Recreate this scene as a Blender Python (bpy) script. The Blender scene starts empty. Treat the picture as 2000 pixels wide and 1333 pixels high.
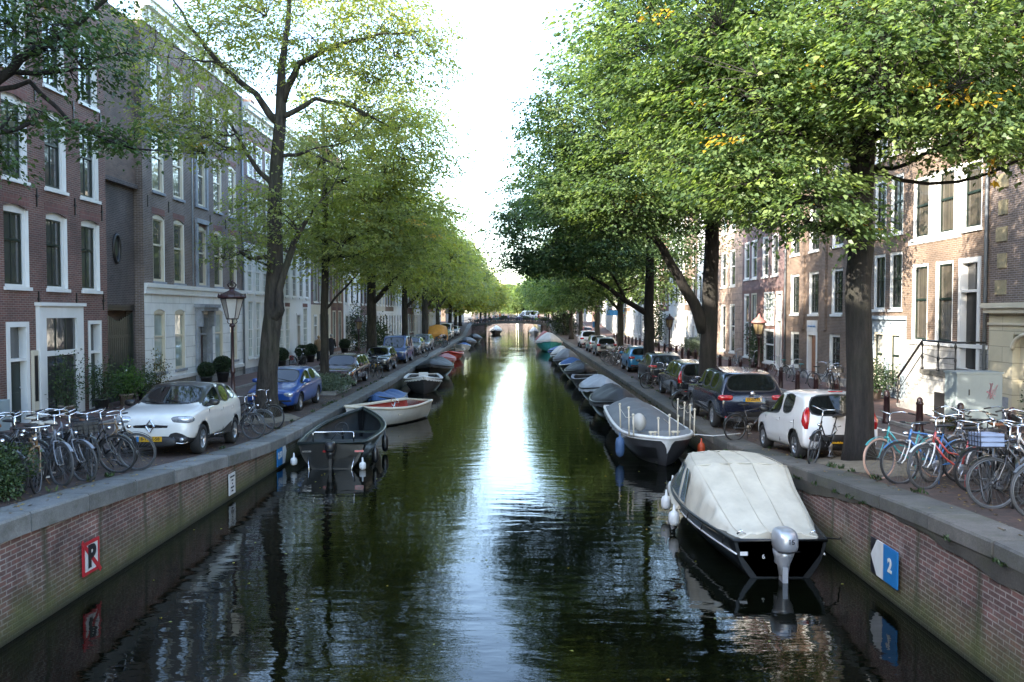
import bpy, bmesh, math, random
import numpy as np
from math import sin, cos, pi, radians, sqrt, atan2, hypot
from mathutils import Vector, Matrix
random.seed(7)
sc = bpy.context.scene
COL = sc.collection
R = random.random
def U(a, b): return a + (b - a) * random.random()

# ------------------------------------------------------------------ helpers
def nob(name, data, parent=None, loc=None, rot=None):
    o = bpy.data.objects.new(name, data); COL.objects.link(o)
    if parent is not None: o.parent = parent
    if loc is not None: o.location = loc
    if rot is not None: o.rotation_euler = rot
    return o
def tag(o, label=None, cat=None, group=None, kind=None):
    if label: o['label'] = label
    if cat: o['category'] = cat
    if group: o['group'] = group
    if kind: o['kind'] = kind
    return o
def thing(name, label, cat, loc=(0, 0, 0), rz=0, group=None):
    return tag(nob(name, None, None, loc, (0, 0, rz)), label, cat, group)
def copy_tree(o, parent=None):
    c = o.copy(); COL.objects.link(c); c.parent = parent
    for ch in [x for x in o.children]: copy_tree(ch, c)
    return c
def dup(o, loc, rz, label, group=None, scale=None, rx=None):
    c = copy_tree(o); c.location = loc; c.rotation_euler = (0 if rx is None else rx, 0, rz)
    c['label'] = label
    if group: c['group'] = group
    if scale: c.scale = (scale,) * 3 if not hasattr(scale, '__len__') else scale
    return c

class MB:
    """collects polygons, builds ONE mesh object"""
    def __init__(s): s.v = []; s.f = []; s.m = []; s.sm = []
    def add(s, vs, fs, mi=0, smooth=False):
        n = len(s.v); s.v += [tuple(v) for v in vs]
        for f in fs: s.f.append([i + n for i in f]); s.m.append(mi); s.sm.append(smooth)
        return s
    def quad(s, a, b, c, d, mi=0): return s.add([a, b, c, d], [(0, 1, 2, 3)], mi)
    def box(s, x0, x1, y0, y1, z0, z1, mi=0):
        v = [(x0,y0,z0),(x1,y0,z0),(x1,y1,z0),(x0,y1,z0),(x0,y0,z1),(x1,y0,z1),(x1,y1,z1),(x0,y1,z1)]
        return s.add(v, [(0,3,2,1),(4,5,6,7),(0,1,5,4),(1,2,6,5),(2,3,7,6),(3,0,4,7)], mi)
    def obox(s, c, ax, ay, az, mi=0):
        c, ax, ay, az = Vector(c), Vector(ax), Vector(ay), Vector(az)
        v = [c + a * ax + b * ay + d * az for d in (-1, 1) for a, b in ((-1,-1),(1,-1),(1,1),(-1,1))]
        return s.add(v, [(0,3,2,1),(4,5,6,7),(0,1,5,4),(1,2,6,5),(2,3,7,6),(3,0,4,7)], mi)
    K = 1.
    def tube(s, pts, r, n=6, mi=0, caps=True, smooth=True, closed=False):
        pts = [Vector(p) for p in pts]; k = len(pts)
        rs = [q_ * MB.K for q_ in (r if hasattr(r, '__len__') else [r] * k)]
        vs = []; prev = None
        for i, p in enumerate(pts):
            if closed: d = pts[(i + 1) % k] - pts[i - 1]
            else: d = pts[min(i + 1, k - 1)] - pts[max(i - 1, 0)]
            d = d.normalized() if d.length > 1e-9 else Vector((0, 0, 1))
            if prev is None:
                u = d.cross(Vector((0, 0, 1)) if abs(d.z) < .9 else Vector((1, 0, 0))).normalized()
            else:
                u = prev - d * prev.dot(d); u = u.normalized() if u.length > 1e-6 else d.orthogonal().normalized()
            prev = u; w = d.cross(u)
            for j in range(n):
                a = 2 * pi * j / n
                vs.append(p + (u * cos(a) + w * sin(a)) * rs[i])
        fs = []
        for i in range(k if closed else k - 1):
            i2 = (i + 1) % k
            for j in range(n):
                fs.append((i * n + j, i * n + (j + 1) % n, i2 * n + (j + 1) % n, i2 * n + j))
        if caps and not closed:
            fs.append(tuple(range(n - 1, -1, -1))); fs.append(tuple((k - 1) * n + j for j in range(n)))
        return s.add(vs, fs, mi, smooth)
    def lathe(s, prof, c=(0, 0, 0), n=16, mi=0, axis='z', smooth=True, caps=True):
        vs = []
        for r, h in prof:
            for j in range(n):
                a = 2 * pi * j / n
                if axis == 'z': vs.append((c[0] + r * cos(a), c[1] + r * sin(a), c[2] + h))
                elif axis == 'y': vs.append((c[0] + r * cos(a), c[1] + h, c[2] + r * sin(a)))
                else: vs.append((c[0] + h, c[1] + r * cos(a), c[2] + r * sin(a)))
        fs = []
        k = len(prof)
        for i in range(k - 1):
            for j in range(n): fs.append((i * n + j, i * n + (j + 1) % n, (i + 1) * n + (j + 1) % n, (i + 1) * n + j))
        if caps: fs.append(tuple(range(n - 1, -1, -1))); fs.append(tuple((k - 1) * n + j for j in range(n)))
        return s.add(vs, fs, mi, smooth)
    def grid(s, rows, mi=0, smooth=True, closed_u=False, closed_v=False):
        n = len(rows[0]); k = len(rows); vs = [p for r_ in rows for p in r_]; fs = []
        for i in range(k if closed_v else k - 1):
            i2 = (i + 1) % k
            for j in range(n if closed_u else n - 1):
                j2 = (j + 1) % n
                fs.append((i * n + j, i * n + j2, i2 * n + j2, i2 * n + j))
        return s.add(vs, fs, mi, smooth)
    def ball(s, c, r, n=10, k=6, mi=0):
        rx, ry, rz = r if hasattr(r, '__len__') else (r, r, r)
        rows = []
        for i in range(k + 1):
            t = pi * i / k
            rows.append([(c[0] + rx * sin(t) * cos(2 * pi * j / n), c[1] + ry * sin(t) * sin(2 * pi * j / n), c[2] - rz * cos(t)) for j in range(n)])
        return s.grid(rows, mi, True, closed_u=True)
    def poly(s, pts, d, mi=0):
        """flat polygon extruded by vector d"""
        n = len(pts); d = Vector(d); pts = [Vector(p) for p in pts]
        v = pts + [p + d for p in pts]
        fs = [tuple(range(n - 1, -1, -1)), tuple(range(n, 2 * n))] + [(i, (i + 1) % n, n + (i + 1) % n, n + i) for i in range(n)]
        return s.add(v, fs, mi)
    def mesh(s, name, mats):
        me = bpy.data.meshes.new(name); me.from_pydata(s.v, [], s.f)
        for m in (mats if hasattr(mats, '__len__') else [mats]): me.materials.append(m)
        me.polygons.foreach_set('material_index', s.m); me.polygons.foreach_set('use_smooth', s.sm)
        bm = bmesh.new(); bm.from_mesh(me); bmesh.ops.remove_doubles(bm, verts=bm.verts, dist=1e-5)
        bmesh.ops.recalc_face_normals(bm, faces=bm.faces); bm.to_mesh(me); bm.free()
        me.update(); return me
    def build(s, name, mats, parent=None, loc=None, rot=None):
        return nob(name, s.mesh(name, mats), parent, loc, rot)

def bake(me_or_obj, mods):
    """apply modifiers without operators -> new mesh data"""
    o = me_or_obj if isinstance(me_or_obj, bpy.types.Object) else nob('bake_tmp', me_or_obj)
    for f in mods: f(o)
    dg = bpy.context.evaluated_depsgraph_get(); dg.update()
    me = bpy.data.meshes.new_from_object(o.evaluated_get(dg), depsgraph=dg)
    bpy.data.objects.remove(o)
    return me
def subsurf(n):
    def f(o): m = o.modifiers.new('s', 'SUBSURF'); m.levels = n; m.render_levels = n
    return f
def bevel(w, n=2):
    def f(o): m = o.modifiers.new('b', 'BEVEL'); m.width = w; m.segments = n; m.limit_method = 'ANGLE'
    return f

# ------------------------------------------------------------------ materials
MATS = {}
def nt(name):
    m = bpy.data.materials.new(name); m.use_nodes = True; t = m.node_tree; t.nodes.clear()
    out = t.nodes.new('ShaderNodeOutputMaterial'); return m, t, out
def node(t, ty, **kw):
    n = t.nodes.new(ty)
    for k, v in kw.items():
        if k.startswith('i_'):
            key = k[2:].replace('_', ' ')
            key = int(key) if key.isdigit() else key
            if isinstance(v, bpy.types.NodeSocket): t.links.new(v, n.inputs[key])
            else: n.inputs[key].default_value = v
        else: setattr(n, k, v)
    return n
def c4(c): return (c[0], c[1], c[2], 1)
def ramp(t, fac, stops, interp='LINEAR'):
    n = node(t, 'ShaderNodeValToRGB', i_Fac=fac); cr = n.color_ramp; cr.interpolation = interp
    while len(cr.elements) < len(stops): cr.elements.new(.5)
    for e, (p, c) in zip(cr.elements, stops): e.position = p; e.color = c4(c)
    return n.outputs['Color']
def mixc(t, fac, a, b, mode='MIX'):
    n = node(t, 'ShaderNodeMix', data_type='RGBA', blend_type=mode)
    for i, v in ((0, fac), (6, a), (7, b)):
        if isinstance(v, bpy.types.NodeSocket): t.links.new(v, n.inputs[i])
        else: n.inputs[i].default_value = v if i == 0 else c4(v)
    return n.outputs[2]
def math_(t, op, a, b=0.0, c=None, clamp=False):
    n = t.nodes.new('ShaderNodeMath'); n.operation = op; n.use_clamp = clamp
    for i, v in enumerate((a, b) if c is None else (a, b, c)):
        if isinstance(v, bpy.types.NodeSocket): t.links.new(v, n.inputs[i])
        else: n.inputs[i].default_value = v
    return n.outputs[0]
def noise(t, vec, scale, detail=3, rough=.55, col=False):
    n = node(t, 'ShaderNodeTexNoise', i_Scale=scale, i_Detail=detail, i_Roughness=rough)
    if vec is not None: t.links.new(vec, n.inputs['Vector'])
    return n.outputs['Color' if col else 'Fac']
def mapping(t, vec, scale=(1, 1, 1), loc=(0, 0, 0)):
    n = node(t, 'ShaderNodeMapping', i_Scale=scale, i_Location=loc); t.links.new(vec, n.inputs['Vector']); return n.outputs[0]
def coords(t, kind='Object'): return node(t, 'ShaderNodeTexCoord').outputs[kind]
def bumpn(t, h, strength=.3, dist=.02):
    return node(t, 'ShaderNodeBump', i_Height=h, i_Strength=strength, i_Distance=dist).outputs[0]
def pr(t, out, **kw):
    n = node(t, 'ShaderNodeBsdfPrincipled', **kw); t.links.new(n.outputs[0], out.inputs[0]); return n
def worldpos(t): return node(t, 'ShaderNodeNewGeometry').outputs['Position']

def M(name, col, rough=.5, metal=0., var=.15, scale=3., bump=0., bscale=40., coat=0., spec=.5, dirt=0.):
    """plain material with uneven tone, optional grime and bump"""
    if name in MATS: return MATS[name]
    m, t, out = nt(name); co = coords(t)
    n1 = noise(t, co, scale, 5, .6)
    a = [max(0, c * (1 - var)) for c in col]; b = [min(1, c * (1 + var)) for c in col]
    c = ramp(t, n1, [(.3, a), (.7, b)])
    rg = math_(t, 'MULTIPLY_ADD', noise(t, co, scale * 2.7, 4), .25 * rough, rough * .87)
    if dirt:
        d = ramp(t, noise(t, mapping(t, co, (1, 1, .35)), scale * 1.7, 6, .7), [(.45, (0, 0, 0)), (.75, (1, 1, 1))])
        c = mixc(t, math_(t, 'MULTIPLY', d, dirt), c, [x * .45 for x in col])
    kw = dict(i_Base_Color=c, i_Roughness=rg, i_Metallic=metal, i_Coat_Weight=coat, i_Coat_Roughness=.06)
    p = pr(t, out, **kw); p.inputs['Specular IOR Level'].default_value = spec
    if bump: t.links.new(bumpn(t, noise(t, co, bscale, 4), bump, .01), p.inputs['Normal'])
    MATS[name] = m; return m

def facade_uv(t, sx=1.):
    s = node(t, 'ShaderNodeSeparateXYZ', i_Vector=worldpos(t))
    u = math_(t, 'ADD', s.outputs[0], s.outputs[1])
    return node(t, 'ShaderNodeCombineXYZ', i_X=u, i_Y=s.outputs[2]).outputs[0], s
def brick(name, c1, c2, mortar, bw=.22, rh=.065, ms=.009, stain=.3, plint=None, soldier=False, rough=.85):
    if name in MATS: return MATS[name]
    m, t, out = nt(name); uv, s = facade_uv(t)
    if soldier:
        bw, rh = .065, .24
    b = node(t, 'ShaderNodeTexBrick', i_Color1=c4(c1), i_Color2=c4(c2), i_Mortar=c4(mortar), i_Scale=1., i_Mortar_Size=ms, i_Mortar_Smooth=.3, i_Bias=0., i_Brick_Width=bw, i_Row_Height=rh)
    t.links.new(uv, b.inputs['Vector'])
    n1 = ramp(t, noise(t, worldpos(t), .55, 6, .65), [(.35, (.62,) * 3), (.65, (1.12,) * 3)])
    c = mixc(t, 1., b.outputs['Color'], n1, 'MULTIPLY')
    n2 = ramp(t, noise(t, mapping(t, worldpos(t), (6, 6, 14)), 1., 2), [(.3, (.75,) * 3), (.7, (1.2,) * 3)])
    c = mixc(t, stain, c, mixc(t, 1., c, n2, 'MULTIPLY'))
    st = ramp(t, noise(t, mapping(t, worldpos(t), (2.2, 2.2, .25)), 1., 5, .7), [(.52, (0,) * 3), (.72, (1,) * 3)])
    c = mixc(t, math_(t, 'MULTIPLY', st, stain * .8), c, (.05, .045, .04))
    p = pr(t, out, i_Base_Color=c, i_Roughness=rough)
    h = math_(t, 'ADD', math_(t, 'MULTIPLY', b.outputs['Fac'], -1.), math_(t, 'MULTIPLY', noise(t, worldpos(t), 60, 3), .5))
    t.links.new(bumpn(t, h, .5, .006), p.inputs['Normal'])
    MATS[name] = m; return m

def quay_mat():
    m, t, out = nt('quay_brick'); uv, s = facade_uv(t); wp = worldpos(t); z = s.outputs[2]
    b = node(t, 'ShaderNodeTexBrick', i_Color1=c4((.20, .098, .082)), i_Color2=c4((.12, .07, .062)), i_Mortar=c4((.30, .26, .23)), i_Scale=1., i_Mortar_Size=.010, i_Mortar_Smooth=.4, i_Bias=.1, i_Brick_Width=.22, i_Row_Height=.068)
    t.links.new(uv, b.inputs['Vector'])
    c = mixc(t, 1., b.outputs['Color'], ramp(t, noise(t, wp, 1.3, 6, .7), [(.33, (.45,) * 3), (.68, (1.3,) * 3)]), 'MULTIPLY')
    # lime bloom
    c = mixc(t, math_(t, 'MULTIPLY', ramp(t, noise(t, mapping(t, wp, (3, 3, 1.4)), 1., 7, .75), [(.55, (0,) * 3), (.75, (1,) * 3)]), .6), c, (.36, .33, .31))
    # damp dark vertical runs at regular joints of the coping
    u = math_(t, 'ADD', s.outputs[1], math_(t, 'MULTIPLY', noise(t, wp, 1.2, 3), .25))
    fr = math_(t, 'ABSOLUTE', math_(t, 'SUBTRACT', math_(t, 'FRACT', math_(t, 'DIVIDE', u, 1.5)), .5))
    run = math_(t, 'MULTIPLY', math_(t, 'SUBTRACT', 1., math_(t, 'DIVIDE', fr, .07), clamp=True), .85)
    c = mixc(t, run, c, (.035, .04, .02))
    # algae towards the water
    zz = math_(t, 'ADD', z, math_(t, 'MULTIPLY', noise(t, mapping(t, wp, (3, 3, 1)), 1., 6, .7), -1.1))
    alg = ramp(t, math_(t, 'MULTIPLY_ADD', zz, 1.1, .5), [(.0, (1,) * 3), (.75, (0,) * 3)])
    c = mixc(t, math_(t, 'MULTIPLY', alg, .9), c, mixc(t, noise(t, wp, 4, 4), (.035, .04, .015), (.11, .12, .03)))
    wet = ramp(t, z, [(.0, (1,) * 3), (.16, (0,) * 3)])
    c = mixc(t, math_(t, 'MULTIPLY', wet, .85), c, (.012, .012, .008))
    p = pr(t, out, i_Base_Color=c, i_Roughness=.8)
    h = math_(t, 'ADD', math_(t, 'MULTIPLY', b.outputs['Fac'], -1.), noise(t, wp, 30, 4))
    t.links.new(bumpn(t, h, .6, .01), p.inputs['Normal'])
    return m
def stone(name, col, moss=.35, joints=0., rough=.8):
    if name in MATS: return MATS[name]
    m, t, out = nt(name); wp = worldpos(t)
    c = ramp(t, noise(t, wp, 2.2, 7, .7), [(.3, [x * .62 for x in col]), (.7, [x * 1.2 for x in col])])
    c = mixc(t, .35, c, mixc(t, 1., c, ramp(t, noise(t, wp, 45, 3, .7), [(.35, (.5,) * 3), (.65, (1.4,) * 3)]), 'MULTIPLY'))
    if moss:
        c = mixc(t, math_(t, 'MULTIPLY', ramp(t, noise(t, mapping(t, wp, (1, 1, 2.5), (3, 1, 0)), 1.7, 8, .75), [(.5, (0,) * 3), (.72, (1,) * 3)]), moss), c, (.06, .065, .03))
    if joints:
        uv, s = facade_uv(t)
        b = node(t, 'ShaderNodeTexBrick', i_Color1=c4((1, 1, 1)), i_Color2=c4((.86, .86, .86)), i_Mortar=c4((.35, .35, .35)), i_Scale=1., i_Mortar_Size=.012, i_Brick_Width=joints, i_Row_Height=.42)
        t.links.new(uv, b.inputs['Vector']); c = mixc(t, .8, c, mixc(t, 1., c, b.outputs[0], 'MULTIPLY'))
    p = pr(t, out, i_Base_Color=c, i_Roughness=rough)
    t.links.new(bumpn(t, noise(t, wp, 35, 5, .7), .35, .01), p.inputs['Normal'])
    MATS[name] = m; return m
def paving(name, c1, c2, mortar, bw=.2, rh=.1, dirt=(.03, .026, .02), herring=False, litter=.0):
    m, t, out = nt(name); wp = worldpos(t)
    b = node(t, 'ShaderNodeTexBrick', i_Color1=c4(c1), i_Color2=c4(c2), i_Mortar=c4(mortar), i_Scale=1., i_Mortar_Size=.007, i_Brick_Width=bw, i_Row_Height=rh)
    b.offset = .5; t.links.new(mapping(t, wp, (1, 1, 1)), b.inputs['Vector'])
    c = mixc(t, 1., b.outputs[0], ramp(t, noise(t, wp, .7, 7, .7), [(.3, (.6,) * 3), (.7, (1.25,) * 3)]), 'MULTIPLY')
    c = mixc(t, math_(t, 'MULTIPLY', ramp(t, noise(t, wp, 2.3, 8, .75), [(.5, (0,) * 3), (.7, (1,) * 3)]), .6), c, dirt)
    if litter:
        vo = node(t, 'ShaderNodeTexVoronoi', i_Scale=9., i_Randomness=1.); t.links.new(wp, vo.inputs['Vector'])
        sp = math_(t, 'MULTIPLY', math_(t, 'LESS_THAN', vo.outputs['Distance'], .22), math_(t, 'GREATER_THAN', noise(t, wp, 1.9, 3), .55))
        c = mixc(t, math_(t, 'MULTIPLY', sp, litter), c, (.22, .15, .04))
    p = pr(t, out, i_Base_Color=c, i_Roughness=.78)
    h = math_(t, 'ADD', math_(t, 'MULTIPLY', b.outputs['Fac'], -.7), noise(t, wp, 25, 4))
    t.links.new(bumpn(t, h, .4, .008), p.inputs['Normal']); return m
def glass(name, base, stripes=0., rough=.03, tint=None):
    """window glass seen from the street: dark room or curtain behind a mirror-like face"""
    if name in MATS: return MATS[name]
    m, t, out = nt(name); wp = worldpos(t)
    c = ramp(t, noise(t, wp, .9, 4), [(.3, [x * .5 for x in base]), (.7, [min(1, x * 1.3) for x in base])])
    if stripes:
        uv, s = facade_uv(t)
        w = noise(t, mapping(t, uv, (14, .3, 1)), 1., 3)
        c = mixc(t, stripes, c, mixc(t, 1., c, ramp(t, w, [(.35, (.3,) * 3), (.65, (1.4,) * 3)]), 'MULTIPLY'))
    p = pr(t, out, i_Base_Color=c, i_Roughness=.6, i_Coat_Weight=1., i_Coat_Roughness=rough, i_Coat_IOR=2.0)
    t.links.new(bumpn(t, noise(t, wp, 1.6, 2), .08, .05), p.inputs['Coat Normal'])
    MATS[name] = m; return m
def bark(name, col):
    m, t, out = nt(name); co = coords(t)
    n = noise(t, mapping(t, co, (9, 9, 1.6)), 1., 7, .7)
    c = ramp(t, n, [(.36, [x * .2 for x in col]), (.62, [x * 2.1 for x in col])])
    c = mixc(t, math_(t, 'MULTIPLY', ramp(t, noise(t, co, 1.1, 5), [(.45, (0,) * 3), (.65, (1,) * 3)]), .35), c, [col[0] * 1.3, col[1] * 1.9, col[2] * .9])
    p = pr(t, out, i_Base_Color=c, i_Roughness=.9)
    t.links.new(bumpn(t, n, .9, .05), p.inputs['Normal']); return m
def leafmat(name, stops, transl=.4, tcol=(1.5, 1.55, .6)):
    m, t, out = nt(name)
    a = node(t, 'ShaderNodeAttribute', attribute_name='tint', attribute_type='GEOMETRY').outputs['Fac']
    c = ramp(t, a, stops)
    p = node(t, 'ShaderNodeBsdfPrincipled', i_Base_Color=c, i_Roughness=.48); p.inputs['Specular IOR Level'].default_value = .45
    tr = node(t, 'ShaderNodeBsdfTranslucent', i_Color=mixc(t, 1., c, tcol, 'MULTIPLY'))
    mx = node(t, 'ShaderNodeMixShader', i_Fac=transl)
    t.links.new(p.outputs[0], mx.inputs[1]); t.links.new(tr.outputs[0], mx.inputs[2]); t.links.new(mx.outputs[0], out.inputs[0])
    return m
def watermat():
    m, t, out = nt('canal_water'); wp = worldpos(t)
    n1 = noise(t, mapping(t, wp, (1., 2.4, 1)), 1.15, 1.5, .45)
    n2 = noise(t, mapping(t, wp, (1.6, 4.5, 1), (7, 3, 0)), 3.4, 1.5, .5)
    n3 = noise(t, mapping(t, wp, (.35, .5, 1)), 1., 2)
    gate = ramp(t, noise(t, wp, .16, 3), [(.35, (.45,) * 3), (.65, (1.,) * 3)])
    h = math_(t, 'ADD', math_(t, 'MULTIPLY', n1, 1.0), math_(t, 'MULTIPLY', n2, .15))
    h = math_(t, 'MULTIPLY', h, gate)
    h = math_(t, 'ADD', h, math_(t, 'MULTIPLY', n3, .35))
    p = pr(t, out, i_Base_Color=c4((.002, .0025, .0012)), i_Roughness=.0, i_IOR=1.36)
    p.inputs['Specular IOR Level'].default_value = .5
    t.links.new(bumpn(t, h, 1., .012), p.inputs['Normal']); return m

m_water = watermat(); m_quay = quay_mat()
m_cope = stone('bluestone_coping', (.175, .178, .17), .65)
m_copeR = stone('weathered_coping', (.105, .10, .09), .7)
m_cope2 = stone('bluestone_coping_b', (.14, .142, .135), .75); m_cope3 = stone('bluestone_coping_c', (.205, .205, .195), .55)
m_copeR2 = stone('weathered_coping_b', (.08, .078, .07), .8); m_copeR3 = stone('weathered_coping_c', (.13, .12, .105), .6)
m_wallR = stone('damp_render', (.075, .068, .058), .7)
m_strip = paving('clinker_parking', (.085, .05, .04), (.055, .038, .032), (.035, .03, .025), litter=.9)
m_road = paving('clinker_road', (.12, .085, .075), (.09, .065, .06), (.05, .045, .04))
m_walk = paving('clinker_pavement', (.15, .075, .06), (.10, .06, .055), (.06, .05, .045))
m_kerb = stone('kerb_stone', (.24, .235, .225), .2)
m_white = M('white_paint', (.68, .68, .66), .4, var=.08, scale=.6, dirt=.25)
m_cream = M('cream_paint', (.60, .54, .42), .45, var=.1, scale=.6, dirt=.3)
m_dkgreen = M('dark_green_paint', (.012, .022, .018), .3, var=.2)
m_black = M('black_iron', (.012, .012, .013), .35, var=.3)
m_zinc = M('zinc', (.20, .22, .24), .45, .3, dirt=.3)
m_brown = M('amsterdam_maroon', (.028, .011, .012), .35, var=.25, dirt=.3)
m_soil = M('soil', (.06, .045, .03), .95, var=.4, scale=9, bump=.6)
m_dirtsand = M('sandy_soil', (.17, .145, .105), .95, var=.3, scale=4, bump=.5, dirt=.4)
g_dark = glass('pane_dark', (.02, .022, .024))
g_room = glass('pane_room', (.07, .06, .045), .7)
g_curt = glass('pane_curtain', (.42, .42, .38), .5)
g_blind = glass('pane_blind', (.33, .40, .36), .3)
m_chrome = M('chrome', (.7, .7, .72), .15, 1., var=.05)
m_rubber = M('rubber', (.018, .018, .018), .8, var=.3, dirt=.2)
m_alloy = M('alloy', (.45, .46, .48), .3, .9, var=.1)
m_bark = bark('elm_bark', (.028, .023, .018))
m_barkD = bark('elm_bark_dark', (.0095, .008, .007))  # near right trunk's crown shadow is put into this darker bark colour
LG = [(0, (.042, .078, .036)), (.35, (.095, .15, .058)), (.7, (.165, .225, .078)), (.93, (.20, .25, .07)), (.955, (.38, .24, .025)), (1, (.46, .27, .03))]
LY = [(0, (.11, .145, .065)), (.35, (.21, .25, .095)), (.7, (.33, .35, .13)), (.88, (.30, .28, .04)), (1, (.44, .28, .05))]
LD = [(0, (.026, .052, .026)), (.5, (.055, .10, .04)), (.97, (.09, .145, .045)), (1, (.45, .30, .02))]
l_green = leafmat('elm_leaf_green', LG, .45, (1.5, 1.6, .75)); l_yellow = leafmat('elm_leaf_yellowing', LY, .55, (1.8, 1.75, .7)); l_dark = leafmat('elm_leaf_dark', LD, .35)
l_shrub = leafmat('shrub_leaf', [(0, (.018, .035, .014)), (1, (.05, .085, .025))], .2)
l_ball = leafmat('box_leaf', [(0, (.010, .022, .010)), (1, (.03, .055, .018))], .15)
l_lav = leafmat('grey_leaf', [(0, (.06, .09, .06)), (1, (.13, .17, .12))], .2)

# ------------------------------------------------------------------ camera (36 mm frame, 28.8 mm lens on top of the bridge)
EYE = 4.2
cd = bpy.data.cameras.new('camera'); cam = nob('camera', cd, None, (0, 0, EYE), (radians(90 - 1.95), 0, radians(.465)))
cd.sensor_width = 36; cd.lens = 28.8; cd.clip_end = 2500; cd.clip_start = .1; sc.camera = cam

# ------------------------------------------------------------------ light
SUN_AZ, SUN_EL = (-.80, -.60), radians(23)
h = hypot(*SUN_AZ); sdir = Vector((SUN_AZ[0] / h * cos(SUN_EL), SUN_AZ[1] / h * cos(SUN_EL), sin(SUN_EL)))
sl = bpy.data.lights.new('sun', 'SUN'); sl.energy = 2.7; sl.angle = radians(.5); sl.color = (1., .90, .76)
nob('sun', sl, None, (-30, -30, 60), sdir.to_track_quat('Z', 'Y').to_euler())
w = bpy.data.worlds.new('World'); sc.world = w; w.use_nodes = True; t = w.node_tree
sk = t.nodes.new('ShaderNodeTexSky'); sk.sky_type = 'NISHITA'; sk.sun_disc = False
sk.sun_elevation = SUN_EL; sk.sun_rotation = atan2(sdir.x, sdir.y)
sk.air_density = 1.; sk.dust_density = 1.1; sk.ozone_density = 1.; sk.altitude = 0
t.links.new(sk.outputs[0], t.nodes['Background'].inputs[0]); t.nodes['Background'].inputs[1].default_value = .15
sc.view_settings.view_transform = 'Standard'; sc.view_settings.look = 'None'; sc.view_settings.exposure = 3.12; sc.view_settings.gamma = 1
sc.render.engine = 'CYCLES'; sc.cycles.use_denoising = True
sc.cycles.max_bounces = 8; sc.cycles.diffuse_bounces = 6; sc.cycles.glossy_bounces = 3; sc.cycles.transmission_bounces = 4; sc.cycles.transparent_max_bounces = 6
sc.cycles.caustics_reflective = False; sc.cycles.caustics_refractive = False; sc.cycles.sample_clamp_indirect = 6

# ------------------------------------------------------------------ place layout
WL, WR = 6.5, 5.42            # canal walls left / right of the axis
FL, FR = 14.3, 14.2           # house fronts
def sst(a, b, x):
    t_ = min(1, max(0, (x - a) / (b - a))); return t_ * t_ * (3 - 2 * t_)
def zq(Y): return .78 + .85 * sst(24, 8, Y) + .4 * sst(8, -4, Y) + 1.6 * sst(118, 150, Y) - 1.5 * sst(158, 185, Y)
def gz(X, Y):
    a = abs(X); return zq(Y) + .03 * sst(6, 9, a) + .12 * sst(9, 14, a)
# ------------------------------------------------------------------ ground, water, quays
def WLf(Y): return WL + .018 * max(0, Y - 40)
ORD = ['first', 'second', 'third', 'fourth', 'fifth', 'sixth', 'seventh', 'eighth', 'ninth', 'tenth', 'eleventh', 'twelfth', 'thirteenth', 'fourteenth', 'fifteenth', 'sixteenth', 'seventeenth', 'eighteenth', 'nineteenth', 'twentieth', 'twenty-first', 'twenty-second', 'twenty-third', 'twenty-fourth', 'twenty-fifth', 'twenty-sixth', 'twenty-seventh', 'twenty-eighth', 'twenty-ninth', 'thirtieth']
def fr_(a, b, s):
    out = []; y = a
    while y < b - 1e-6: out.append(y); y += s
    return out + [b]
YS = fr_(-14, 30, 1.) + fr_(34, 300, 4.)
def strip(name, f0, f1, dz0, dz1, m, nx=3):
    b = MB(); rows = []
    for Y in YS:
        a, c = f0(Y), f1(Y); rows.append([(a + (c - a) * i / nx, Y, gz(a + (c - a) * i / nx, Y) + dz0 + (dz1 - dz0) * i / nx) for i in range(nx + 1)])
    b.grid(rows); o = b.build(name, m); tag(o, kind='structure'); return o
b = MB(); b.quad((-700, -200, -1.5), (700, -200, -1.5), (700, 900, -1.5), (-700, 900, -1.5)); tag(b.build('ground', m_soil), kind='structure')
b = MB(); b.quad((-12, -40, 0), (8, -40, 0), (8, 320, 0), (-12, 320, 0)); tag(b.build('water', m_water), kind='structure')
strip('parking_strip', lambda Y: -(WLf(Y) + .55), lambda Y: -(WLf(Y) + 2.9), 0, 0, m_strip)
strip('road', lambda Y: -(WLf(Y) + 2.9), lambda Y: -12.3, 0, 0, m_road)
strip('pavement', lambda Y: -12.3, lambda Y: -14.6, .07, .07, m_walk)
strip('parking_strip', lambda Y: WR + .55, lambda Y: 8.5, 0, 0, m_strip)
strip('road', lambda Y: 8.5, lambda Y: 11.3, 0, 0, m_road)
strip('pavement', lambda Y: 11.3, lambda Y: 14.6, .07, .07, m_walk)
for f in (lambda Y: -12.3, lambda Y: 11.3, lambda Y: 8.5):
    b = MB(); prof = []
    for Y in YS:
        x = f(Y); z = gz(x, Y); w_ = .07; hi = .085 if abs(x) > 9 else .02
        prof.append([(x - w_, Y, z - .1), (x - w_, Y, z + hi), (x + w_, Y, z + hi), (x + w_, Y, z - .1)])
    b.grid(prof, smooth=False); tag(b.build('kerb', m_kerb), kind='structure')
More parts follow.
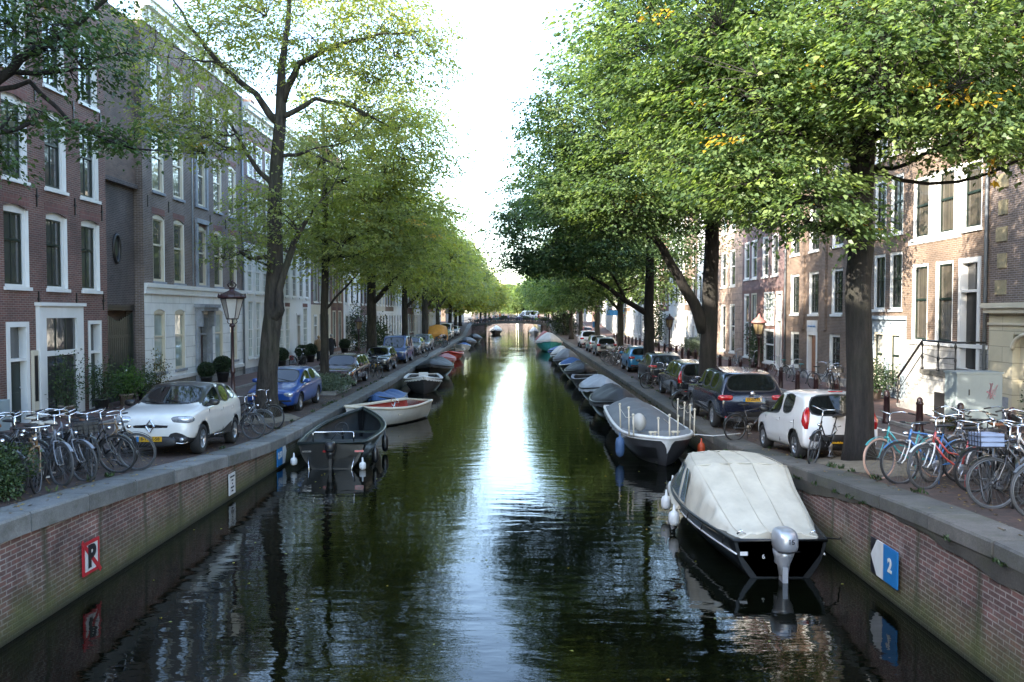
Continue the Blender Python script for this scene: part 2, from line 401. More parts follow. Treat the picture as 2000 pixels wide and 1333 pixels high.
# painted parking line on the right-hand road
m_line = M('road_paint', (.42, .42, .40), .7, var=.3, scale=6, dirt=.6)
b = MB(); b.grid([[(x, Y, gz(x, Y) + .006) for x in (10.45, 10.57)] for Y in fr_(18, 60, 1.)])
b.grid([[(10.57 + i * .09, Y, gz(10.6, Y) + .006) for i in range(3)] for Y in fr_(30, 30.3, .3)])
for y_ in (26.5, 33., 39.5):
    b.grid([[(8.6 + i * .46, y_ + j * .1, gz(8.6 + i * .46, y_ + j * .1) + .006) for i in range(5)] for j in range(2)])
tag(b.build('road_marking', m_line), kind='structure')
for sgn in (-1, 1):
    b = MB()
    for Y0, Y1 in ((-200, 300), (300, 900)):
        b.quad((sgn * 14.5, Y0, .9), (sgn * 600, Y0, .9), (sgn * 600, Y1, .9), (sgn * 14.5, Y1, .9))
    tag(b.build('ground', m_soil), kind='structure')

def quay(side):
    wf = (lambda Y: -WLf(Y)) if side < 0 else (lambda Y: WR)
    lab = 'brick quay wall with pale bluestone coping along the left bank' if side < 0 else 'mossy brick quay wall with worn dark coping along the right bank'
    root = thing('quay_wall', lab, 'quay wall', (wf(0), 0, 0))
    X0 = wf(0); th = .26 if side < 0 else .20
    b = MB(); rows = []
    for Y in YS:
        x = wf(Y) - X0; rows.append([(x - side * .03, Y, -1.2), (x, Y, -.3), (x, Y, .1), (x + side * .02, Y, zq(Y) - th)])
    b.grid(rows, smooth=False); b.build('wall', m_quay, root)
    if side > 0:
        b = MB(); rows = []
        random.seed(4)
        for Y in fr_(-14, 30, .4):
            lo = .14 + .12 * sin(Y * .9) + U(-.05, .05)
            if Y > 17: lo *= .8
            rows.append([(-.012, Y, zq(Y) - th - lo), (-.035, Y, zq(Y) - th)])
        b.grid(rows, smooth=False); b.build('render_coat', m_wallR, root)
    b = MB(); Y = -14.; L = 1.5
    random.seed(5)
    while Y < 300:
        Y1 = min(300, Y + L * U(.92, 1.08)); g = .010; dx = U(-.012, .012); mi_ = random.choice((0, 0, 1, 2)); f0_ = len(b.f)
        pts = []
        for yy in ((Y + g), (Y1 - g)):
            x = wf(yy) - X0 + dx; z = zq(yy); e = -side * .045
            pts.append([(x + e, yy, z - th + U(-.004, .004)), (x + e, yy, z - .025), (x + e + side * .02, yy, z + .004), (x + side * .6, yy, z + .004), (x + side * .6, yy, z - th)])
        b.grid(pts, closed_u=True, smooth=False)
        n = len(b.v); b.f.append([n - 10 + i for i in range(5)]); b.f.append([n - 5 + i for i in range(4, -1, -1)]); b.m += [0, 0]; b.sm += [False] * 2
        for q_ in range(f0_, len(b.f)): b.m[q_] = mi_
        Y = Y1; L = 1.5 if Y < 60 else 4.
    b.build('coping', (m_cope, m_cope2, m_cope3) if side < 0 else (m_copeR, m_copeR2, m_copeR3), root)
    return root
quay(-1); quay(1)

# ------------------------------------------------------------------ signs on the quay walls
def text_mesh(s, size, extrude=.003, align='CENTER', shear=0., bold=0.):
    c = bpy.data.curves.new('txt', 'FONT'); c.body = s; c.size = size; c.extrude = extrude; c.align_x = align; c.align_y = 'CENTER'; c.shear = shear; c.offset = bold; c.resolution_u = 4
    o = nob('txt_tmp', c); dg = bpy.context.evaluated_depsgraph_get(); dg.update()
    me = bpy.data.meshes.new_from_object(o.evaluated_get(dg), depsgraph=dg); bpy.data.objects.remove(o); bpy.data.curves.remove(c)
    return me
def text(name, s, size, mat, parent, loc, rot, **kw):
    me = text_mesh(s, size, **kw); me.materials.clear(); me.materials.append(mat)
    return nob(name, me, parent, loc, rot)
m_sred = M('sign_red', (.42, .02, .03), .4, var=.1); m_swhite = M('sign_white', (.62, .62, .6), .45, var=.06, dirt=.3); m_sblack = M('sign_black', (.015, .015, .02), .4)
m_sblue = M('sign_blue', (.02, .17, .42), .4, var=.1)
XL = (radians(90), 0, radians(90)); XR = (radians(90), 0, radians(-90))      # text faces +X / -X
s_ = thing('mooring_sign', 'square white sign with red border and struck-out P on left quay wall', 'sign', (-WL + .03, 12.2, .53))
b = MB(); b.box(0, .02, -.27, .27, -.27, .27); b.build('plate', m_swhite, s_)
b = MB(); f_ = .052
for a_ in ((-.272, .272, .22, .272), (-.272, .272, -.272, -.22), (-.272, -.22, -.22, .22), (.22, .272, -.22, .22)): b.box(.0, .024, *a_)
b.obox((.0245, 0, 0), (.0025, 0, 0), (0, .31, -.31), (0, .026, .026)); b.build('red_border', m_sred, s_)
text('letter', 'P', .50, m_sblack, s_, (.029, 0, .0), XL, bold=.022); s_.scale = (1, .86, .9)
s_ = thing('depth_sign', 'blue and white clearance sign reading 2,50 on left quay wall', 'sign', (-WL + .03, 22.1, .36))
b = MB(); b.box(0, .02, -.36, .12, -.28, .28); b.build('blue_panel', m_sblue, s_)
b = MB(); b.poly([(0, .122, -.28), (0, .34, -.28), (0, .5, 0.02), (0, .34, .28), (0, .122, .28)], (.02, 0, 0)); b.build('white_arrow', m_swhite, s_)
text('figure', '2,50', .22, m_swhite, s_, (.026, -.12, 0), (0, radians(-90), 0) if False else XL, bold=.008)
s_ = thing('notice_plate', 'plain white enamel notice with small lettering on left quay wall', 'sign', (-WL + .03, 18.3, .36))
b = MB(); b.box(0, .015, -.2, .2, -.24, .24); b.build('plate', m_swhite, s_)
for i in range(5): text('lettering', ['VERBODEN', 'AAN', 'TE', 'LEGGEN', 'WAL'][i], .055, m_sblack, s_, (.019, 0, .16 - i * .08), XL)
s_ = thing('clearance_sign', 'sign with white arrow and blue square reading 2 on right quay wall', 'sign', (WR - .05, 11.95, .55))
b = MB(); b.box(-.02, 0, -.52, 0, -.29, .29); b.build('blue_panel', m_sblue, s_)
b = MB(); b.poly([(0, .002, -.29), (0, .26, -.29), (0, .5, 0), (0, .26, .29), (0, .002, .29)], (-.02, 0, 0)); b.build('white_arrow', m_swhite, s_)
b = MB(); b.poly([(-.001, .5, .0), (-.001, .262, .29), (-.001, .5, .29)], (-.02, 0, 0)); b.poly([(-.001, .5, -.0), (-.001, .262, -.29), (-.001, .5, -.29)], (-.02, 0, 0)); b.build('black_corner', m_sblack, s_)
text('figure', '2', .30, m_swhite, s_, (-.026, -.26, 0), XR, bold=.012); s_.scale = (1, .85, .92)

# ------------------------------------------------------------------ far bridge
br = thing('canal_bridge', 'low arched brick and iron bridge crossing the canal in the distance', 'bridge', (0, 150, 0))
def dz(x): return 2.75 - .011 * (x + 1) ** 2
b = MB(); rows = []
for i in range(25):
    x = -10.5 + 20 * i / 24; rows.append([(x, -3.5, dz(x) - .38), (x, -3.5, dz(x)), (x, 6, dz(x)), (x, 6, dz(x) - .38)])
b.grid(rows, closed_u=True, smooth=False); b.build('deck', m_copeR, br)
b = MB(); b.box(-10.4, -6.1, -3.3, 5.8, -1, 2.0); b.build('abutment', m_quay, br)
b = MB(); b.box(4.2, 9.3, -3.3, 5.8, -1, 2.0); b.build('abutment', m_quay, br)
for s in (-3.4, 5.9):
    b = MB()
    for i in range(21):
        x = -10.2 + 19.4 * i / 20; b.box(x - .025, x + .025, s - .025, s + .025, dz(x), dz(x) + 1.)
    for hh in (.45, .98): b.tube([(-10.2 + 19.4 * i / 20, s, dz(-10.2 + 19.4 * i / 20) + hh) for i in range(21)], .025, 4)
    b.build('railing', m_black, br)

# ------------------------------------------------------------------ canal houses
BR = {
 'red': brick('brick_red', (.17, .072, .055), (.11, .052, .043), (.24, .20, .175), ms=.008),
 'purple': brick('brick_purple', (.155, .114, .086), (.11, .083, .066), (.27, .23, .22), ms=.010),
 'dark': brick('brick_dark', (.085, .062, .058), (.055, .044, .043), (.17, .15, .14)),
 'brown': brick('brick_brown', (.18, .12, .08), (.125, .085, .058), (.26, .22, .19), ms=.008),
 'orange': brick('brick_orange', (.26, .115, .07), (.19, .085, .055), (.30, .25, .2)),
 'plum': brick('brick_plum', (.15, .075, .075), (.105, .055, .058), (.30, .27, .25), ms=.008),
 'white': M('plaster_white', (.74, .74, .72), .6, var=.08, scale=.5, dirt=.3),
 'cream': M('plaster_cream', (.55, .50, .40), .65, var=.08, scale=.5, dirt=.3),
 'grey': M('plaster_grey', (.30, .31, .33), .65, var=.1, scale=.5, dirt=.3),
}
m_sold = brick('brick_soldier', (.20, .065, .05), (.14, .05, .045), (.2, .15, .13), soldier=True)
m_plin = stone('plinth_stone', (.34, .34, .33), .25, joints=1.1)
m_ashl = None
def ashlar(name, col):
    m, t, out = nt(name); uv, s = facade_uv(t)
    b = node(t, 'ShaderNodeTexBrick', i_Color1=c4(col), i_Color2=c4([x * .96 for x in col]), i_Mortar=c4([x * .62 for x in col]), i_Scale=1., i_Mortar_Size=.014, i_Brick_Width=1.3, i_Row_Height=.46)
    t.links.new(uv, b.inputs['Vector'])
    c = mixc(t, 1., b.outputs[0], ramp(t, noise(t, worldpos(t), .8, 6, .7), [(.3, (.8,) * 3), (.7, (1.08,) * 3)]), 'MULTIPLY')
    p = pr(t, out, i_Base_Color=c, i_Roughness=.6)
    t.links.new(bumpn(t, math_(t, 'MULTIPLY', b.outputs['Fac'], -1.), .6, .01), p.inputs['Normal']); return m
m_ashW = ashlar('white_ashlar', (.76, .76, .74)); m_ashC = ashlar('cream_ashlar', (.56, .50, .36))
m_blueg = ashlar('blue_grey_boards', (.25, .30, .34)); m_tile = brick('roof_tiles', (.09, .045, .04), (.06, .035, .032), (.02, .02, .02), .2, .25)
m_bluest = stone('bluestone_trim', (.27, .29, .32), .15)
m_reveal = m_white

ST = {  # window styles: frame material, sash material, frame width, arch rise, bars (nx, nz per sash), pane, sill, meeting height
 'b1': dict(fr=m_white, sa=m_dkgreen, fw=.13, arch=.10, bars=(1, 0), pane=g_dark, sill=m_white, rev=m_white, dep=.20, meet=.62),
 'b2': dict(fr=m_cream, sa=m_cream, fw=.09, arch=.12, bars=(0, 0), pane=g_dark, sill=m_bluest, rev=m_cream, dep=.12, meet=.58),
 'b2c': dict(fr=m_cream, sa=m_cream, fw=.09, arch=.10, bars=(0, 0), pane=g_blind, sill=m_bluest, rev=m_cream, dep=.12, meet=.6),
 'grid': dict(fr=m_white, sa=m_white, fw=.08, arch=0, bars=(2, 2), pane=g_blind, sill=m_white, rev=m_white, dep=.08, meet=.5),
 'gridd': dict(fr=m_white, sa=m_white, fw=.08, arch=0, bars=(2, 2), pane=g_dark, sill=m_white, rev=m_white, dep=.08, meet=.5),
 'dg': dict(fr=m_white, sa=m_dkgreen, fw=.12, arch=0, bars=(2, 2), pane=g_dark, sill=m_white, rev=m_white, dep=.16, meet=.5),
 'sash': dict(fr=m_white, sa=m_dkgreen, fw=.11, arch=0, bars=(0, 0), pane=g_room, sill=m_white, rev=m_white, dep=.12, meet=.55),
 'sashd': dict(fr=m_white, sa=m_dkgreen, fw=.11, arch=0, bars=(1, 0), pane=g_dark, sill=m_white, rev=m_white, dep=.12, meet=.55),
 'curt': dict(fr=m_cream, sa=m_dkgreen, fw=.09, arch=0, bars=(0, 0), pane=g_curt, sill=m_white, rev=m_cream, dep=.1, meet=.6),
 'plain': dict(fr=m_white, sa=m_white, fw=.09, arch=0, bars=(0, 0), pane=g_dark, sill=m_white, rev=m_white, dep=.1, meet=.55),
}
WM = {}
def win_meshes(w, h, style, lod=0):
    k = (round(w, 2), round(h, 2), style, lod)
    if k in WM: return WM[k]
    s = ST[style]; d = s['dep']; fw = s['fw']; rise = s['arch'] * w
    b = MB(); y = w / 2
    b.box(-d, -d + .09, -y, -y + fw, 0, h, 0); b.box(-d, -d + .09, y - fw, y, 0, h, 0)
    b.box(-d, -d + .09, -y + fw, y - fw, h - fw - rise * .8, h, 0); b.box(-d, -d + .09, -y + fw, y - fw, 0, fw * .6, 0)
    a, c, z0, z1 = -y + fw, y - fw, fw * .6, h - fw - rise * .8; zm = z0 + (z1 - z0) * s['meet']; q = .045
    o0, o1 = -d + .0, -d + .055
    if lod == 0:
        b.box(o0, o1, a, a + q, z0, z1, 1); b.box(o0, o1, c - q, c, z0, z1, 1); b.box(o0, o1, a + q, c - q, z0, z0 + q * 1.3, 1); b.box(o0, o1, a + q, c - q, z1 - q, z1, 1)
    b.box(o0, o1 + .02, a + q * (lod == 0), c - q * (lod == 0), zm - .035, zm + .035, 1)
    nx, nz = s['bars']
    if nx:
        for i in range(1, nx + 1):
            yy = a + (c - a) * i / (nx + 1)
            for (p, r_) in ((z0 + q, zm - .035), (zm + .035, z1 - q)): b.box(o0, o0 + .04, yy - .014, yy + .014, p, r_, 1)
    if nz and lod == 0:
        for (p, r_) in ((z0, zm), (zm, z1)):
            for i in range(1, nz + 1):
                zz = p + (r_ - p) * i / (nz + 1); b.box(o0, o0 + .037, a + q, c - q, zz - .014, zz + .014, 1)
    fm = b.mesh('window', [s['fr'], s['sa']])
    b = MB(); b.quad((-d + .012, a, z0), (-d + .012, c, z0), (-d + .012, c, z1), (-d + .012, a, z1)); pm = b.mesh('pane', s['pane'])
    b = MB(); b.box(-d + .09, .07, -y - .05, y + .05, -.10, 0); sm = b.mesh('sill', s['sill'])
    WM[k] = (fm, pm, sm); return WM[k]

def house(side, Y0, Y1, top, wall, wins, label, bands=(), doors=(), cornice=(.9, .45), cmat=None, base=None, depth=9, lod=0, soldier=True, roof=True, pipe=None, name='canal_house', F=None, group=None, basez=None, proud=0.):
    Yc = (Y0 + Y1) / 2; F = F or (FL if side < 0 else FR); g0 = .75 if basez is None else basez
    root = thing(name, label, 'house', (side * (F - proud), Yc, 0), 0 if side < 0 else pi, group)
    su = 1 if side < 0 else -1; u0, u1 = -(Y1 - Y0) / 2 + .004, (Y1 - Y0) / 2 - .004
    mats = [wall, m_sold, m_white, wall] + [bm_ for _, bm_ in bands]
    holes = []
    for (Yw, w_, z0, z1, st) in wins: holes.append((su * (Yw - Yc) - w_ / 2, su * (Yw - Yc) + w_ / 2, z0, z1, st))
    for d_ in doors: holes.append((su * (d_[0] - Yc) - d_[1] / 2, su * (d_[0] - Yc) + d_[1] / 2, d_[2], d_[3], None))
    us = sorted({round(x, 4) for h_ in holes for x in h_[:2]} | {u0, u1}); zs = sorted({round(x, 4) for h_ in holes for x in h_[2:4]} | {g0, top} | {z_ for z_, _ in bands})
    zs = [z_ for z_ in zs if g0 <= z_ <= top]; us = [u for u in us if u0 <= u <= u1]
    b = MB()
    for i in range(len(us) - 1):
        for j in range(len(zs) - 1):
            uc, zc = (us[i] + us[i + 1]) / 2, (zs[j] + zs[j + 1]) / 2
            if any(h_[0] < uc < h_[1] and h_[2] < zc < h_[3] for h_ in holes): continue
            mi = 0
            for k, (zl, _) in enumerate(bands):
                if zc < zl: mi = 4 + k; break
            b.quad((0, us[i], zs[j]), (0, us[i + 1], zs[j]), (0, us[i + 1], zs[j + 1]), (0, us[i], zs[j + 1]), mi)
    for (a, c, z0, z1, st) in holes:
        d_ = ST[st]['dep'] if st else .25; mi = 2
        zc = (z0 + z1) / 2
        b.quad((0, a, z0), (0, a, z1), (-d_, a, z1), (-d_, a, z0), mi); b.quad((0, c, z0), (-d_, c, z0), (-d_, c, z1), (0, c, z1), mi)
        b.quad((0, a, z1), (0, c, z1), (-d_, c, z1), (-d_, a, z1), mi); b.quad((0, a, z0), (-d_, a, z0), (-d_, c, z0), (0, c, z0), mi)
        bi = 0
        for k, (zl, _) in enumerate(bands):
            if zc < zl: bi = 4 + k; break
        if st and ST[st]['arch']:
            rise = ST[st]['arch'] * (c - a); n = 8
            for sg in (0, 1):
                pts = []
                for i in range(n + 1):
                    u = a + (c - a) / 2 * (i / n); tt = 1 - i / n; pts.append((0, u, z1 - rise * tt * tt))
                pts = pts + [(0, a, z1 + .0)]
                if sg: pts = [(0, a + c - p[1], p[2]) for p in pts][::-1]
                b.poly([(-.0005, p[1], p[2]) for p in pts], (-.05, 0, 0), bi)
        if soldier and st and bi == 0:
            b.box(-.01, .004, a - .06, c + .06, z1 + .001, z1 + .24, 1)
    b.box(-depth, -.3, u0 + .002, u1 - .002, g0, top - .01, 3)
    for uu in (u0, u1): b.quad((0, uu, g0), (-.31, uu, g0), (-.31, uu, top), (0, uu, top), 3)
    b.build('wall', mats, root)
    for (Yw, w_, z0, z1, st) in wins:
        fm, pm, sm = win_meshes(w_, z1 - z0, st, lod)
        f = nob('window', fm, root, (0, su * (Yw - Yc), z0)); nob('pane', pm, f)
        if lod < 2: nob('sill', sm, f)
    for d_ in doors:
        Yd, w_, z0, z1, dm = d_[:5]; tr = d_[5] if len(d_) > 5 else .0; fm_ = d_[6] if len(d_) > 6 else m_white
        b = MB(); dd = .22; y = w_ / 2; fw = min(.16, w_ * .14)
        b.box(-dd, .03, -y, -y + fw, 0, z1 - z0); b.box(-dd, .03, y - fw, y, 0, z1 - z0); b.box(-dd, .03, -y + fw, y - fw, z1 - z0 - fw, z1 - z0)
        if tr: b.box(-dd, .02, -y + fw, y - fw, z1 - z0 - tr - fw - .08, z1 - z0 - tr - fw)
        fr = b.build('door_frame', fm_, root, (0, su * (Yd - Yc), z0)); zt = z1 - z0 - fw - (tr + .08 if tr else 0)
        b = MB(); b.box(-dd, -dd + .05, -y + fw, y - fw, .03, zt)
        for k in range(2):
            z_a = .2 + k * (zt - .2) / 2; z_b = z_a + (zt - .4) / 2
            b.box(-dd + .05, -dd + .065, -y + fw + .12, y - fw - .12, z_a, z_b)
        dl = b.build('door', dm, fr)
        b = MB(); b.ball((-dd + .09, y - fw - .1, 1.05), .03, 8, 5); b.build('handle', m_chrome, dl)
        if tr:
            b = MB(); b.quad((-dd + .02, -y + fw, zt + .08), (-dd + .02, y - fw, zt + .08), (-dd + .02, y - fw, zt + .08 + tr), (-dd + .02, -y + fw, zt + .08 + tr)); b.build('transom', g_dark, fr)
    if cornice:
        hh, pp = cornice; b = MB(); e = .03
        b.box(-.2, .07, u0 - 0, u1 + 0, top, top + hh * .45); b.box(-.2, .16, u0, u1, top + hh * .45, top + hh * .6)
        b.box(-.2, pp * .8, u0, u1, top + hh * .6, top + hh * .85); b.box(-.2, pp, u0, u1, top + hh * .85, top + hh)
        if lod < 2:
            n = int((u1 - u0) / .7)
            for i in range(n):
                uu = u0 + (u1 - u0) * (i + .5) / n; b.box(.07, .2, uu - .07, uu + .07, top + hh * .2, top + hh * .599)
        b.build('cornice', cmat or m_white, root)
        tz = top + hh
    else: tz = top
    if roof:
        b = MB(); t1 = tz + 1.9; v = [(-.15, u0, tz), (-.15, u1, tz), (-depth, u1, tz), (-depth, u0, tz), (-2.6, u0, t1), (-2.6, u1, t1), (-depth + 2, u1, t1), (-depth + 2, u0, t1)]
        b.add(v, [(0, 1, 5, 4), (1, 2, 6, 5), (2, 3, 7, 6), (3, 0, 4, 7), (4, 5, 6, 7)])
        b.box(-.15 - .01 - 8.8, -.16, u0 + .001, u1 - .001, top, tz - .005)
        rf = b.build('roof', m_tile, root)
        b = MB(); b.box(-4.4, -3.6, u1 - 1.2, u1 - .4, t1 - .3, t1 + 1.1); b.build('chimney', BR['red'], rf)
    if pipe is not None:
        b = MB(); uu = su * (pipe - Yc); b.tube([(.08, uu, g0 + .3), (.08, uu, top)], .05, 6); b.build('downpipe', m_zinc, root)
    return root
def part(b, name, m, root): return b.build(name, m, root)

# --- left bank
def cols(ys, w, rows, st): return [(y, w, a, c, st) for (a, c) in rows for y in ys]
b1 = house(-1, 17.2, 28.4, 17.0, BR['red'], cols((20.9, 23.3, 25.35, 27.35), 1.16, ((4.95, 7.3), (8.0, 10.4), (11.1, 13.4), (14.2, 16.1)), 'b1'),
   'tall dark red brick house with white window surrounds beside the dark gate', bands=(), doors=((20.6, 1.1, 1.0, 4.1, m_dkgreen, .9), (23.25, 1.05, 1.0, 3.95, m_dkgreen, .9), (27.5, .85, 1.0, 3.95, m_dkgreen, .9)), pipe=None, roof=False)
yc1 = 22.8
def b1box(b, o0, o1, Y0, Y1, z0, z1, mi=0): b.box(o0, o1, Y0 - yc1, Y1 - yc1, z0, z1, mi)
b = MB(); b1box(b, .0, .12, 24.15, 24.5, 1, 4.42); b1box(b, .0, .12, 26.2, 26.6, 1, 4.42); b1box(b, 0, .12, 24.5, 26.2, 4.05, 4.42); b1box(b, 0, .12, 24.5, 26.2, 2.9, 3.05); b1box(b, .0, .2, 24.1, 26.65, 4.42, 4.52)
b.build('shop_frame', m_white, b1)
b = MB(); b1box(b, .0, .05, 24.5, 26.2, 1., 2.9); b1box(b, .0, .05, 24.5, 26.2, 3.05, 4.05); b.build('shop_pane', glass('pane_shop', (.02, .022, .025), .8), b1)
b = MB()
for y in (25.07, 25.63): b1box(b, .05, .075, y - .02, y + .02, 1., 2.9); b1box(b, .05, .075, y - .02, y + .02, 3.05, 4.05)
b1box(b, .05, .075, 24.5, 26.2, 1, 1.3); b.build('shop_sash', m_dkgreen, b1)
b = MB(); b1box(b, .0, .09, 23.86, 24.1, 1.15, 3.1); b.build('notice_frame', m_cream, b1)
b = MB(); b1box(b, .09, .1, 23.9, 24.06, 1.6, 2.95); b.build('doorbell_panel', m_black, b1)
for z in (4.6, 7.65, 10.75):
    for y in (22.1, 24.3, 26.4, 28.1):
        b = MB(); b1box(b, .004, .03, y - .02, y + .02, z - .3, z + .25); b1box(b, .004, .045, y - .05, y + .05, z - .02, z + .05); b.build('wall_anchor', m_black, b1)
# dark gate building
gt = thing('gate_wall', 'narrow dark brick wall with oval window above a slatted carriage gate', 'gateway', (-FL, 29.8, 0))
b = MB()
for (a, c, z0, z1, mi) in ((-1.39, 1.39, 4.45, 9.0, 0), (-1.39, -1.2, .75, 4.45, 0), (1.2, 1.39, .75, 4.45, 0), (-1.39, 1.39, 9.0, 15.2, 1)):
    b.box(-.4 - (mi * .3), -.35 + mi * .1, a, c, z0, z1, mi)
b.box(-.4, -.15, -1.39, 1.39, 8.9, 9.05, 0); b.box(-9, -.7, -1.38, 1.38, .75, 15.1, 1)
b.build('wall', [BR['dark'], brick('brick_side', (.19, .12, .09), (.13, .085, .065), (.13, .11, .1))], gt)
b = MB(); b.box(-.42, -.28, -1.2, 1.2, 4.3, 4.5); b.build('lintel', m_black, gt)
b = MB()
for i in range(16):
    y = -1.2 + 2.4 * i / 16; topz = 3.9 + .35 * abs(y + .07) / 1.2
    b.box(-.36, -.33, y + .006, y + .144, .85, topz)
b.box(-.34, -.32, -1.2, 1.2, 1.3, 1.4); b.box(-.34, -.32, -1.2, 1.2, 3.3, 3.4)
g_ = b.build('gate', m_dkgreen, gt)
b = MB(); b.lathe([(.09, 0), (.09, .01)], (-.327, .55, 2.05), 14, axis='x'); b.build('notice', m_swhite, g_)
b = MB(); ring = [(-.34, .22 * cos(2 * pi * i / 20), 6.55 + .5 * sin(2 * pi * i / 20)) for i in range(20)]; b.tube(ring, .07, 6, closed=True); ow = b.build('oval_window', m_black, gt)
b = MB(); b.poly([(-.349, p[1], p[2]) for p in ring], (.01, 0, 0)); b.build('pane', g_dark, ow)
# house with white ground floor
ys = (32.55, 34.5, 36.95, 39.0, 41.0)
w2 = []
for (a, c) in ((5.45, 8.1), (9.0, 11.5), (12.4, 14.3)): w2 += [(y, 1.05, a, c, 'b2') for y in ys]
w2 += [(y, 1.05, 1.85, 4.35, 'b2c') for y in (32.55, 34.5, 39.0, 41.0)]
b2 = house(-1, 31.2, 42.5, 15.3, BR['purple'], w2, 'brown brick house with white blocked ground floor and potted box balls at its door', bands=((1.55, m_plin), (5.2, m_ashW)), doors=((36.95, 1.15, 1.15, 4.15, M('door_maroon', (.05, .02, .018), .35), .7, m_bluest),), pipe=42.3, roof=False)
yc2 = 36.85
b = MB(); b.box(0, .16, -5.64, 5.64, 5.2, 5.36); b.box(0, .1, -5.64, 5.64, 4.95, 5.2); b.box(0, .1, -5.64, 5.64, 1.45, 1.6); b.build('string_course', m_white, b2)
b = MB(); u = 36.95 - yc2; b.box(0, .5, u - .95, u + .95, 4.45, 4.6); b.box(0, .42, u - .85, u + .85, 4.3, 4.45)
for s in (-.72, .72): b.box(0, .3, u + s - .1, u + s + .1, 3.6, 4.3); b.box(0, .14, u + s - .12, u + s + .12, 1, 3.6)
b.build('door_canopy', m_bluest, b2)
b = MB()
for z0, z1 in ((5.45, 8.1), (9.0, 11.5)):
    for s in (-.62, .62): b.box(0, .08, u + s - .1, u + s + .1, z0 - .1, z1 + .1)
    b.box(0, .12, u - .75, u + .75, z1 + .1, z1 + .3)
b.build('window_surround', m_bluest, b2)
b = MB(); b.box(.0, .05, 35.9 - yc2 - .03, 35.9 - yc2 + .03, 5.4, 15.2); b.build('downpipe', m_zinc, b2)
for z in (8.55, 11.95):
    for y in (31.6, 33.5, 38, 40, 42): b = MB(); b.box(.004, .03, y - yc2 - .02, y - yc2 + .02, z - .25, z + .2); b.build('wall_anchor', m_black, b2)
# white fronted pair
w3 = []
for y in (43.6, 44.9, 46.2): w3 += [(y, .95, 1.8, 4.9, 'grid'), (y, .95, 5.3, 7.6, 'grid')]
w3 += cols((43.8, 45.3, 46.9), 1.0, ((8.7, 10.6), (11.5, 13.3)), 'gridd')
b3 = house(-1, 42.5, 48.2, 14.2, BR['plum'], w3, 'house with tall white glazed lower storeys and plum brick above', bands=((1.3, m_bluest), (7.9, m_white)), doors=((47.4, .95, 1.1, 4.3, m_white, .6),))
w3 = []
for y in (49.3, 50.6): w3 += [(y, .95, 1.8, 4.6, 'grid')]
for y in (49.3, 50.6, 52.2, 53.8, 55.4): w3 += [(y, .95, 5.2, 7.9, 'gridd')]
w3 += cols((49.6, 51.8, 54.), 1.0, ((8.9, 10.8), (11.7, 13.4)), 'plain')
house(-1, 48.2, 56.3, 14.6, BR['white'], w3 + [(54.8, 1.1, 1.8, 4.6, 'grid')], 'all white plastered house with dark red front door', bands=((1.3, m_bluest),), doors=((53.1, 1.0, 1.1, 4.2, M('door_red', (.14, .015, .02), .35), .6),))
w4 = cols((57.6, 59.4, 61.2), 1.2, ((5.0, 8.0), (9.2, 11.2), (12.1, 13.6)), 'curt') + [(y, 1.3, 1.3, 4.2, 'curt') for y in (59.3, 61.1)]
house(-1, 56.3, 62.3, 14.4, BR['plum'], w4, 'plum brick house with three tall cream upper windows above a cream shopfront', bands=((4.8, m_cream),), doors=((57.5, 1.0, 1.1, 4.1, m_black, .6),))
w4 = cols((63.4, 65.4), 1.1, ((1.6, 4.4), (5.1, 7.7), (8.6, 10.8), (11.6, 13.4)), 'curt')
house(-1, 62.3, 66.8, 14.6, BR['orange'], w4, 'narrow orange-red brick house next to the plum brick house', bands=((1.2, m_plin),))

# generic rows further along
NAMEC = {'red': 'red brick', 'purple': 'purple brick', 'dark': 'dark brick', 'brown': 'brown brick', 'orange': 'orange brick', 'plum': 'plum brick', 'white': 'white plastered', 'cream': 'cream plastered', 'grey': 'grey plastered'}
def row(side, Y, Yend, seed, seq, ref, n0=0):
    rnd = random.Random(seed); k = n0
    while Y < Yend:
        w_ = rnd.choice((5.2, 5.8, 6.4, 7.2, 8.0)); col = seq[k % len(seq)]; nb = 2 if w_ < 5.5 else 3 if w_ < 7.5 else 4
        top = rnd.uniform(12.8, 16.5); fl = rnd.uniform(2.85, 3.15); lod = 0 if Y < 90 else 1 if Y < 140 else 2
        st = rnd.choice(('sashd', 'plain', 'dg', 'sash', 'gridd')); ww = rnd.uniform(.95, 1.15)
        if lod: st = rnd.choice(('plain', 'sashd'))
        yy = [Y + w_ * (i + .5) / nb for i in range(nb)]; wins = []
        z = 5.0
        while z + 2.2 < top: wins += [(y, ww, z, z + (2.1 if z < 8 else 1.8), st) for y in yy]; z += fl
        gst = rnd.choice(('curt', 'dg', 'plain')) if not lod else 'plain'
        di = rnd.randrange(nb)
        wins += [(y, ww, 1.7, 4.0, gst) for i, y in enumerate(yy) if i != di]
        bands = ((1.35, m_plin),) if rnd.random() < .5 else ((4.4, rnd.choice((m_white, m_cream, m_plin, m_ashW))),)
        house(side, Y, Y + w_, top, BR[col], wins, f'{NAMEC[col]} canal house, {ORD[k]} beyond the {ref}', bands=bands, doors=((yy[di], 1.1, 1.05, 4.1, rnd.choice((m_dkgreen, m_black, m_dkgreen)), .7),), cornice=(rnd.uniform(.5, .9), rnd.uniform(.35, .5)), lod=lod, soldier=False)
        Y += w_; k += 1
row(-1, 66.8, 146, 11, ['white', 'plum', 'cream', 'brown', 'white', 'purple', 'red', 'white', 'grey', 'brown', 'orange', 'white', 'plum', 'brown', 'cream', 'red', 'white'], 'narrow orange-red house on the left bank')
row(-1, 160, 214, 12, ['brown', 'purple', 'red', 'brown', 'plum', 'purple', 'brown', 'grey', 'red', 'brown'], 'far bridge on the left bank')
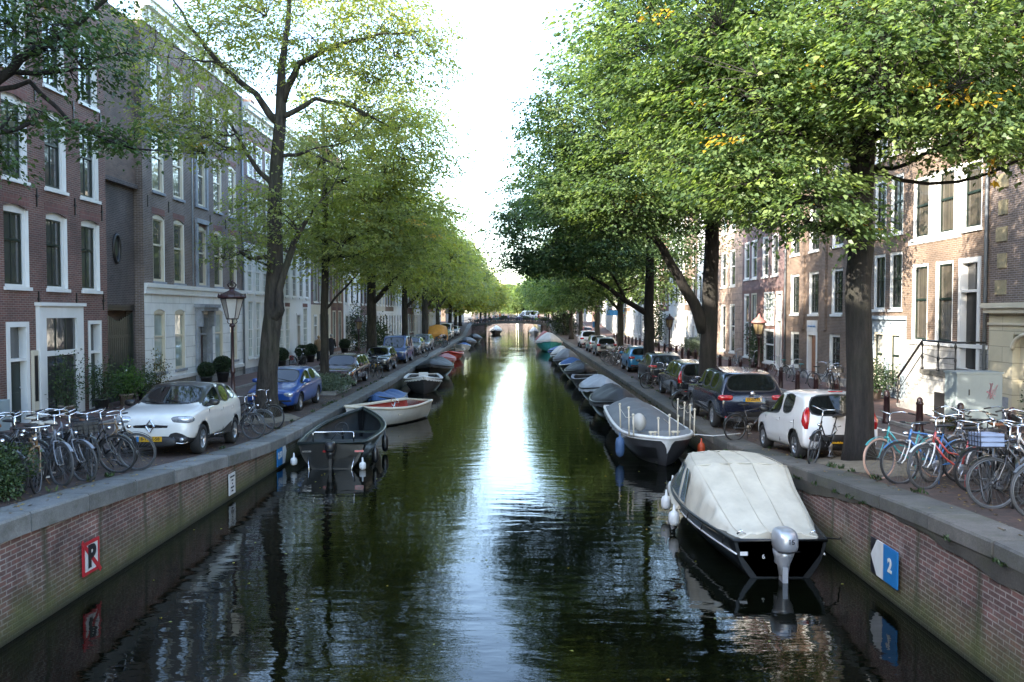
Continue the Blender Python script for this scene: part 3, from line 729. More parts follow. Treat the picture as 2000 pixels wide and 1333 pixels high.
# left bank goes on unseen; two houses added in the street gap block sun
for (a, c, tp, cl, ref) in ((9.4, 17.2, 14.6, 'brown', 'nearest the near bridge'), (3.2, 9.4, 14.2, 'red', 'on the street corner'), (-3, 3.2, 14.4, 'plum', 'across the street corner'), (-12, -3, 14.2, 'red', 'first past the side street'), (-20, -12, 13.8, 'plum', 'second past the side street'), (-29, -20, 14.6, 'brown', 'third past the side street'), (-38, -29, 15.9, 'purple', 'fourth past the side street'), (-47, -38, 15.9, 'red', 'fifth past the side street')):
    n = 3; yy = [a + (c - a) * (i + .5) / n for i in range(n)]
    house(-1, a, c, tp, BR[cl], cols(yy, 1.1, ((5, 7.2), (8, 10.2), (11, 12.8)), 'sashd') + cols(yy[:2], 1.1, ((1.6, 4),), 'plain'), f'{NAMEC[cl]} corner-side canal house, {ref}', doors=((yy[2], 1.1, 1.05, 4.1, m_dkgreen, .7),), lod=1, roof=False)  # roofless, most tops lowered, so sun reaches the right-bank crowns

# --- right bank
# A: cream portal building
wA = cols((22.1, 19.6, 17.1), 1.25, ((5.2, 7.6), (8.6, 11.0), (11.9, 14.)), 'b1')
A_ = house(1, 12., 24.85, 16.5, BR['purple'], wA, 'purple brick house with yellow quoin blocks over a cream arched portal', bands=((1.75, m_bluest), (4.45, m_ashC)), doors=((22.9, 1.7, .8, 3.75, m_ashC, 0, m_ashC),), soldier=False)
ycA = 18.425
def ab(b, o0, o1, Y0, Y1, z0, z1, mi=0): b.box(o0, o1, -(Y1 - ycA), -(Y0 - ycA), z0, z1, mi)
b = MB(); ab(b, 0, .28, 12.1, 24.84, 4.35, 4.5); ab(b, 0, .2, 12.1, 24.84, 4.2, 4.35); ab(b, 0, .06, 12.1, 24.84, 3.85, 3.92); b.build('moulding', m_cream, A_)
for i in range(10): b = MB(); z = 4.75 + i * .78; ab(b, .0, .03, 24.0, 24.55 - (i % 2) * .1, z, z + .42); b.build('quoin', stone('quoin_stone', (.27, .23, .14), .5), A_)
b = MB(); n = 14; pts = []
for i in range(n + 1):
    a = pi * i / n; pts.append((.002, -(22.9 - ycA) + .72 * cos(a), 3.15 + .45 * sin(a)))
b.tube([(.03, p[1], p[2]) for p in pts], .06, 6); b.build('arch_moulding', m_cream, A_)
b = MB(); ab(b, .0, .06, 24.12, 24.19, 1.9, 2.3); b.build('intercom', m_black, A_)
# B: brick house with stoop
wB = [(29.15, 1.12, 3.2, 5.95, 'sash'), (27.5, 1.12, 3.2, 5.95, 'sash')] + cols((29.15, 27.5, 25.9), 1.12, ((6.85, 9.0), (9.9, 11.9), (12.7, 14.3)), 'sash') + [(28.9, .9, 1.35, 2.1, 'plain'), (27.3, .9, 1.35, 2.1, 'plain')]
B_ = house(1, 24.85, 30.1, 15.6, BR['brown'], wB, 'brown brick house with stone basement, iron-railed stoop and tall front door', bands=((3.1, m_plin),), doors=((25.95, 1.25, 2.42, 5.95, m_black, .85),), pipe=24.95, soldier=False)
ycB = (24.85 + 30.1) / 2
def bb(b, o0, o1, Y0, Y1, z0, z1, mi=0): b.box(o0, o1, -(Y1 - ycB), -(Y0 - ycB), z0, z1, mi)
b = MB()
for z0, z1 in ((6.65, 9.1), ): bb(b, .0, .035, 26.5, 30.0, z0, 6.82)
bb(b, 0, .03, 28.1, 28.55, 6.85, 9.0); bb(b, 0, .03, 26.5, 26.9, 6.85, 9.0); bb(b, 0, .06, 24.9, 30.05, 3.1, 3.22)
b.build('window_band', m_white, B_)
# C: narrow house with blue-grey base
wC = [(32.4, .85, 1.4, 3.45, 'curt'), (31.0, .85, 1.4, 3.45, 'curt')] + cols((32.4, 31.0), .98, ((4.35, 6.5), (7.2, 9.4), (10.2, 12.2)), 'sashd')
C_ = house(1, 30.1, 33.3, 14.9, BR['brown'], wC, 'narrow brick house with blue-grey painted ground floor right of the tree trunk', bands=((3.95, m_blueg),), soldier=False)
b = MB(); b.box(0, .09, -1.6, 1.6, 3.95, 4.1); b.build('moulding', m_blueg, C_)
# D: brick house with green sash grids and sign over the door
wD = cols((42.3, 39.6, 36.7, 34.4), 1.25, ((4.15, 6.2), (7.2, 9.4), (10.3, 12.2), (13, 14.4)), 'dg') + [(42.2, 1.2, 1.5, 3.25, 'dg'), (36.9, 1.2, 1.5, 3.25, 'dg'), (34.5, 1.2, 1.5, 3.25, 'dg')]
m_wood = M('varnished_wood', (.22, .085, .03), .35, var=.35, scale=5)
D_ = house(1, 33.3, 43.9, 15.5, BR['brown'], wD, 'wide brown brick house with gridded dark sashes and varnished wooden door', doors=((39.7, 1.35, 1.05, 3.3, m_wood),), bands=((1.35, m_plin),), soldier=False, pipe=43.6)
ycD = 38.6
b = MB(); b.box(.0, .05, -(40.35 - ycD), -(39.05 - ycD), 3.3, 3.85); sb = b.build('sign_board', m_swhite, D_)
text('sign_lettering', 'De tweede liefde', .15, m_sblue, sb, (.055, -(39.7 - ycD), 3.57), XL)
for Yp in (41.0, 38.1, 35.6):
    b = MB(); b.box(0, .1, -(Yp + .22 - ycD), -(Yp - .22 - ycD), 3.4 if Yp < 41.5 else 1.3, 15.4); b.build('pilaster', BR['brown'], D_)
# E and F
wE = [(51.2, 1.1, 1.5, 5.4, 'plain'), (49.6, 1.1, 1.5, 5.4, 'curt'), (46.6, 1.9, 3.6, 5.4, 'grid'), (46.6, 1.9, 1.4, 3.3, 'plain')] + cols((51.2, 49.6, 47.4, 45.6), 1.1, ((6.3, 8.6), (9.6, 11.6), (12.6, 14.2)), 'plain')
house(1, 43.9, 52.2, 15.1, BR['plum'], wE, 'plum brick house with gridded white shop window behind the near right lamp', doors=((44.8, 1.0, 1.1, 5.4, m_dkgreen, 1.4),), bands=((5.6, BR['red']),), soldier=False)
wF = cols((57., 54.6), 1.3, ((1.6, 4.8), (6, 8.4), (9.6, 11.6)), 'plain')
house(1, 52.2, 59.5, 14.6, stone('pink_stone', (.36, .27, .22), .2, joints=1.4), wF, 'pinkish stone-fronted building with tall arched bays beyond the plum house', bands=((1.2, m_plin),), soldier=False)
row(1, 59.5, 146, 21, ['white', 'brown', 'white', 'orange', 'cream', 'grey', 'white', 'brown', 'cream', 'white', 'red', 'white', 'brown', 'cream', 'orange', 'white', 'brown'], 'pinkish stone front on the right bank')
row(1, 160, 214, 22, ['brown', 'plum', 'grey', 'brown', 'purple', 'brown', 'red', 'brown', 'red'], 'far bridge on the right bank')
for (a, c, cl, ref) in ((2, 12, 'brown', 'nearest the near bridge'),):
    n = 3; yy = [a + (c - a) * (i + .5) / n for i in range(n)]
    house(1, a, c, 15, BR[cl], cols(yy, 1.1, ((5, 7.2), (8, 10.2), (11, 12.8)), 'sashd') + cols(yy, 1.1, ((1.6, 4),), 'plain'), f'{NAMEC[cl]} right-bank house, {ref}', lod=1)

# buildings closing the vista far beyond the bridge
for i, (x, y, w_, hh, cl) in enumerate(((-9, 300, 16, 11, 'dark'), (7, 302, 14, 9, 'purple'), (22, 304, 14, 12, 'purple'))):
    rt = thing('distant_building', f'{NAMEC[cl]} building closing the far end of the canal, {["left", "middle", "right"][i]} one', 'building', (x, y, 0))
    b = MB(); b.box(-w_ / 2 + .01, w_ / 2 - .01, 0, 10, 0, hh); b.build('wall', BR[cl], rt)
    for k in range(3):
        for j in range(5): b = MB(); xx = -w_ / 2 + w_ * (j + .5) / 5; b.box(xx - .6, xx + .6, -.03, 0, 2.5 + k * 3.4, 4.6 + k * 3.4); b.build('window', g_dark, rt)
    b = MB(); b.add([(-w_ / 2, -.3, hh), (w_ / 2, -.3, hh), (w_ / 2, 10, hh), (-w_ / 2, 10, hh), (-w_ / 2, 5, hh + 4), (w_ / 2, 5, hh + 4)], [(0, 1, 5, 4), (3, 4, 5, 2), (0, 4, 3), (1, 2, 5)]); b.build('roof', m_tile, rt)

# stoop in front of B (runs along the front, steps go down away from the camera)
st_ = thing('front_stoop', 'stone stoop with black iron railings below the tall front door', 'stoop', (13.0, 26.2, 0))
b = MB(); b.box(0, 1.18, -1.7, .3, .8, 2.25); b.build('landing_base', m_plin, st_)
b = MB(); b.box(-.05, 1.18, -1.75, .34, 2.25, 2.4); b.build('landing', m_copeR, st_)
b = MB(); n = 7
for i in range(n):
    z1 = 2.25 - (i + 1) * (1.3 / 8); b.box(0.003, 1.16, .3 + i * .24, .3 + (i + 1) * .24, .8, z1 - .05); b.box(-.03, 1.16, .3 + i * .24 - .03, .3 + (i + 1) * .24, z1 - .05, z1)
b.build('steps', m_kerb, st_)
b = MB(); b.box(-.012, 0, -1.35, -.55, .95, 1.75); b.box(-.012, 0, -.95 - .0, -.94, .95, 1.75); b.build('basement_door', m_black, st_)
b = MB(); zt = 2.4
b.tube([(.02, -1.7, zt + .92), (.02, .3, zt + .92), (.02, .3 + 7 * .24, 1.05 + .95)], .04, 6)
b.tube([(.02, -1.7, zt + .92), (.9, -1.7, zt + .92)], .035, 6)
b.tube([(.02, -1.7, zt + .45), (.02, -.7, zt + .40), (.02, .3, zt + .5), (.02, .3 + 7 * .24, 1.05 + .45)], .016, 5)
for y, z in ((-1.7, zt), (-.7, zt), (.3, zt), (.3 + 7 * .24, .95)):
    b.lathe([(.05, 0), (.05, .06), (.03, .1), (.022, .3), (.045, .38), (.022, .46), (.02, .7), (.045, .8), (.02, .88), (.02, .93)], (.02, y, z), 8)
b.build('railing', m_black, st_)
# grey utility cabinet
cb = thing('utility_cabinet', 'large pale grey utility cabinet with pink scribble beside the cream portal', 'cabinet', (12.45, 22.2, .9), pi / 2)
m_cab = M('cabinet_grey', (.27, .32, .33), .5, var=.06, scale=1.2, dirt=.35)
b = MB(); b.box(.0, .55, -.56, .56, .02, .42); b.build('base', m_cab, cb)
b = MB(); b.box(-.03, .6, -.62, .62, .42, 1.66); cbx = b.mesh('body', m_cab); nob('body', bake(cbx, [bevel(.02)]), cb)
b = MB(); b.box(-.05, .62, -.64, .64, 1.66, 1.71); b.build('top', m_cab, cb)
b = MB(); b.box(-.05, -.03, .27, .295, 1.08, 1.24); b.build('handle', m_black, cb)
b = MB(); rp = random.Random(3)
m_pink = M('pink_spray', (.6, .25, .3), .6)
for k in range(3):
    b.tube([(-.034, -.33 + rp.uniform(-.15, .15), 1.2 + rp.uniform(-.25, .25)) for _ in range(7)], .007, 4)
b.build('graffiti', m_pink, cb)
# ------------------------------------------------------------------ trees
def leaf_mesh(name, P, D, Nn, L, Wd, tint, mat):
    """P base, D direction, Nn normal (n,3); one folded leaf blade per row"""
    n = len(P); D = D / np.linalg.norm(D, axis=1)[:, None]
    S = np.cross(D, Nn); S /= (np.linalg.norm(S, axis=1)[:, None] + 1e-9); N2 = np.cross(S, D)
    L = L[:, None]; Wd = Wd[:, None]
    V = np.empty((n, 4, 3)); V[:, 0] = P; V[:, 1] = P + D * L * .42 + S * Wd * .5 + N2 * Wd * .12; V[:, 2] = P + D * L - N2 * L * .12; V[:, 3] = P + D * L * .42 - S * Wd * .5 + N2 * Wd * .12
    me = bpy.data.meshes.new(name); me.vertices.add(n * 4); me.vertices.foreach_set('co', V.reshape(-1).astype(np.float32))
    me.loops.add(n * 4); me.loops.foreach_set('vertex_index', np.arange(n * 4, dtype=np.int32))
    me.polygons.add(n); me.polygons.foreach_set('loop_start', np.arange(0, n * 4, 4, dtype=np.int32)); me.polygons.foreach_set('loop_total', np.full(n, 4, dtype=np.int32))
    a = me.attributes.new('tint', 'FLOAT', 'FACE'); a.data.foreach_set('value', np.clip(tint, 0, 1).astype(np.float32))
    me.update(calc_edges=True); me.materials.append(mat); return me

def curve_pts(a, b, n, sag, rng, wob=.06):
    a, b = np.array(a, float), np.array(b, float); L = np.linalg.norm(b - a); out = []
    w1 = rng.normal(0, wob * L, 3); w2 = rng.normal(0, wob * L * .5, 3)
    for i in range(n + 1):
        t_ = i / n; p = a + (b - a) * t_; p = p + w1 * sin(pi * t_) + w2 * sin(2 * pi * t_); p[2] += sag * L * sin(pi * t_); out.append(p)
    return out

def tree_meshes(seed, trunk, limbs, lumps, lmat, bmat, leaf=.095, nleaf=30, tint=(.1, .75), orange=.012, up_tint=.0, zc=9., spread=.8, flare=1.45):
    rng = np.random.default_rng(seed); b = MB()
    tr = [np.array(p[:3], float) for p in trunk]; rs = [p[3] for p in trunk]
    pts = []; rr = []
    z0 = trunk[0][2]
    for i in range(len(tr) - 1):
        for k in range(4): f = k / 4; pts.append(tr[i] * (1 - f) + tr[i + 1] * f + rng.normal(0, .012, 3)); rr.append(rs[i] * (1 - f) + rs[i + 1] * f)
    pts.append(tr[-1]); rr.append(rs[-1])
    rr = [r * (1 + (flare - 1) * math.exp(-(p[2] - z0) / .35)) for r, p in zip(rr, pts)]
    b.tube([tuple(p) for p in pts], rr, 14)
    nodes = [(p, r) for p, r in zip(pts, rr) if p[2] > z0 + 3.2]
    for lb in limbs:
        lp = [np.array(p[:3], float) for p in lb]; sub = []; sr = []
        for i in range(len(lp) - 1):
            for k in range(3): f = k / 3; sub.append(lp[i] * (1 - f) + lp[i + 1] * f + rng.normal(0, .02, 3)); sr.append(lb[i][3] * (1 - f) + lb[i + 1][3] * f)
        sub.append(lp[-1]); sr.append(lb[-1][3]); b.tube([tuple(p) for p in sub], sr, 8); nodes += list(zip(sub, sr))
    P = []; D = []; T = []; LL = []
    for (cx, cy, cz, rx, ry, rz, ns) in lumps:
        c = np.array((cx, cy, cz)); rad = np.array((rx, ry, rz))
        # limb towards the lump from a lower node
        best = min(nodes, key=lambda n_: np.linalg.norm(n_[0] - c) + (3 if n_[0][2] > cz - .3 * rz else 0) + (2. if n_[1] < .05 else 0))
        r0 = min(best[1] * .62, .05 + .035 * max(rx, ry)); k = 7
        cp = curve_pts(best[0], c - np.array((0, 0, .2 * rz)), k, -.05, rng); b.tube([tuple(p) for p in cp], [r0 * (1 - .6 * i / k) for i in range(k + 1)], 7)
        seg = [(p, r0 * (1 - .6 * i / k)) for i, p in enumerate(cp)][k // 2:]
        secs = list(seg)
        for _ in range(max(4, ns // 45)):
            v = rng.normal(0, 1, 3); v /= np.linalg.norm(v); e = c + v * rad * rng.uniform(.55, .92); s = seg[rng.integers(len(seg))]
            n_ = 6; q = curve_pts(s[0], e, n_, -.06, rng, .08); r1 = s[1] * .6
            b.tube([tuple(p) for p in q], [r1 * (1 - .8 * i / n_) for i in range(n_ + 1)], 5, caps=False); secs += [(p, r1 * (1 - .8 * i / n_)) for i, p in enumerate(q)][1:]
        SP = np.array([s[0] for s in secs]); 
        V = rng.normal(0, 1, (ns, 3)); V /= np.linalg.norm(V, axis=1)[:, None]; rad_f = rng.uniform(.25, 1.04, ns) ** .55
        C = c + V * rad * rad_f[:, None]
        for i in range(ns):
            e = C[i]; d2 = np.linalg.norm(SP - e, axis=1); j = int(np.argmin(d2 + (SP[:, 2] > e[2] + .3) * .8)); s = secs[j]
            dvec = e - s[0]; dl = np.linalg.norm(dvec) + 1e-6
            if dl < 3. and rng.random() < .5:
                q = curve_pts(s[0], e, 3, .03, rng, .05); b.tube([tuple(p) for p in q], [.012, .009, .007, .004], 3, caps=False)
            hd = np.array((dvec[0], dvec[1], dvec[2] * .25)) + (e - c) * .35 / max(1, rx); hd[2] *= .3
            hd = hd + rng.normal(0, .35, 3) * np.array((1, 1, .35)); hd /= np.linalg.norm(hd) + 1e-6; hd[2] -= .14
            side = np.cross(hd, (0, 0, 1)); side /= np.linalg.norm(side) + 1e-6
            m_ = nleaf; tt = rng.uniform(-.5, .55, m_) * spread * (leaf / .095) ** .4; fan = rng.normal(0, .24, m_) * spread
            base = e + hd * tt[:, None] + side * (fan * (.4 + .6 * (tt + .5)))[:, None] + np.array((0, 0, 1)) * (rng.normal(0, .055, m_) - .10 * np.abs(fan) - .10 * tt ** 2)[:, None] * (leaf / .095) ** .5
            sg = np.where(rng.random(m_) < .5, 1, -1)
            ld = hd + side * (sg * rng.uniform(.4, 1.1, m_))[:, None] + np.array((0, 0, -1)) * rng.uniform(.05, .75, m_)[:, None]
            P.append(base); D.append(ld)
            tb = rng.uniform(*tint) + up_tint * (e[2] - zc); ora = rng.random() < orange
            T.append(np.full(m_, 1.) * rng.uniform(.96, 1., m_) if ora else np.minimum(tb + rng.normal(0, .09, m_), .93)); LL.append(leaf * rng.uniform(.5, 1.2, m_))
    P = np.concatenate(P); D = np.concatenate(D); T = np.concatenate(T); LL = np.concatenate(LL)
    Nn = np.tile((0., 0., 1.), (len(P), 1)) + rng.normal(0, .38, (len(P), 3))
    return b.mesh('trunk', bmat), leaf_mesh('crown', P, D, Nn, LL, LL * .62, T, lmat)

def tree(label, x, y, meshes, group=None, rz=0, sc_=1.):
    t_ = thing('elm_tree', label, 'tree', (x, y, gz(x, y) - .05), rz, group); t_.scale = (sc_,) * 3
    nob('trunk', meshes[0], t_); nob('crown', meshes[1], t_); return t_

GR, GL = 'elm trees along the right quay', 'elm trees along the left quay'
# coordinates below are relative to the tree's foot
# nearest right elm
zb = gz(6.85, 16.4)
def rel(x0, y0, lst): return [(a - x0, b_ - y0, c - zb_, *r) for (a, b_, c, *r) in lst for zb_ in (gz(x0, y0),)]
def mk(x0, y0, seed, trunk, limbs, lumps, *a, **k):
    return tree_meshes(seed, rel(x0, y0, trunk), [rel(x0, y0, l) for l in limbs], rel(x0, y0, lumps), *a, **k)
zb = gz(6.85, 16.4)
m1 = mk(6.85, 16.4, 1, [(6.85, 16.4, zb, .27), (6.83, 16.4, 2.6, .255), (6.8, 16.45, 4.6, .245), (6.78, 16.4, 6.4, .235), (6.85, 16.4, 8.6, .22), (6.95, 16.5, 10., .20), (6.8, 16.6, 12, .12), (6.9, 16.5, 14, .05)],
  [[(6.9, 16.4, 9.6, .13), (7.5, 16.2, 10.4, .1), (8.6, 16., 11.2, .07), (10, 16, 12, .04)], [(6.9, 16.4, 9.4, .13), (6.2, 16.5, 10.2, .09), (4.6, 16.8, 10.3, .06), (3.2, 17, 9.8, .03)],
   [(6.8, 16.4, 7.2, .08), (5.9, 16.1, 7.7, .06), (4.9, 15.6, 7.6, .03)], [(6.8, 16.4, 7.6, .09), (7.8, 15.8, 8.2, .06), (9.2, 15.2, 8.3, .03)], [(6.8, 16.4, 6.2, .045), (6.2, 15.6, 6.5, .03), (5.6, 14.9, 6.3, .02)]],
  [(6.6, 15.4, 8.6, 2.6, 2.6, 1.5, 620), (4.4, 16.6, 8.3, 2.2, 2.6, 1.7, 560), (8.9, 15.8, 9.2, 2.5, 2.6, 1.6, 600), (10.8, 17.5, 9.4, 2.4, 2.6, 2.0, 480), (5.6, 17.6, 9.6, 3.0, 2.6, 1.7, 420),
   (3.2, 17.2, 10.2, 2.4, 2.6, 1.9, 520), (7.4, 16.6, 11.8, 4.0, 3.6, 1.9, 620), (5.2, 15.6, 6.5, 1.4, 1.5, .8, 130), (6.1, 15.3, 5.9, .7, .8, .4, 34), (4.2, 15.8, 6.8, 1.2, 1.5, .75, 120), (9.9, 15.2, 7.6, 1.5, 1.6, .6, 120), (7.9, 14.6, 7.4, 1.2, 1.3, .55, 80), (7.5, 16.5, 14.2, 3.2, 3.2, 1.4, 260)],
  l_green, m_barkD, leaf=.128, nleaf=27, tint=(.02, .8), orange=.009, spread=.74)
tree('nearest right-bank elm, straight dark trunk beside the row of parked bicycles', 6.85, 16.4, m1, GR)
m2 = mk(6.8, 29.6, 2, [(6.8, 29.6, .85, .33), (6.85, 29.6, 3., .30), (6.9, 29.6, 5, .28), (6.95, 29.6, 7.5, .24), (7., 29.6, 10., .18), (6.9, 29.5, 13, .09), (6.9, 29.5, 15, .04)],
  [[(6.7, 29.6, 3.6, .24), (6.3, 29.4, 4.6, .2), (5.6, 29.1, 5.6, .17), (5.0, 28.8, 6.6, .13), (3.6, 28.4, 8, .07)], [(6.9, 29.5, 7.4, .13), (8.2, 29.2, 9, .09), (9.6, 29, 10.5, .05)], [(6.9, 29.5, 8.5, .12), (5, 29.6, 10.5, .08), (3, 29.8, 12, .04)]],
  [(3.9, 28.4, 8.6, 2.8, 3., 1.8, 560), (2.7, 29., 11.2, 2.6, 3., 2.2, 560), (6.2, 28.6, 9.2, 2.8, 3., 2.0, 520), (8.9, 29, 9.6, 3., 3.2, 2.4, 480), (5., 29.6, 13.2, 3.6, 3.4, 2.4, 620), (8.8, 29.5, 13.4, 3.6, 3.4, 2.2, 420), (2.0, 29.6, 8.2, 1.8, 2.2, 1.2, 240), (6.3, 29.4, 16., 3.2, 3.2, 1.4, 240)],
  l_green, m_barkD, leaf=.155, nleaf=28, tint=(.0, .68), orange=.005, spread=1.)
tree('second right-bank elm with a thick limb forking left, behind the navy off-roader', 6.8, 29.6, m2, GR)
m3 = mk(7.1, 44.5, 3, [(7.1, 44.5, .85, .30), (7.05, 44.5, 4, .27), (7.1, 44.5, 7.5, .22), (7., 44.5, 11, .14), (7., 44.5, 14, .05)],
  [[(7., 44.5, 4.2, .17), (5.8, 44.2, 4.9, .14), (4.4, 43.8, 5.9, .10), (2.9, 43.4, 6.6, .06)], [(5.8, 44.2, 4.9, .09), (5, 44.3, 6.4, .06), (4.3, 44.4, 7.6, .03)]],
  [(1.6, 43.2, 8.6, 3.2, 3.4, 2.3, 620), (4.2, 43.6, 7.3, 2.8, 3.2, 1.3, 320), (4.2, 44, 11., 3.2, 3.6, 2.6, 480), (1.9, 44, 12.6, 2.4, 3., 2.4, 300), (.9, 43.6, 10.4, 2., 2.6, 1.6, 180), (8.8, 44, 10, 3.6, 3.6, 3.2, 420), (6.4, 44.4, 14., 4, 4, 2.2, 420), (.4, 43, 6.9, 1.6, 2., .7, 110)],
  l_dark, m_barkD, leaf=.19, nleaf=22, tint=(.1, .85), orange=.01, spread=1.2)
tree('third right-bank elm, dark dense crown with a low limb reaching over the water', 7.1, 44.5, m3, GR)
def generic(seed, lmat, over=1., r=5., h=14.5, n=1., leaf=.26, tint=(.1, .7), up=.0, orange=0., bottom=5.2, tr=.27, lean=0.):
    rng = np.random.default_rng(seed + 100); q = over
    lumps = [(q * 3.2, 0, bottom + 2.6, r * .62, r * .72, 2.2, int(300 * n)), (-q * 2.2, .5, bottom + 3, r * .6, r * .7, 2.4, int(260 * n)), (q * 1.2, -2, bottom + 4.8, r * .62, r * .6, 2.4, int(260 * n)), (q * 1.0, 2, bottom + 5.2, r * .62, r * .6, 2.4, int(240 * n)), (0, 0, h - 3, r * .66, r * .66, 2.2, int(300 * n)), (q * 3.8, rng.uniform(-1, 1), bottom + 4.6, r * .42, r * .5, 1.8, int(140 * n)), (-q * 3.6, 0, bottom + 5.4, r * .42, r * .5, 2., int(120 * n))]
    return tree_meshes(seed, [(0, 0, 0, tr), (lean * .3, 0, 2.5, tr * .9), (lean, 0, 5, tr * .8), (lean, 0, 8, tr * .6), (lean * .6, 0, h - 3, tr * .25)], [[(lean, 0, 4, tr * .55), (lean + q * 1.2, .3, 5.2, tr * .4), (lean + q * 2.6, .5, 6.4, tr * .2)]], lumps, lmat, m_bark, leaf=leaf, nleaf=22, tint=tint, up_tint=up, zc=9, orange=orange, spread=1.5)
gR = [generic(11, l_green, -1., r=5.4, tint=(.15, .7), bottom=3.9, n=1.1), generic(12, l_green, -1., r=5.2, tint=(.3, .85), bottom=4.2, h=13.5, n=1.1)]
gF = [generic(13, l_green, -1., leaf=.42, n=.55, tint=(.3, .85), bottom=3.4), generic(14, l_yellow, 1., leaf=.40, n=.5, tint=(.3, .9), bottom=3.2, r=5.2)]
for i, (x, y) in enumerate(((7.2, 58), (6.9, 72), (6.9, 91), (6.9, 108), (6.9, 124), (6.8, 140))):
    tree(f'{ORD[i + 3]} right-bank elm, the {ORD[i]} with a thin distant trunk past the dark low-limbed elm', x, y, gR[i % 2] if i < 3 else gF[0], GR, rz=(.3 * i - .4), sc_=[.88, .95, .98, 1.02, .96, 1.][i])
# left bank
x1, y1 = -8.15, 26.3
m4 = mk(x1, y1, 4, [(x1, y1, .85, .36), (x1 + .05, y1, 2.4, .31), (x1 + .25, y1, 4.2, .29), (x1 + .33, y1, 6., .25), (x1 + .36, y1, 8.5, .21), (x1 + .55, y1, 10.6, .18), (x1 + .62, y1, 12.2, .12), (x1 + .85, y1, 13.6, .08), (x1 + .9, y1, 15.2, .04)],
  [[(x1 + .3, y1 - .1, 4.1, .22), (x1 + .52, y1 - .25, 4.35, .17), (x1 + .55, y1 - .3, 5.0, .12), (x1 + .95, y1 - .2, 6.5, .10), (x1 + 1.5, y1, 7.4, .06)],
   [(x1 + .5, y1, 10.3, .14), (x1 - .2, y1 - .2, 11.2, .10), (x1 - 1.2, y1 - .4, 12.0, .08), (x1 - 2.2, y1 - .4, 13.3, .05), (x1 - 3, y1, 14.5, .02)],
   [(x1 + .6, y1, 11., .13), (x1 + 1.2, y1 - .2, 12.1, .10), (x1 + 2.4, y1 - .4, 12.6, .07), (x1 + 3.8, y1 - .3, 13.0, .04), (x1 + 5, y1, 13.2, .02)],
   [(x1 + .6, y1, 10.5, .10), (x1 + 1.6, y1 + .2, 11.1, .07), (x1 + 2.8, y1 + .3, 10.9, .05), (x1 + 4, y1, 10.2, .025)],
   [(x1 + .4, y1, 9.2, .07), (x1 + 1.4, y1, 9.4, .05), (x1 + 2.6, y1 - .3, 8.8, .03)],
   [(x1 + .35, y1, 8.2, .09), (x1 - .3, y1 - .2, 9., .07), (x1 - 1, y1 - .3, 10.3, .04)], [(x1 + .1, y1, 5.8, .04), (x1 - .6, y1 - .4, 6.1, .025), (x1 - 1.2, y1 - .6, 6., .012)]],
  [(-6.6, 26, 13.4, 3.6, 3.4, 1.9, 370), (-10.2, 26, 12.6, 2.6, 2.8, 1.9, 240), (-9.6, 25.6, 9.9, 2.0, 2.2, 1.0, 120), (-3.9, 26, 12.6, 2.2, 2.6, 1.5, 210), (-5.6, 26.2, 9.2, 2.0, 2.4, 1.1, 105), (-8.6, 25.2, 6.3, 1.1, 1.2, .7, 42), (-4.6, 26, 10.6, 2.0, 2.2, .9, 90), (-7.2, 25.4, 7.3, 1.2, 1.4, .9, 50), (-11.2, 27, 10.6, 1.8, 2., 1.0, 60), (-7.5, 26.5, 15.6, 3.8, 3.6, 1.5, 210)],
  l_yellow, m_bark, leaf=.125, nleaf=26, tint=(.12, .62), up_tint=.035, zc=9, orange=.004)
tree('nearest full left-bank elm with open yellowing crown and leaning trunk beside the blue hatchback', x1, y1, m4, GL)
x2, y2 = -8.6, 36.2
m5 = mk(x2, y2, 5, [(x2, y2, .85, .20), (x2, y2, 3.5, .17), (x2 + .05, y2, 6, .16), (x2 + .1, y2, 9, .12), (x2, y2, 13, .05)],
  [[(x2, y2, 4.3, .06), (x2 + .8, y2 - .2, 5.2, .05), (x2 + 1.6, y2 - .4, 6., .03)], [(x2, y2, 6.4, .1), (x2 + 1.2, y2, 7.6, .07), (x2 + 2.8, y2, 8.2, .04)]],
  [(-7.2, 36, 10.8, 3.4, 3.6, 2.4, 480), (-4.9, 35.6, 11.4, 2.5, 3., 2.1, 300), (-6.4, 35.4, 7.3, 3.2, 3.2, 1.5, 380), (-10, 36, 8.6, 2.6, 3, 2., 240), (-5.2, 35.6, 8.7, 2.2, 2.8, 1.5, 210), (-6.8, 36, 13.4, 3.4, 3.4, 1.6, 240)],
  l_yellow, m_bark, leaf=.16, nleaf=25, tint=(.2, .7), up_tint=.03, zc=9, spread=1.1, orange=.004)
tree('slim left-bank elm rising from the planted bed in front of the maroon estate car', x2, y2, m5, GL)
gL = [generic(21, l_yellow, 1., r=5.4, leaf=.22, tint=(.3, .85), up=.02, bottom=4.3, h=14.2, n=.8, tr=.33), generic(22, l_yellow, 1., r=5.2, leaf=.24, tint=(.25, .8), up=.02, bottom=4.6, h=13.6, n=.75)]
for i, (x, y) in enumerate(((-8.9, 49.5), (-8.9, 64), (-9.1, 79.5), (-9.3, 94), (-9.2, 110), (-9.6, 125), (-10, 140))):
    tree(f'left-bank elm, the {ORD[i]} trunk past the slim elm of the planted bed', x, y, gL[i % 2] if i < 4 else gF[1], GL, rz=(.35 * i - .5), sc_=[1., .95, 1., .98, 1.02, 1., 1.][i])
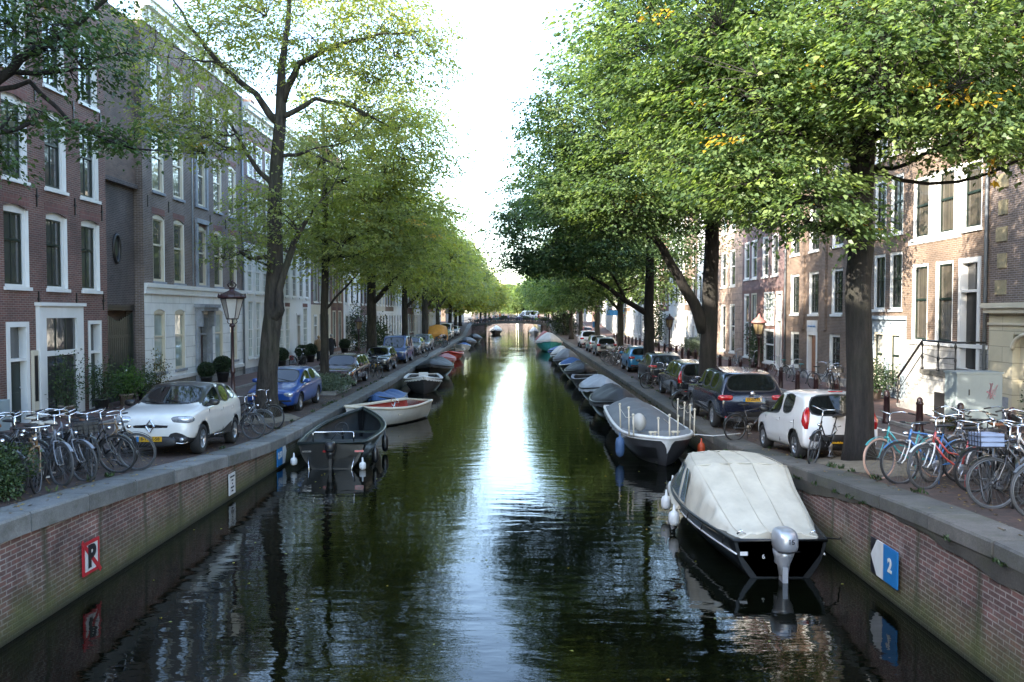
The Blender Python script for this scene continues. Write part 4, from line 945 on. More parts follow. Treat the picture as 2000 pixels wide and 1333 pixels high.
m6 = mk(-9.5, 13.6, 6, [(-9.5, 13.6, 1.2, .3), (-9.45, 13.6, 4, .27), (-9.4, 13.6, 7, .22), (-9.4, 13.6, 11, .12)],
  [[(-9.4, 13.6, 7.2, .13), (-8.9, 13.7, 7.9, .10), (-8.3, 13.8, 8.5, .075), (-7.4, 14., 9.2, .05), (-6.6, 14.2, 10, .02)], [(-8.9, 13.7, 7.9, .05), (-8.2, 13.8, 8.15, .04), (-7.6, 13.9, 7.5, .03), (-6.9, 14, 7.15, .022), (-5.9, 14, 7.0, .012)], [(-9.4, 13.6, 6.6, .06), (-8.8, 13.5, 6.9, .03)]],
  [(-8.4, 13.8, 9.1, 1.7, 1.8, .75, 150), (-7.2, 14., 8.5, 1.2, 1.5, .5, 60), (-6.8, 14, 7.25, 1.0, .9, .28, 38), (-8.9, 13.4, 7.0, .75, .9, .5, 45), (-8.0, 13.9, 10.8, 2.6, 2.4, 1.2, 160), (-10, 12, 10.4, 3, 3, 2, 160), (-8.2, 13.8, 7.5, .6, .8, .3, 16)],
  l_dark, m_barkD, leaf=.105, nleaf=24, tint=(.2, .9), orange=.02)
tree('left-bank elm outside the frame whose dark twigs hang into the top left corner', -9.5, 13.6, m6, GL)
# trees behind the far bridge
for i, (x, y, k) in enumerate(((-8, 172, 1), (7, 170, 0), (-8, 196, 1), (7, 192, 0), (-8, 222, 1), (7.4, 218, 0), (-3.2, 262, 0), (3.2, 268, 1), (-.5, 284, 1), (1.5, 250, 0))):
    tree(f'{["left", "right"][i % 2]}-hand elm beyond the far bridge, {ORD[i // 2]} of its side', x, y, gF[k], 'elms beyond the far bridge', rz=i * .7, sc_=.95)

# ------------------------------------------------------------------ shrubs and pots
def foliage(seed, rx, ry, rz, n, leaf, mat, shell=.75, tint=(0, 1), cz=0., ragged=0.):
    rng = np.random.default_rng(seed); V = rng.normal(0, 1, (n, 3)); V /= np.linalg.norm(V, axis=1)[:, None]
    rr = rng.uniform(shell, 1. + ragged, n); 
    if ragged: rr *= 1 + ragged * np.sin(V[:, 0] * 5 + seed) * np.cos(V[:, 1] * 4 + V[:, 2] * 3)
    P = V * rr[:, None] * np.array((rx, ry, rz)) + np.array((0, 0, cz)); D = V + rng.normal(0, .7, (n, 3)); N_ = rng.normal(0, 1, (n, 3)) + V
    L = leaf * rng.uniform(.7, 1.3, n)
    return leaf_mesh('foliage', P, D, N_, L, L * .6, rng.uniform(*tint, n), mat)
m_pot = M('pot_dark', (.035, .037, .04), .6, var=.2, dirt=.3); m_terra = M('pot_pale', (.30, .24, .2), .7, dirt=.4)
def pot_mesh(r=.25, h=.42, m=m_pot):
    b = MB(); b.lathe([(r * .72, 0), (r * .98, h * .9), (r * 1.05, h * .9), (r * 1.05, h), (r * .9, h), (r * .85, h * .85)], n=16); return b.mesh('pot', m)
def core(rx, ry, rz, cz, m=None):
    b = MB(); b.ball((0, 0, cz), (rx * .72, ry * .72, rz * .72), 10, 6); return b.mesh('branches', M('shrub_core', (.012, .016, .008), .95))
ballp = thing('potted_boxwood', 'left clipped box ball in dark pot at the canopied door', 'potted plant', (-13.75, 35.9, gz(13, 36) + .07), 0, 'clipped box balls in dark pots')
nob('pot', pot_mesh(), ballp); fo = nob('foliage', foliage(1, .36, .36, .33, 2600, .06, l_ball, .86), ballp, (0, 0, .72)); nob('branches', core(.42, .42, .4, 0), fo)
for x, y, lb in ((-13.75, 37.9, 'right clipped box ball in dark pot at the canopied door'), (-13.7, 45.2, 'clipped box ball just behind the leaning elm trunk'), (-13.7, 47.1, 'clipped box ball next to the parked bicycle with red bag, camera side'), (-13.6, 51.3, 'clipped box ball beyond the bicycle with red bag, nearer of two'), (-13.6, 53.4, 'clipped box ball beyond the bicycle with red bag, farther of two'), (-13.5, 63.4, 'clipped box ball right of the two walkers')):
    dup(ballp, (x, y, gz(13, y) + .07), U(0, 6), lb, 'clipped box balls in dark pots', scale=1.15)
def shrub(label, x, y, rx, ry, rz, n, leaf, mat, pot=True, z=None, seed=0, cat='potted plant', name='potted_shrub', ragged=.35, shell=.4):
    z = (gz(x, y) + .07) if z is None else z
    r_ = thing(name, label, cat, (x, y, z)); h0 = .38 if pot else .02
    if pot: nob('pot', pot_mesh(.24, .38, m_pot if seed % 2 else m_terra), r_)
    f = nob('foliage', foliage(seed, rx, ry, rz, n, leaf, mat, shell, cz=rz * .85, ragged=ragged), r_, (0, 0, h0))
    b = MB()
    for i in range(7): a = i * .9; b.tube([(0, 0, -.05), (rx * .3 * cos(a), ry * .3 * sin(a), rz * .5), (rx * .7 * cos(a), ry * .7 * sin(a), rz * (1. + .5 * (i % 2)))], [.018, .012, .005], 5)
    b.build('stem', m_bark, f); return r_
shrub('tall airy shrub in pot before the big white shopfront', -13.85, 24.9, .4, .45, .75, 1300, .07, l_shrub, seed=2)
shrub('bushy dark shrub in pot at the right jamb of the white shopfront', -13.8, 26.9, .4, .55, .6, 1500, .07, l_shrub, seed=3)
shrub('light green shrub in grey pot left of the dark gate', -13.7, 28.4, .5, .6, .5, 1700, .08, leafmat('shrub_fresh', [(0, (.03, .07, .015)), (1, (.08, .15, .03))], .3), seed=4)
shrub('low shrub in pot in front of the dark gate', -13.7, 29.8, .4, .4, .4, 1100, .07, l_shrub, seed=5)
shrub('thin brownish climbing plant at the corner of the white ground floor', -13.9, 31.4, .35, .4, .6, 500, .08, leafmat('shrub_brown', [(0, (.10, .06, .02)), (1, (.07, .10, .03))], .3), seed=6)
shrub('dark green bush cut by the lower left corner above the quay', -7.66, 11.55, .58, .5, .40, 9000, .05, l_shrub, pot=False, z=gz(-8, 11.3), seed=7, cat='bush', name='bush', ragged=.2)
shrub('grey-green bush growing in the planted bed under the slim elm', -8.25, 34.9, .85, 1.2, .33, 5200, .08, l_lav, pot=False, seed=8, cat='bush', name='bush', z=gz(8, 35) + .1)
shrub('dark leafy bush in a crate beside the grey steps right of the near elm', 13.3, 30.6, .55, .75, .5, 2300, .09, l_ball, seed=10)
shrub('straggly green plant against the bluestone foot of the cream portal', 13.8, 21.6, .35, .5, .6, 700, .08, l_shrub, seed=12)
shrub('small fern-like plant at the foot of the grey cabinet', 11.95, 22.2, .2, .75, .16, 800, .09, leafmat('shrub_autumn', [(0, (.13, .05, .02)), (1, (.06, .09, .02))], .3), pot=False, seed=14, cat='plant', name='plant')
shrub('climbing greenery beside the gridded white shop window', 13.9, 48.3, .3, .8, 1.2, 2200, .1, l_shrub, seed=15)
shrub('standard olive tree in dark tub, nearer one by the white stairs', 12.9, 60, .5, .5, .5, 1400, .08, l_lav, seed=16)
shrub('standard olive tree in dark tub, farther one by the white stairs', 12.9, 62, .5, .5, .5, 1400, .08, l_lav, seed=17)
shrub('big climbing rose bush by the wooden landing on the right bank', 13.2, 79, .8, 1.6, 2.2, 2600, .16, l_shrub, seed=18, cat='bush')
shrub('dark bushes at the end of the right quay by the far bridge', 7., 128, 1.6, 6, 1.6, 5200, .25, l_ball, pot=False, seed=19, cat='bush', name='bush', z=gz(7, 128))
shrub('climbing greenery on the white house beyond the walkers', -13.6, 69, .6, 1.2, 1.8, 2600, .14, l_shrub, seed=20)
shrub('leafy bush on the pavement by the small left lamp', -13., 76, .8, 1.4, 1.3, 2200, .16, l_shrub, seed=22, cat='bush', name='bush', pot=False)
# planted bed edging
b = MB()
for (a, c, d_, e) in ((-.9, .75, -1.6, -1.45), (-.9, .75, 1.45, 1.6), (-.9, -.75, -1.45, 1.45), (.6, .75, -1.45, 1.45)): b.box(a, c, d_, e, 0, .16)
bd = thing('planting_bed', 'low stone-edged planting bed around the slim left elm', 'planting bed', (-8.3, 35.3, gz(8, 35)))
b.build('edging', m_kerb, bd); b = MB(); b.box(-.75, .6, -1.45, 1.45, 0, .1); b.build('earth', m_soil, bd)
# worn sandy earth round the near trunks
def mound(label, x, y, rx, ry):
    rng = random.Random(int(x * 10)); rows = []
    for i in range(7):
        rr = i / 6; rows.append([(rx * rr * cos(2 * pi * j / 28) * (1 + .12 * sin(j * 1.7) * rr), ry * rr * sin(2 * pi * j / 28) * (1 + .12 * cos(j * 2.3) * rr), 0) for j in range(28)])
    rows = [[(p[0], p[1], gz(x + p[0], y + p[1]) - gz(x, y) + .10 * (1 - (i / 6) ** 1.5) + (-.01 if i == 6 else 0)) for p in r_] for i, r_ in enumerate(rows)]
    b = MB(); b.grid(rows, closed_u=True); o = b.build('earth_mound', m_dirtsand, None, (x, y, gz(x, y) + .006)); tag(o, kind='structure'); return o
mound('', 6.9, 16.1, .9, 1.9); mound('', x1, y1, 1., 1.3); mound('', 6.9, 29.6, .9, 1.2)
# ------------------------------------------------------------------ cars
TP = {
 'hatch': dict(st=[(.50,.27,.42,None,.74),(.49,.17,.49,None,.88),(.455,.14,.535,None,.95),(.33,.13,.60,None,.985),(.215,.13,.65,None,1.),(.06,.13,.665,.955,1.,.74),(-.05,.13,.67,.995,1.,.76),(-.075,.13,.67,.998,1.,.76),(-.25,.13,.68,.985,1.,.75),(-.29,.13,.685,.98,.99,.74),(-.41,.14,.69,.935,.97,.70),(-.475,.16,.66,None,.94),(-.492,.22,.58,None,.9),(-.50,.30,.48,None,.8)], fl='----WSPSPPR--', wx=(.30,-.31)),
 'bubble': dict(st=[(.50,.27,.42,None,.72),(.485,.17,.49,None,.86),(.44,.13,.55,None,.95),(.35,.12,.60,None,.985),(.255,.12,.625,None,1.),(.07,.12,.625,.95,1.,.76),(-.06,.12,.625,1.,1.,.79),(-.085,.12,.625,1.,1.,.79),(-.29,.12,.65,.985,1.,.79),(-.315,.12,.66,.98,.99,.785),(-.425,.13,.67,.94,.97,.76),(-.482,.15,.62,None,.97),(-.494,.2,.54,None,.92),(-.50,.28,.45,None,.84)], fl='----WSPSPPR--', wx=(.32,-.335)),
 'wagon': dict(st=[(.50,.27,.43,None,.80),(.49,.17,.50,None,.92),(.45,.14,.545,None,.97),(.32,.13,.585,None,.99),(.205,.13,.62,None,1.),(.075,.13,.635,.955,1.,.75),(-.01,.13,.64,.985,1.,.76),(-.03,.13,.64,.988,1.,.76),(-.17,.13,.645,.99,1.,.76),(-.19,.13,.645,.99,1.,.76),(-.36,.13,.65,.98,.99,.75),(-.45,.14,.655,.955,.97,.72),(-.485,.16,.62,None,.94),(-.495,.22,.56,None,.9),(-.50,.30,.47,None,.82)], fl='----WSPSPSPR--', wx=(.31,-.28)),
 'suv': dict(st=[(.50,.3,.47,None,.78),(.49,.2,.54,None,.90),(.45,.17,.59,None,.96),(.32,.16,.625,None,.985),(.215,.16,.645,None,1.),(.09,.16,.65,.955,1.,.76),(0.,.16,.655,.99,1.,.77),(-.02,.16,.655,.992,1.,.77),(-.19,.16,.665,.985,1.,.76),(-.21,.16,.665,.985,1.,.76),(-.35,.16,.675,.975,.985,.75),(-.43,.17,.68,.95,.97,.73),(-.482,.19,.645,None,.95),(-.494,.24,.56,None,.92),(-.50,.33,.46,None,.84)], fl='----WSBSBSPR--', wx=(.305,-.29)),
 'cross': dict(st=[(.50,.27,.44,None,.72),(.485,.17,.53,None,.87),(.45,.14,.585,None,.95),(.34,.13,.635,None,.985),(.24,.13,.665,None,1.),(.05,.13,.67,.945,1.,.74),(-.04,.13,.675,.99,1.,.76),(-.06,.13,.675,.993,1.,.76),(-.22,.13,.70,.985,1.,.75),(-.24,.13,.70,.983,1.,.75),(-.33,.13,.75,.965,.985,.73),(-.42,.14,.75,.93,.97,.70),(-.475,.16,.68,None,.94),(-.492,.22,.58,None,.9),(-.50,.3,.47,None,.8)], fl='----WSBSBSPR--', wx=(.305,-.325)),
 'van': dict(st=[(.50,.2,.36,None,.80),(.49,.13,.42,None,.92),(.45,.11,.46,None,.97),(.37,.10,.50,None,.99),(.31,.10,.535,None,1.),(.17,.10,.54,.93,1.,.82),(.08,.10,.545,.985,1.,.85),(.06,.10,.545,.985,1.,.85),(-.12,.10,.55,.995,1.,.86),(-.16,.10,.55,.995,1.,.86),(-.34,.1,.55,.99,1.,.86),(-.46,.11,.55,.97,.99,.85),(-.485,.13,.50,None,.97),(-.495,.18,.45,None,.95),(-.50,.22,.4,None,.9)], fl='----WSPSPSPR--', wx=(.33,-.29)),
}
def paint(name, c, rough=.28, metal=.0):
    if name in MATS: return MATS[name]
    m, t, out = nt(name); wp = coords(t)
    cc = mixc(t, math_(t, 'MULTIPLY', ramp(t, noise(t, wp, 2.5, 6, .7), [(.45, (0,) * 3), (.75, (1,) * 3)]), .3), c, [x * .6 + .02 for x in c])
    pr(t, out, i_Base_Color=cc, i_Roughness=rough, i_Metallic=metal, i_Coat_Weight=.9, i_Coat_Roughness=.05)
    MATS[name] = m; return m
m_carg = M('car_glass', (.008, .010, .010), .03, var=.2, coat=.25)
m_trim = M('car_trim', (.016, .016, .017), .5, var=.2)
m_plate = M('plate_yellow', (.55, .30, .01), .45, var=.05)
m_lampc = M('lamp_clear', (.45, .47, .5), .08, .5, var=.3, scale=20, coat=1.)
m_red = M('lamp_red', (.38, .008, .012), .15, var=.3, scale=14, coat=1.)
m_or = M('lamp_orange', (.5, .15, .01), .2, coat=1.)
def wheel_mesh(r, w_, n=6, kind=0):
    b = MB(); b.lathe([(r * .62, -w_ / 2), (r * .93, -w_ / 2), (r, -w_ * .33), (r, w_ * .33), (r * .93, w_ / 2), (r * .62, w_ / 2), (r * .60, 0)], n=28, axis='y', caps=False); ty = b.mesh('wheel', m_rubber)
    b = MB(); q = w_ * .40
    ring = lambda r0, r1, y0, y1: b.lathe([(r0, y0), (r1, y0), (r1, y1), (r0, y1)], n=28, axis='y')
    for s in (1,):
        b.lathe([(r * .56, -w_ * .4), (r * .64, -w_ * .48), (r * .64, w_ * .48), (r * .58, w_ * .48), (r * .55, q * .4), (r * .5, 0)], n=28, axis='y', mi=0, caps=False)
        b.lathe([(.002, -.01), (r * .57, -.01), (r * .57, .0), (.002, .0)], n=28, axis='y', mi=1)
        for k in range(n):
            a = 2 * pi * k / n; d = Vector((cos(a), 0, sin(a))); p = Vector((-sin(a), 0, cos(a)))
            c = d * r * .33 + Vector((0, q * .85, 0)); b.obox(c, d * r * .27, Vector((0, .012, 0)), p * r * (.075 if n > 5 else .11))
        b.lathe([(.01, q * .6), (r * .14, q * .6), (r * .14, q * 1.12), (.01, q * 1.15)], n=14, axis='y')
    rm = b.mesh('rim', [m_alloy, m_trim]); return ty, rm
WH = {}
def wheels(car, L, W, wx, r, n=6, w_=.2, inset=.02):
    k = (round(r, 2), n, w_)
    if k not in WH: WH[k] = wheel_mesh(r, w_, n)
    ty, rm = WH[k]
    for x in wx:
        for s in (-1, 1):
            o = nob('wheel', ty, car, (x * L, s * (W / 2 - w_ / 2 - inset), r), (0, U(0, 1), 0 if s > 0 else pi)); nob('rim', rm, o)
PH = {'cross': .17, 'suv': .13}
def body_meshes(tp, L, W, H, paintm, trim=(0,), roofm=None, r=.31, glassm=None):
    T = TP[tp]; rings = []; hw = W / 2 * 1.015
    for s in T['st']:
        x, zb, zt, zr, w_ = s[0] * L * 1.012, s[1] * H, s[2] * H, s[3], s[4] * hw
        mid = zb + (zt - zb) * .5
        h_ = [(0, zb), (w_ * .78, zb), (w_ * .975, zb + PH.get(tp, .07)), (w_, mid), (w_ * .985, zt - .09)]
        if zr is None: q_ = .84 if s[0] < 0 else .74; h_ += [(w_ * .95, zt - .02), (w_ * (q_ + .06), zt + .012), (w_ * q_, zt + .022), (0, zt + .05)]
        else: wr = s[5] * hw; zr *= H; h_ += [(w_ * .94, zt), (wr, zr - .06), (wr * .90, zr - .012), (0, zr + .02)]
        rings.append([(x, y, z) for y, z in h_] + [(x, -y, z) for y, z in h_[-2:0:-1]])
    n = 16; bm = bmesh.new(); V = [[bm.verts.new(p) for p in rg] for rg in rings]
    fl = T['fl']
    def matof(i, k):
        k2 = k if k < 8 else 15 - k
        f = fl[i] if i < len(fl) else '-'
        if f == 'W' and k2 in (5, 7): return 1 if k2 == 7 else 2
        if f == 'S' and k2 == 5: return 2
        if f == 'R' and k2 == 7: return 3
        if f == 'B' and k2 == 5: return 4
        if k2 in trim: return 4
        if roofm is not None and k2 in (6, 7) and f in 'WSP': return 5
        return 0
    for i in range(len(rings) - 1):
        for k in range(n):
            f = bm.faces.new((V[i][k], V[i][(k + 1) % n], V[i + 1][(k + 1) % n], V[i + 1][k])); f.material_index = matof(i, k); f.smooth = True
    for rg in (V[0][::-1], V[-1]): f = bm.faces.new(rg); f.material_index = 0; f.smooth = True
    bmesh.ops.recalc_face_normals(bm, faces=bm.faces)
    cr = bm.edges.layers.float.new('crease_edge')
    for gi in (1, 2, 3):
        fs = [f for f in bm.faces if f.material_index == gi]
        if fs:
            res = bmesh.ops.inset_region(bm, faces=fs, thickness=.022, depth=-.006, use_even_offset=True)
            for f in res['faces']: f.material_index = 4; f.smooth = True
    for e in bm.edges:
        ms = {f.material_index for f in e.link_faces}
        if len(ms) > 1 and (ms & {1, 2, 3, 5}): e[cr] = .85
    cv = bm.verts.layers.float.new('crease_vert')
    for v in bm.verts:
        for gi in (1, 2, 3):
            g = [f for f in v.link_faces if f.material_index == gi]
            if len(g) == 1 and len(v.link_faces) > 1: v[cv] = .8
    me = bpy.data.meshes.new('body'); bm.to_mesh(me); bm.free()
    mats = [paintm, m_carg, m_carg, m_carg, m_trim, roofm or paintm]
    for m in mats: me.materials.append(m)
    o = nob('tmp', me); subsurf(2)(o)
    cut = []
    for x in T['wx']:
        for s in (-1, 1):
            b = MB(); y0 = s * (W / 2 - .27); y1 = s * (W / 2 + .12); b.lathe([(r + .055, min(y0, y1)), (r + .055, max(y0, y1))], (x * L, 0, r + .01), 28, axis='y', smooth=False)
            c = b.build('cut', m_trim); cut.append(c); m = o.modifiers.new('b', 'BOOLEAN'); m.object = c; m.operation = 'DIFFERENCE'; m.solver = 'EXACT'
    me = bake(o, [])
    for c in cut: bpy.data.objects.remove(c)
    bm = bmesh.new(); bm.from_mesh(me)
    for f in bm.faces:
        c = f.calc_center_median()
        for x in T['wx']:
            if abs(c.y) < W / 2 and hypot(c.x - x * L, c.z - r - .01) < r + .0545 and c.z < r * 2.3 and abs(c.y) > W / 2 - .3: f.material_index = 4; f.smooth = False
    out = {}
    for nm, sel in (('body', (0, 4, 5)), ('windscreen', (1,)), ('side_window', (2,)), ('rear_window', (3,))):
        b2_ = bm.copy(); bmesh.ops.delete(b2_, geom=[f for f in b2_.faces if f.material_index not in sel], context='FACES')
        if nm == 'side_window':
            for s in (-1, 1):
                b3_ = b2_.copy(); bmesh.ops.delete(b3_, geom=[f for f in b3_.faces if f.calc_center_median().y * s < 0], context='FACES')
                m2 = bpy.data.meshes.new(nm); b3_.to_mesh(m2); b3_.free(); m2.materials.append(m_trim); [m2.materials.append(q) for q in mats[1:]]; out[nm + str(s)] = m2
        else:
            m2 = bpy.data.meshes.new(nm); b2_.to_mesh(m2); [m2.materials.append(q) for q in mats]; out[nm] = m2
        b2_.free()
    bm.free(); return out
def blob(c, r, mi=0, p=2.6, n=14, k=9):
    """rounded-box shape"""
    b = MB(); rows = []
    f = lambda v: math.copysign(abs(v) ** (2 / p), v)
    for i in range(k + 1):
        t_ = -pi / 2 + pi * i / k; rows.append([(c[0] + r[0] * f(cos(t_)) * f(cos(2 * pi * j / n)), c[1] + r[1] * f(cos(t_)) * f(sin(2 * pi * j / n)), c[2] + r[2] * f(sin(t_))) for j in range(n)])
    return b.grid(rows, mi, True, closed_u=True)
def plate(car, x, z, txt, front):
    b = MB(); s = 1 if front else -1; b.box(-.008, .008, -.26, .26, -.055, .055); p = b.build('number_plate', m_plate, car, (x, 0, z), (0, 0, 0 if front else pi))
    b = MB(); b.box(.0075, .0095, -.26, -.215, -.055, .055); b.build('blue_strip', m_sblue, p)
    text('plate_lettering', txt, .095, m_sblack, p, (.0095, .02, 0), XL, extrude=.001, bold=.002)
def car(label, tp, L, W, H, col, loc, rz, r=.31, spokes=6, trim=(0,), roofm=None, txt=None, front=None, rear=None, mirrors=True, name='parked_car', cat='car', inset=.03, group=None):
    c = thing(name, label, cat, loc, rz, group); bd_ = body_meshes(tp, L, W, H, col, trim, roofm, r)
    nob('body', bd_['body'], c); nob('windscreen', bd_['windscreen'], c); nob('rear_window', bd_['rear_window'], c); nob('side_window', bd_['side_window1'], c); nob('side_window', bd_['side_window-1'], c)
    wheels(c, L, W, TP[tp]['wx'], r, spokes, inset=inset)
    cx = TP[tp]['st'][4][0] * L; zt = TP[tp]['st'][4][2] * H
    if mirrors:
        for s in (-1, 1):
            b = blob((cx - .22, s * (W / 2 + .06), zt + .07), (.06, .12, .075)); b.obox((cx - .2, s * (W / 2 - .05), zt + .03), (.03, 0, 0), (0, .07, 0), (0, 0, .02)); b.build('mirror', mirrors if mirrors is not True else col, c)
    # door seams and handles
    b = MB(); zb = .2
    seams = [TP[tp]['st'][6][0] * L - .05, cx - .12] + ([TP[tp]['st'][9][0] * L - .12] if tp != 'hatch' else [])
    for s in (-1, 1):
        for x in seams: b.box(x - .006, x + .006, s * (W / 2 - .010) - .01, s * (W / 2 - .012) + .01, .3, zt - .08)
    b.build('door_seam', m_trim, c)
    for s in (-1, 1):
        for x in seams[:1] + seams[2:]: b = blob((x + .14, s * (W / 2 - .0), zt - .14), (.075, .022, .014)); b.build('door_handle', col, c)
    xr = -L / 2; xf = L / 2
    if front: front(c, L, W, H, xf, col)
    if rear: rear(c, L, W, H, xr, col)
    if txt and front: plate(c, xf + .07, .40, txt, True)
    if txt and rear: plate(c, xr - .03, .42 if tp != 'suv' else .93, txt, False)
    # wipers
    b = MB(); b.tube([(cx + .0, .45, zt + .06), (cx - .16, -.1, zt + .14)], .009, 4); b.tube([(cx + .0, -.1, zt + .07), (cx - .16, -.6, zt + .11)], .009, 4); b.build('wiper', m_trim, c)
    return c
FRONT, REAR = -pi / 2, pi / 2
def gy(x, y): return (x, y, gz(x, y))
def tilt(o, dy=1.3):
    x, y, z = o.location; s = (gz(x, y + dy) - gz(x, y - dy)) / (2 * dy)
    o.rotation_euler.y = -atan2(s, 1) if o.rotation_euler.z > 0 else atan2(s, 1); return o
# front ends
def fr_cross(c, L, W, H, x, col):
    for s in (-1, 1):
        b = blob((x - .16, s * (W / 2 - .27), .80), (.19, .24, .085), p=3); o = b.build('headlight', m_lampc, c, None, None)
        b = MB(); b.tube([(x - .02, s * .50, .72), (x - .06, s * .72, .735), (x - .22, s * .84, .79)], .012, 5); b.build('light_strip', m_chrome, o)
        b = blob((x - .05, s * .62, .38), (.07, .15, .075), p=3); q = b.build('fog_lamp', m_trim, c); b = MB(); b.lathe([(.045, 0), (.04, .012)], (x + .02, s * .66, .38), 14, axis='x'); b.build('lens', m_lampc, q)
        b = MB(); b.tube([(x + .0, s * .48, .44), (x + .02, s * .5, .31), (x - .0, s * .66, .295), (x - .08, s * .78, .32)], .012, 5); b.build('fog_trim', m_chrome, c)
    b = blob((x - .06, 0, .66), (.085, .60, .07), p=3.); b.build('grille', M('gloss_black', (.01, .01, .01), .1, coat=1.), c)
    b = blob((x - .0, 0, .335), (.06, .56, .115), p=3.5); b.build('lower_grille', m_trim, c)
    b = MB(); pts = [(x + .03, 0, .80), (x + .045, .085, .67), (x + .04, 0, .54), (x + .045, -.085, .67)]
    b.tube(pts, .022, 6, closed=True, smooth=False); b.build('badge', m_chrome, c)
    for s in (-1, 1):
        b = MB(); b.poly([(.62, s * (W / 2 + .002), .34), (-.80, s * (W / 2 + .002), .34), (-.86, s * (W / 2 + .002), .60), (-.2, s * (W / 2 + .002), .44)], (0, s * .012, 0)); b.build('side_cladding', m_trim, c)
        b = MB(); b.tube([(.55, s * (W / 2 + .016), .37), (-.78, s * (W / 2 + .016), .37)], .012, 4); b.build('chrome_strip', m_chrome, c)
def fr_gen(hz=.62, hy=.27, hr=(.12, .19, .085), gr=(.035, .34, .05), orange=False, bump=None):
    def f(c, L, W, H, x, col):
        for s in (-1, 1):
            b = blob((x - .10, s * (W / 2 - hy), hz), hr, p=3.2); b.build('headlight', m_lampc, c)
            if orange: b = blob((x - .17, s * (W / 2 - .07), hz), (.08, .06, hr[2]), p=3); b.build('indicator', m_or, c)
        b = blob((x - .02, 0, hz), gr, p=4); b.build('grille', m_trim, c)
        b = blob((x - .0, 0, .26), (.045, W * .33, .05), p=4); b.build('lower_grille', m_trim, c)
        b = blob((x - .005, 0, .42), (.04, W * .43, .03), p=4); b.build('bumper_strip', bump or m_trim, c)
        b = MB(); b.lathe([(.05, 0), (.045, .01)], (x + .015, 0, hz + .01), 16, axis='x'); b.build('badge', m_chrome, c)
    return f
# rear ends
def rr_bubble(c, L, W, H, x, col):
    for s in (-1, 1):
        b = MB(); b.tube([(x + .045, s * (W / 2 - .11), .66), (x + .055, s * (W / 2 - .10), .82), (x + .10, s * (W / 2 - .14), .98), (x + .20, s * (W / 2 - .21), 1.14)], [.06, .088, .078, .03], 10); b.build('tail_light', m_red, c)
        b = blob((x + .01, s * .62, .47), (.03, .055, .025), p=3); b.build('reflector', m_red, c)
    b = blob((x + .005, 0, .475), (.055, W * .41, .075), p=4.5); b.build('bumper_insert', m_trim, c)
    b = blob((x + .27, 0, H * .985), (.02, .16, .014), p=4); b.build('brake_light', m_red, c)
    b = MB(); b.tube([(x + .02, -.1, .98), (x + .12, .35, 1.1)], .01, 4); b.build('rear_wiper', m_trim, c)
def rr_suv(hz=.92, hh=.08, hw_=.22, vert=False, wgt=None):
    def f(c, L, W, H, x, col):
        for s in (-1, 1):
            if vert:
                b = MB(); b.tube([(x + .04, s * (W / 2 - .13), hz - .05), (x + .07, s * (W / 2 - .12), hz + .15), (x + .17, s * (W / 2 - .19), hz + .38)], [.10, .075, .045], 8)
            else: b = blob((x + .06, s * (W / 2 - .2), hz), (.11, hw_, hh), p=3.4)
            b.build('tail_light', m_red, c)
            b = blob((x + .0, s * (W / 2 - .28), .42), (.03, .12, .022), p=3); b.build('reflector', m_red, c)
        b = blob((x + .01, 0, .36), (.06, W * .42, .07), p=4); b.build('bumper_trim', m_trim, c)
        b = MB(); b.lathe([(.07, 0), (.07, .012), (.055, .014), (.055, .004)], (x - .03, 0, H * .63), 20, axis='x')
        if wgt: # round emblem of a V above a W
            for pts in (((-.03, .05), (0, .01), (.03, .05)), ((-.045, .02), (-.022, -.045), (0, 0), (.022, -.045), (.045, .02))): b.tube([(x - .035, p[0], H * .63 + p[1]) for p in pts], .007, 4)
        b.build('badge', m_chrome, c)
    return f
wht = paint('paint_white', (.68, .67, .63)); whp = paint('paint_pure_white', (.70, .70, .69))
c1 = car('pearl white crossover with black roof facing the camera on the left quay', 'cross', 3.98, 1.78, 1.59, wht, gy(-8.02, 19.4), FRONT + .06, r=.335, spokes=5, trim=(0, 1), roofm=paint('paint_black', (.008, .008, .009)), txt='8-THX-58', front=fr_cross, mirrors=m_black); tilt(c1)
blu = paint('paint_blue', (.010, .060, .27), .3, .1)
tilt(car('bright blue three-door hatchback behind the leaning elm trunk', 'hatch', 4.05, 1.73, 1.44, blu, gy(-8.42, 29.6), FRONT, txt='71-LXC-88', front=fr_gen(.62, .28, (.12, .19, .09), (.04, .36, .05))))
mar = paint('paint_maroon', (.055, .010, .014), .25, .3)
car('maroon estate car with square headlights beyond the slim elm', 'wagon', 4.6, 1.76, 1.43, mar, gy(-8.45, 39.6), FRONT, txt='RX-LK-17', front=fr_gen(.63, .27, (.10, .20, .075), (.05, .38, .075), orange=True))
blk = paint('paint_black2', (.010, .012, .016), .25); nav = paint('paint_navy', (.008, .012, .030), .25, .3); slv = paint('paint_silver', (.36, .37, .38), .3, .7); sblu = paint('paint_van_blue', (.02, .06, .20), .3)
car('small black hatchback parked between the maroon estate and the blue van', 'bubble', 3.6, 1.62, 1.43, blk, gy(-8.3, 48.9), FRONT, txt='46-NFD-3', front=fr_gen(.66, .27, (.12, .15, .08), (.03, .2, .03)))
car('dark blue high-roofed people carrier on the left quay', 'van', 4.4, 1.85, 1.86, sblu, gy(-8.5, 57), FRONT, txt='12-KT-PB', front=fr_gen(.75, .3))
car('silver grey hatchback parked behind the dark blue people carrier', 'hatch', 4.1, 1.72, 1.46, paint('paint_grey', (.16, .165, .17), .3, .6), gy(-8.75, 67.5), FRONT, front=fr_gen())
car('silver estate parked behind the silver grey hatchback on the left quay', 'wagon', 4.4, 1.75, 1.52, slv, gy(-8.75, 74.5), FRONT, front=fr_gen())
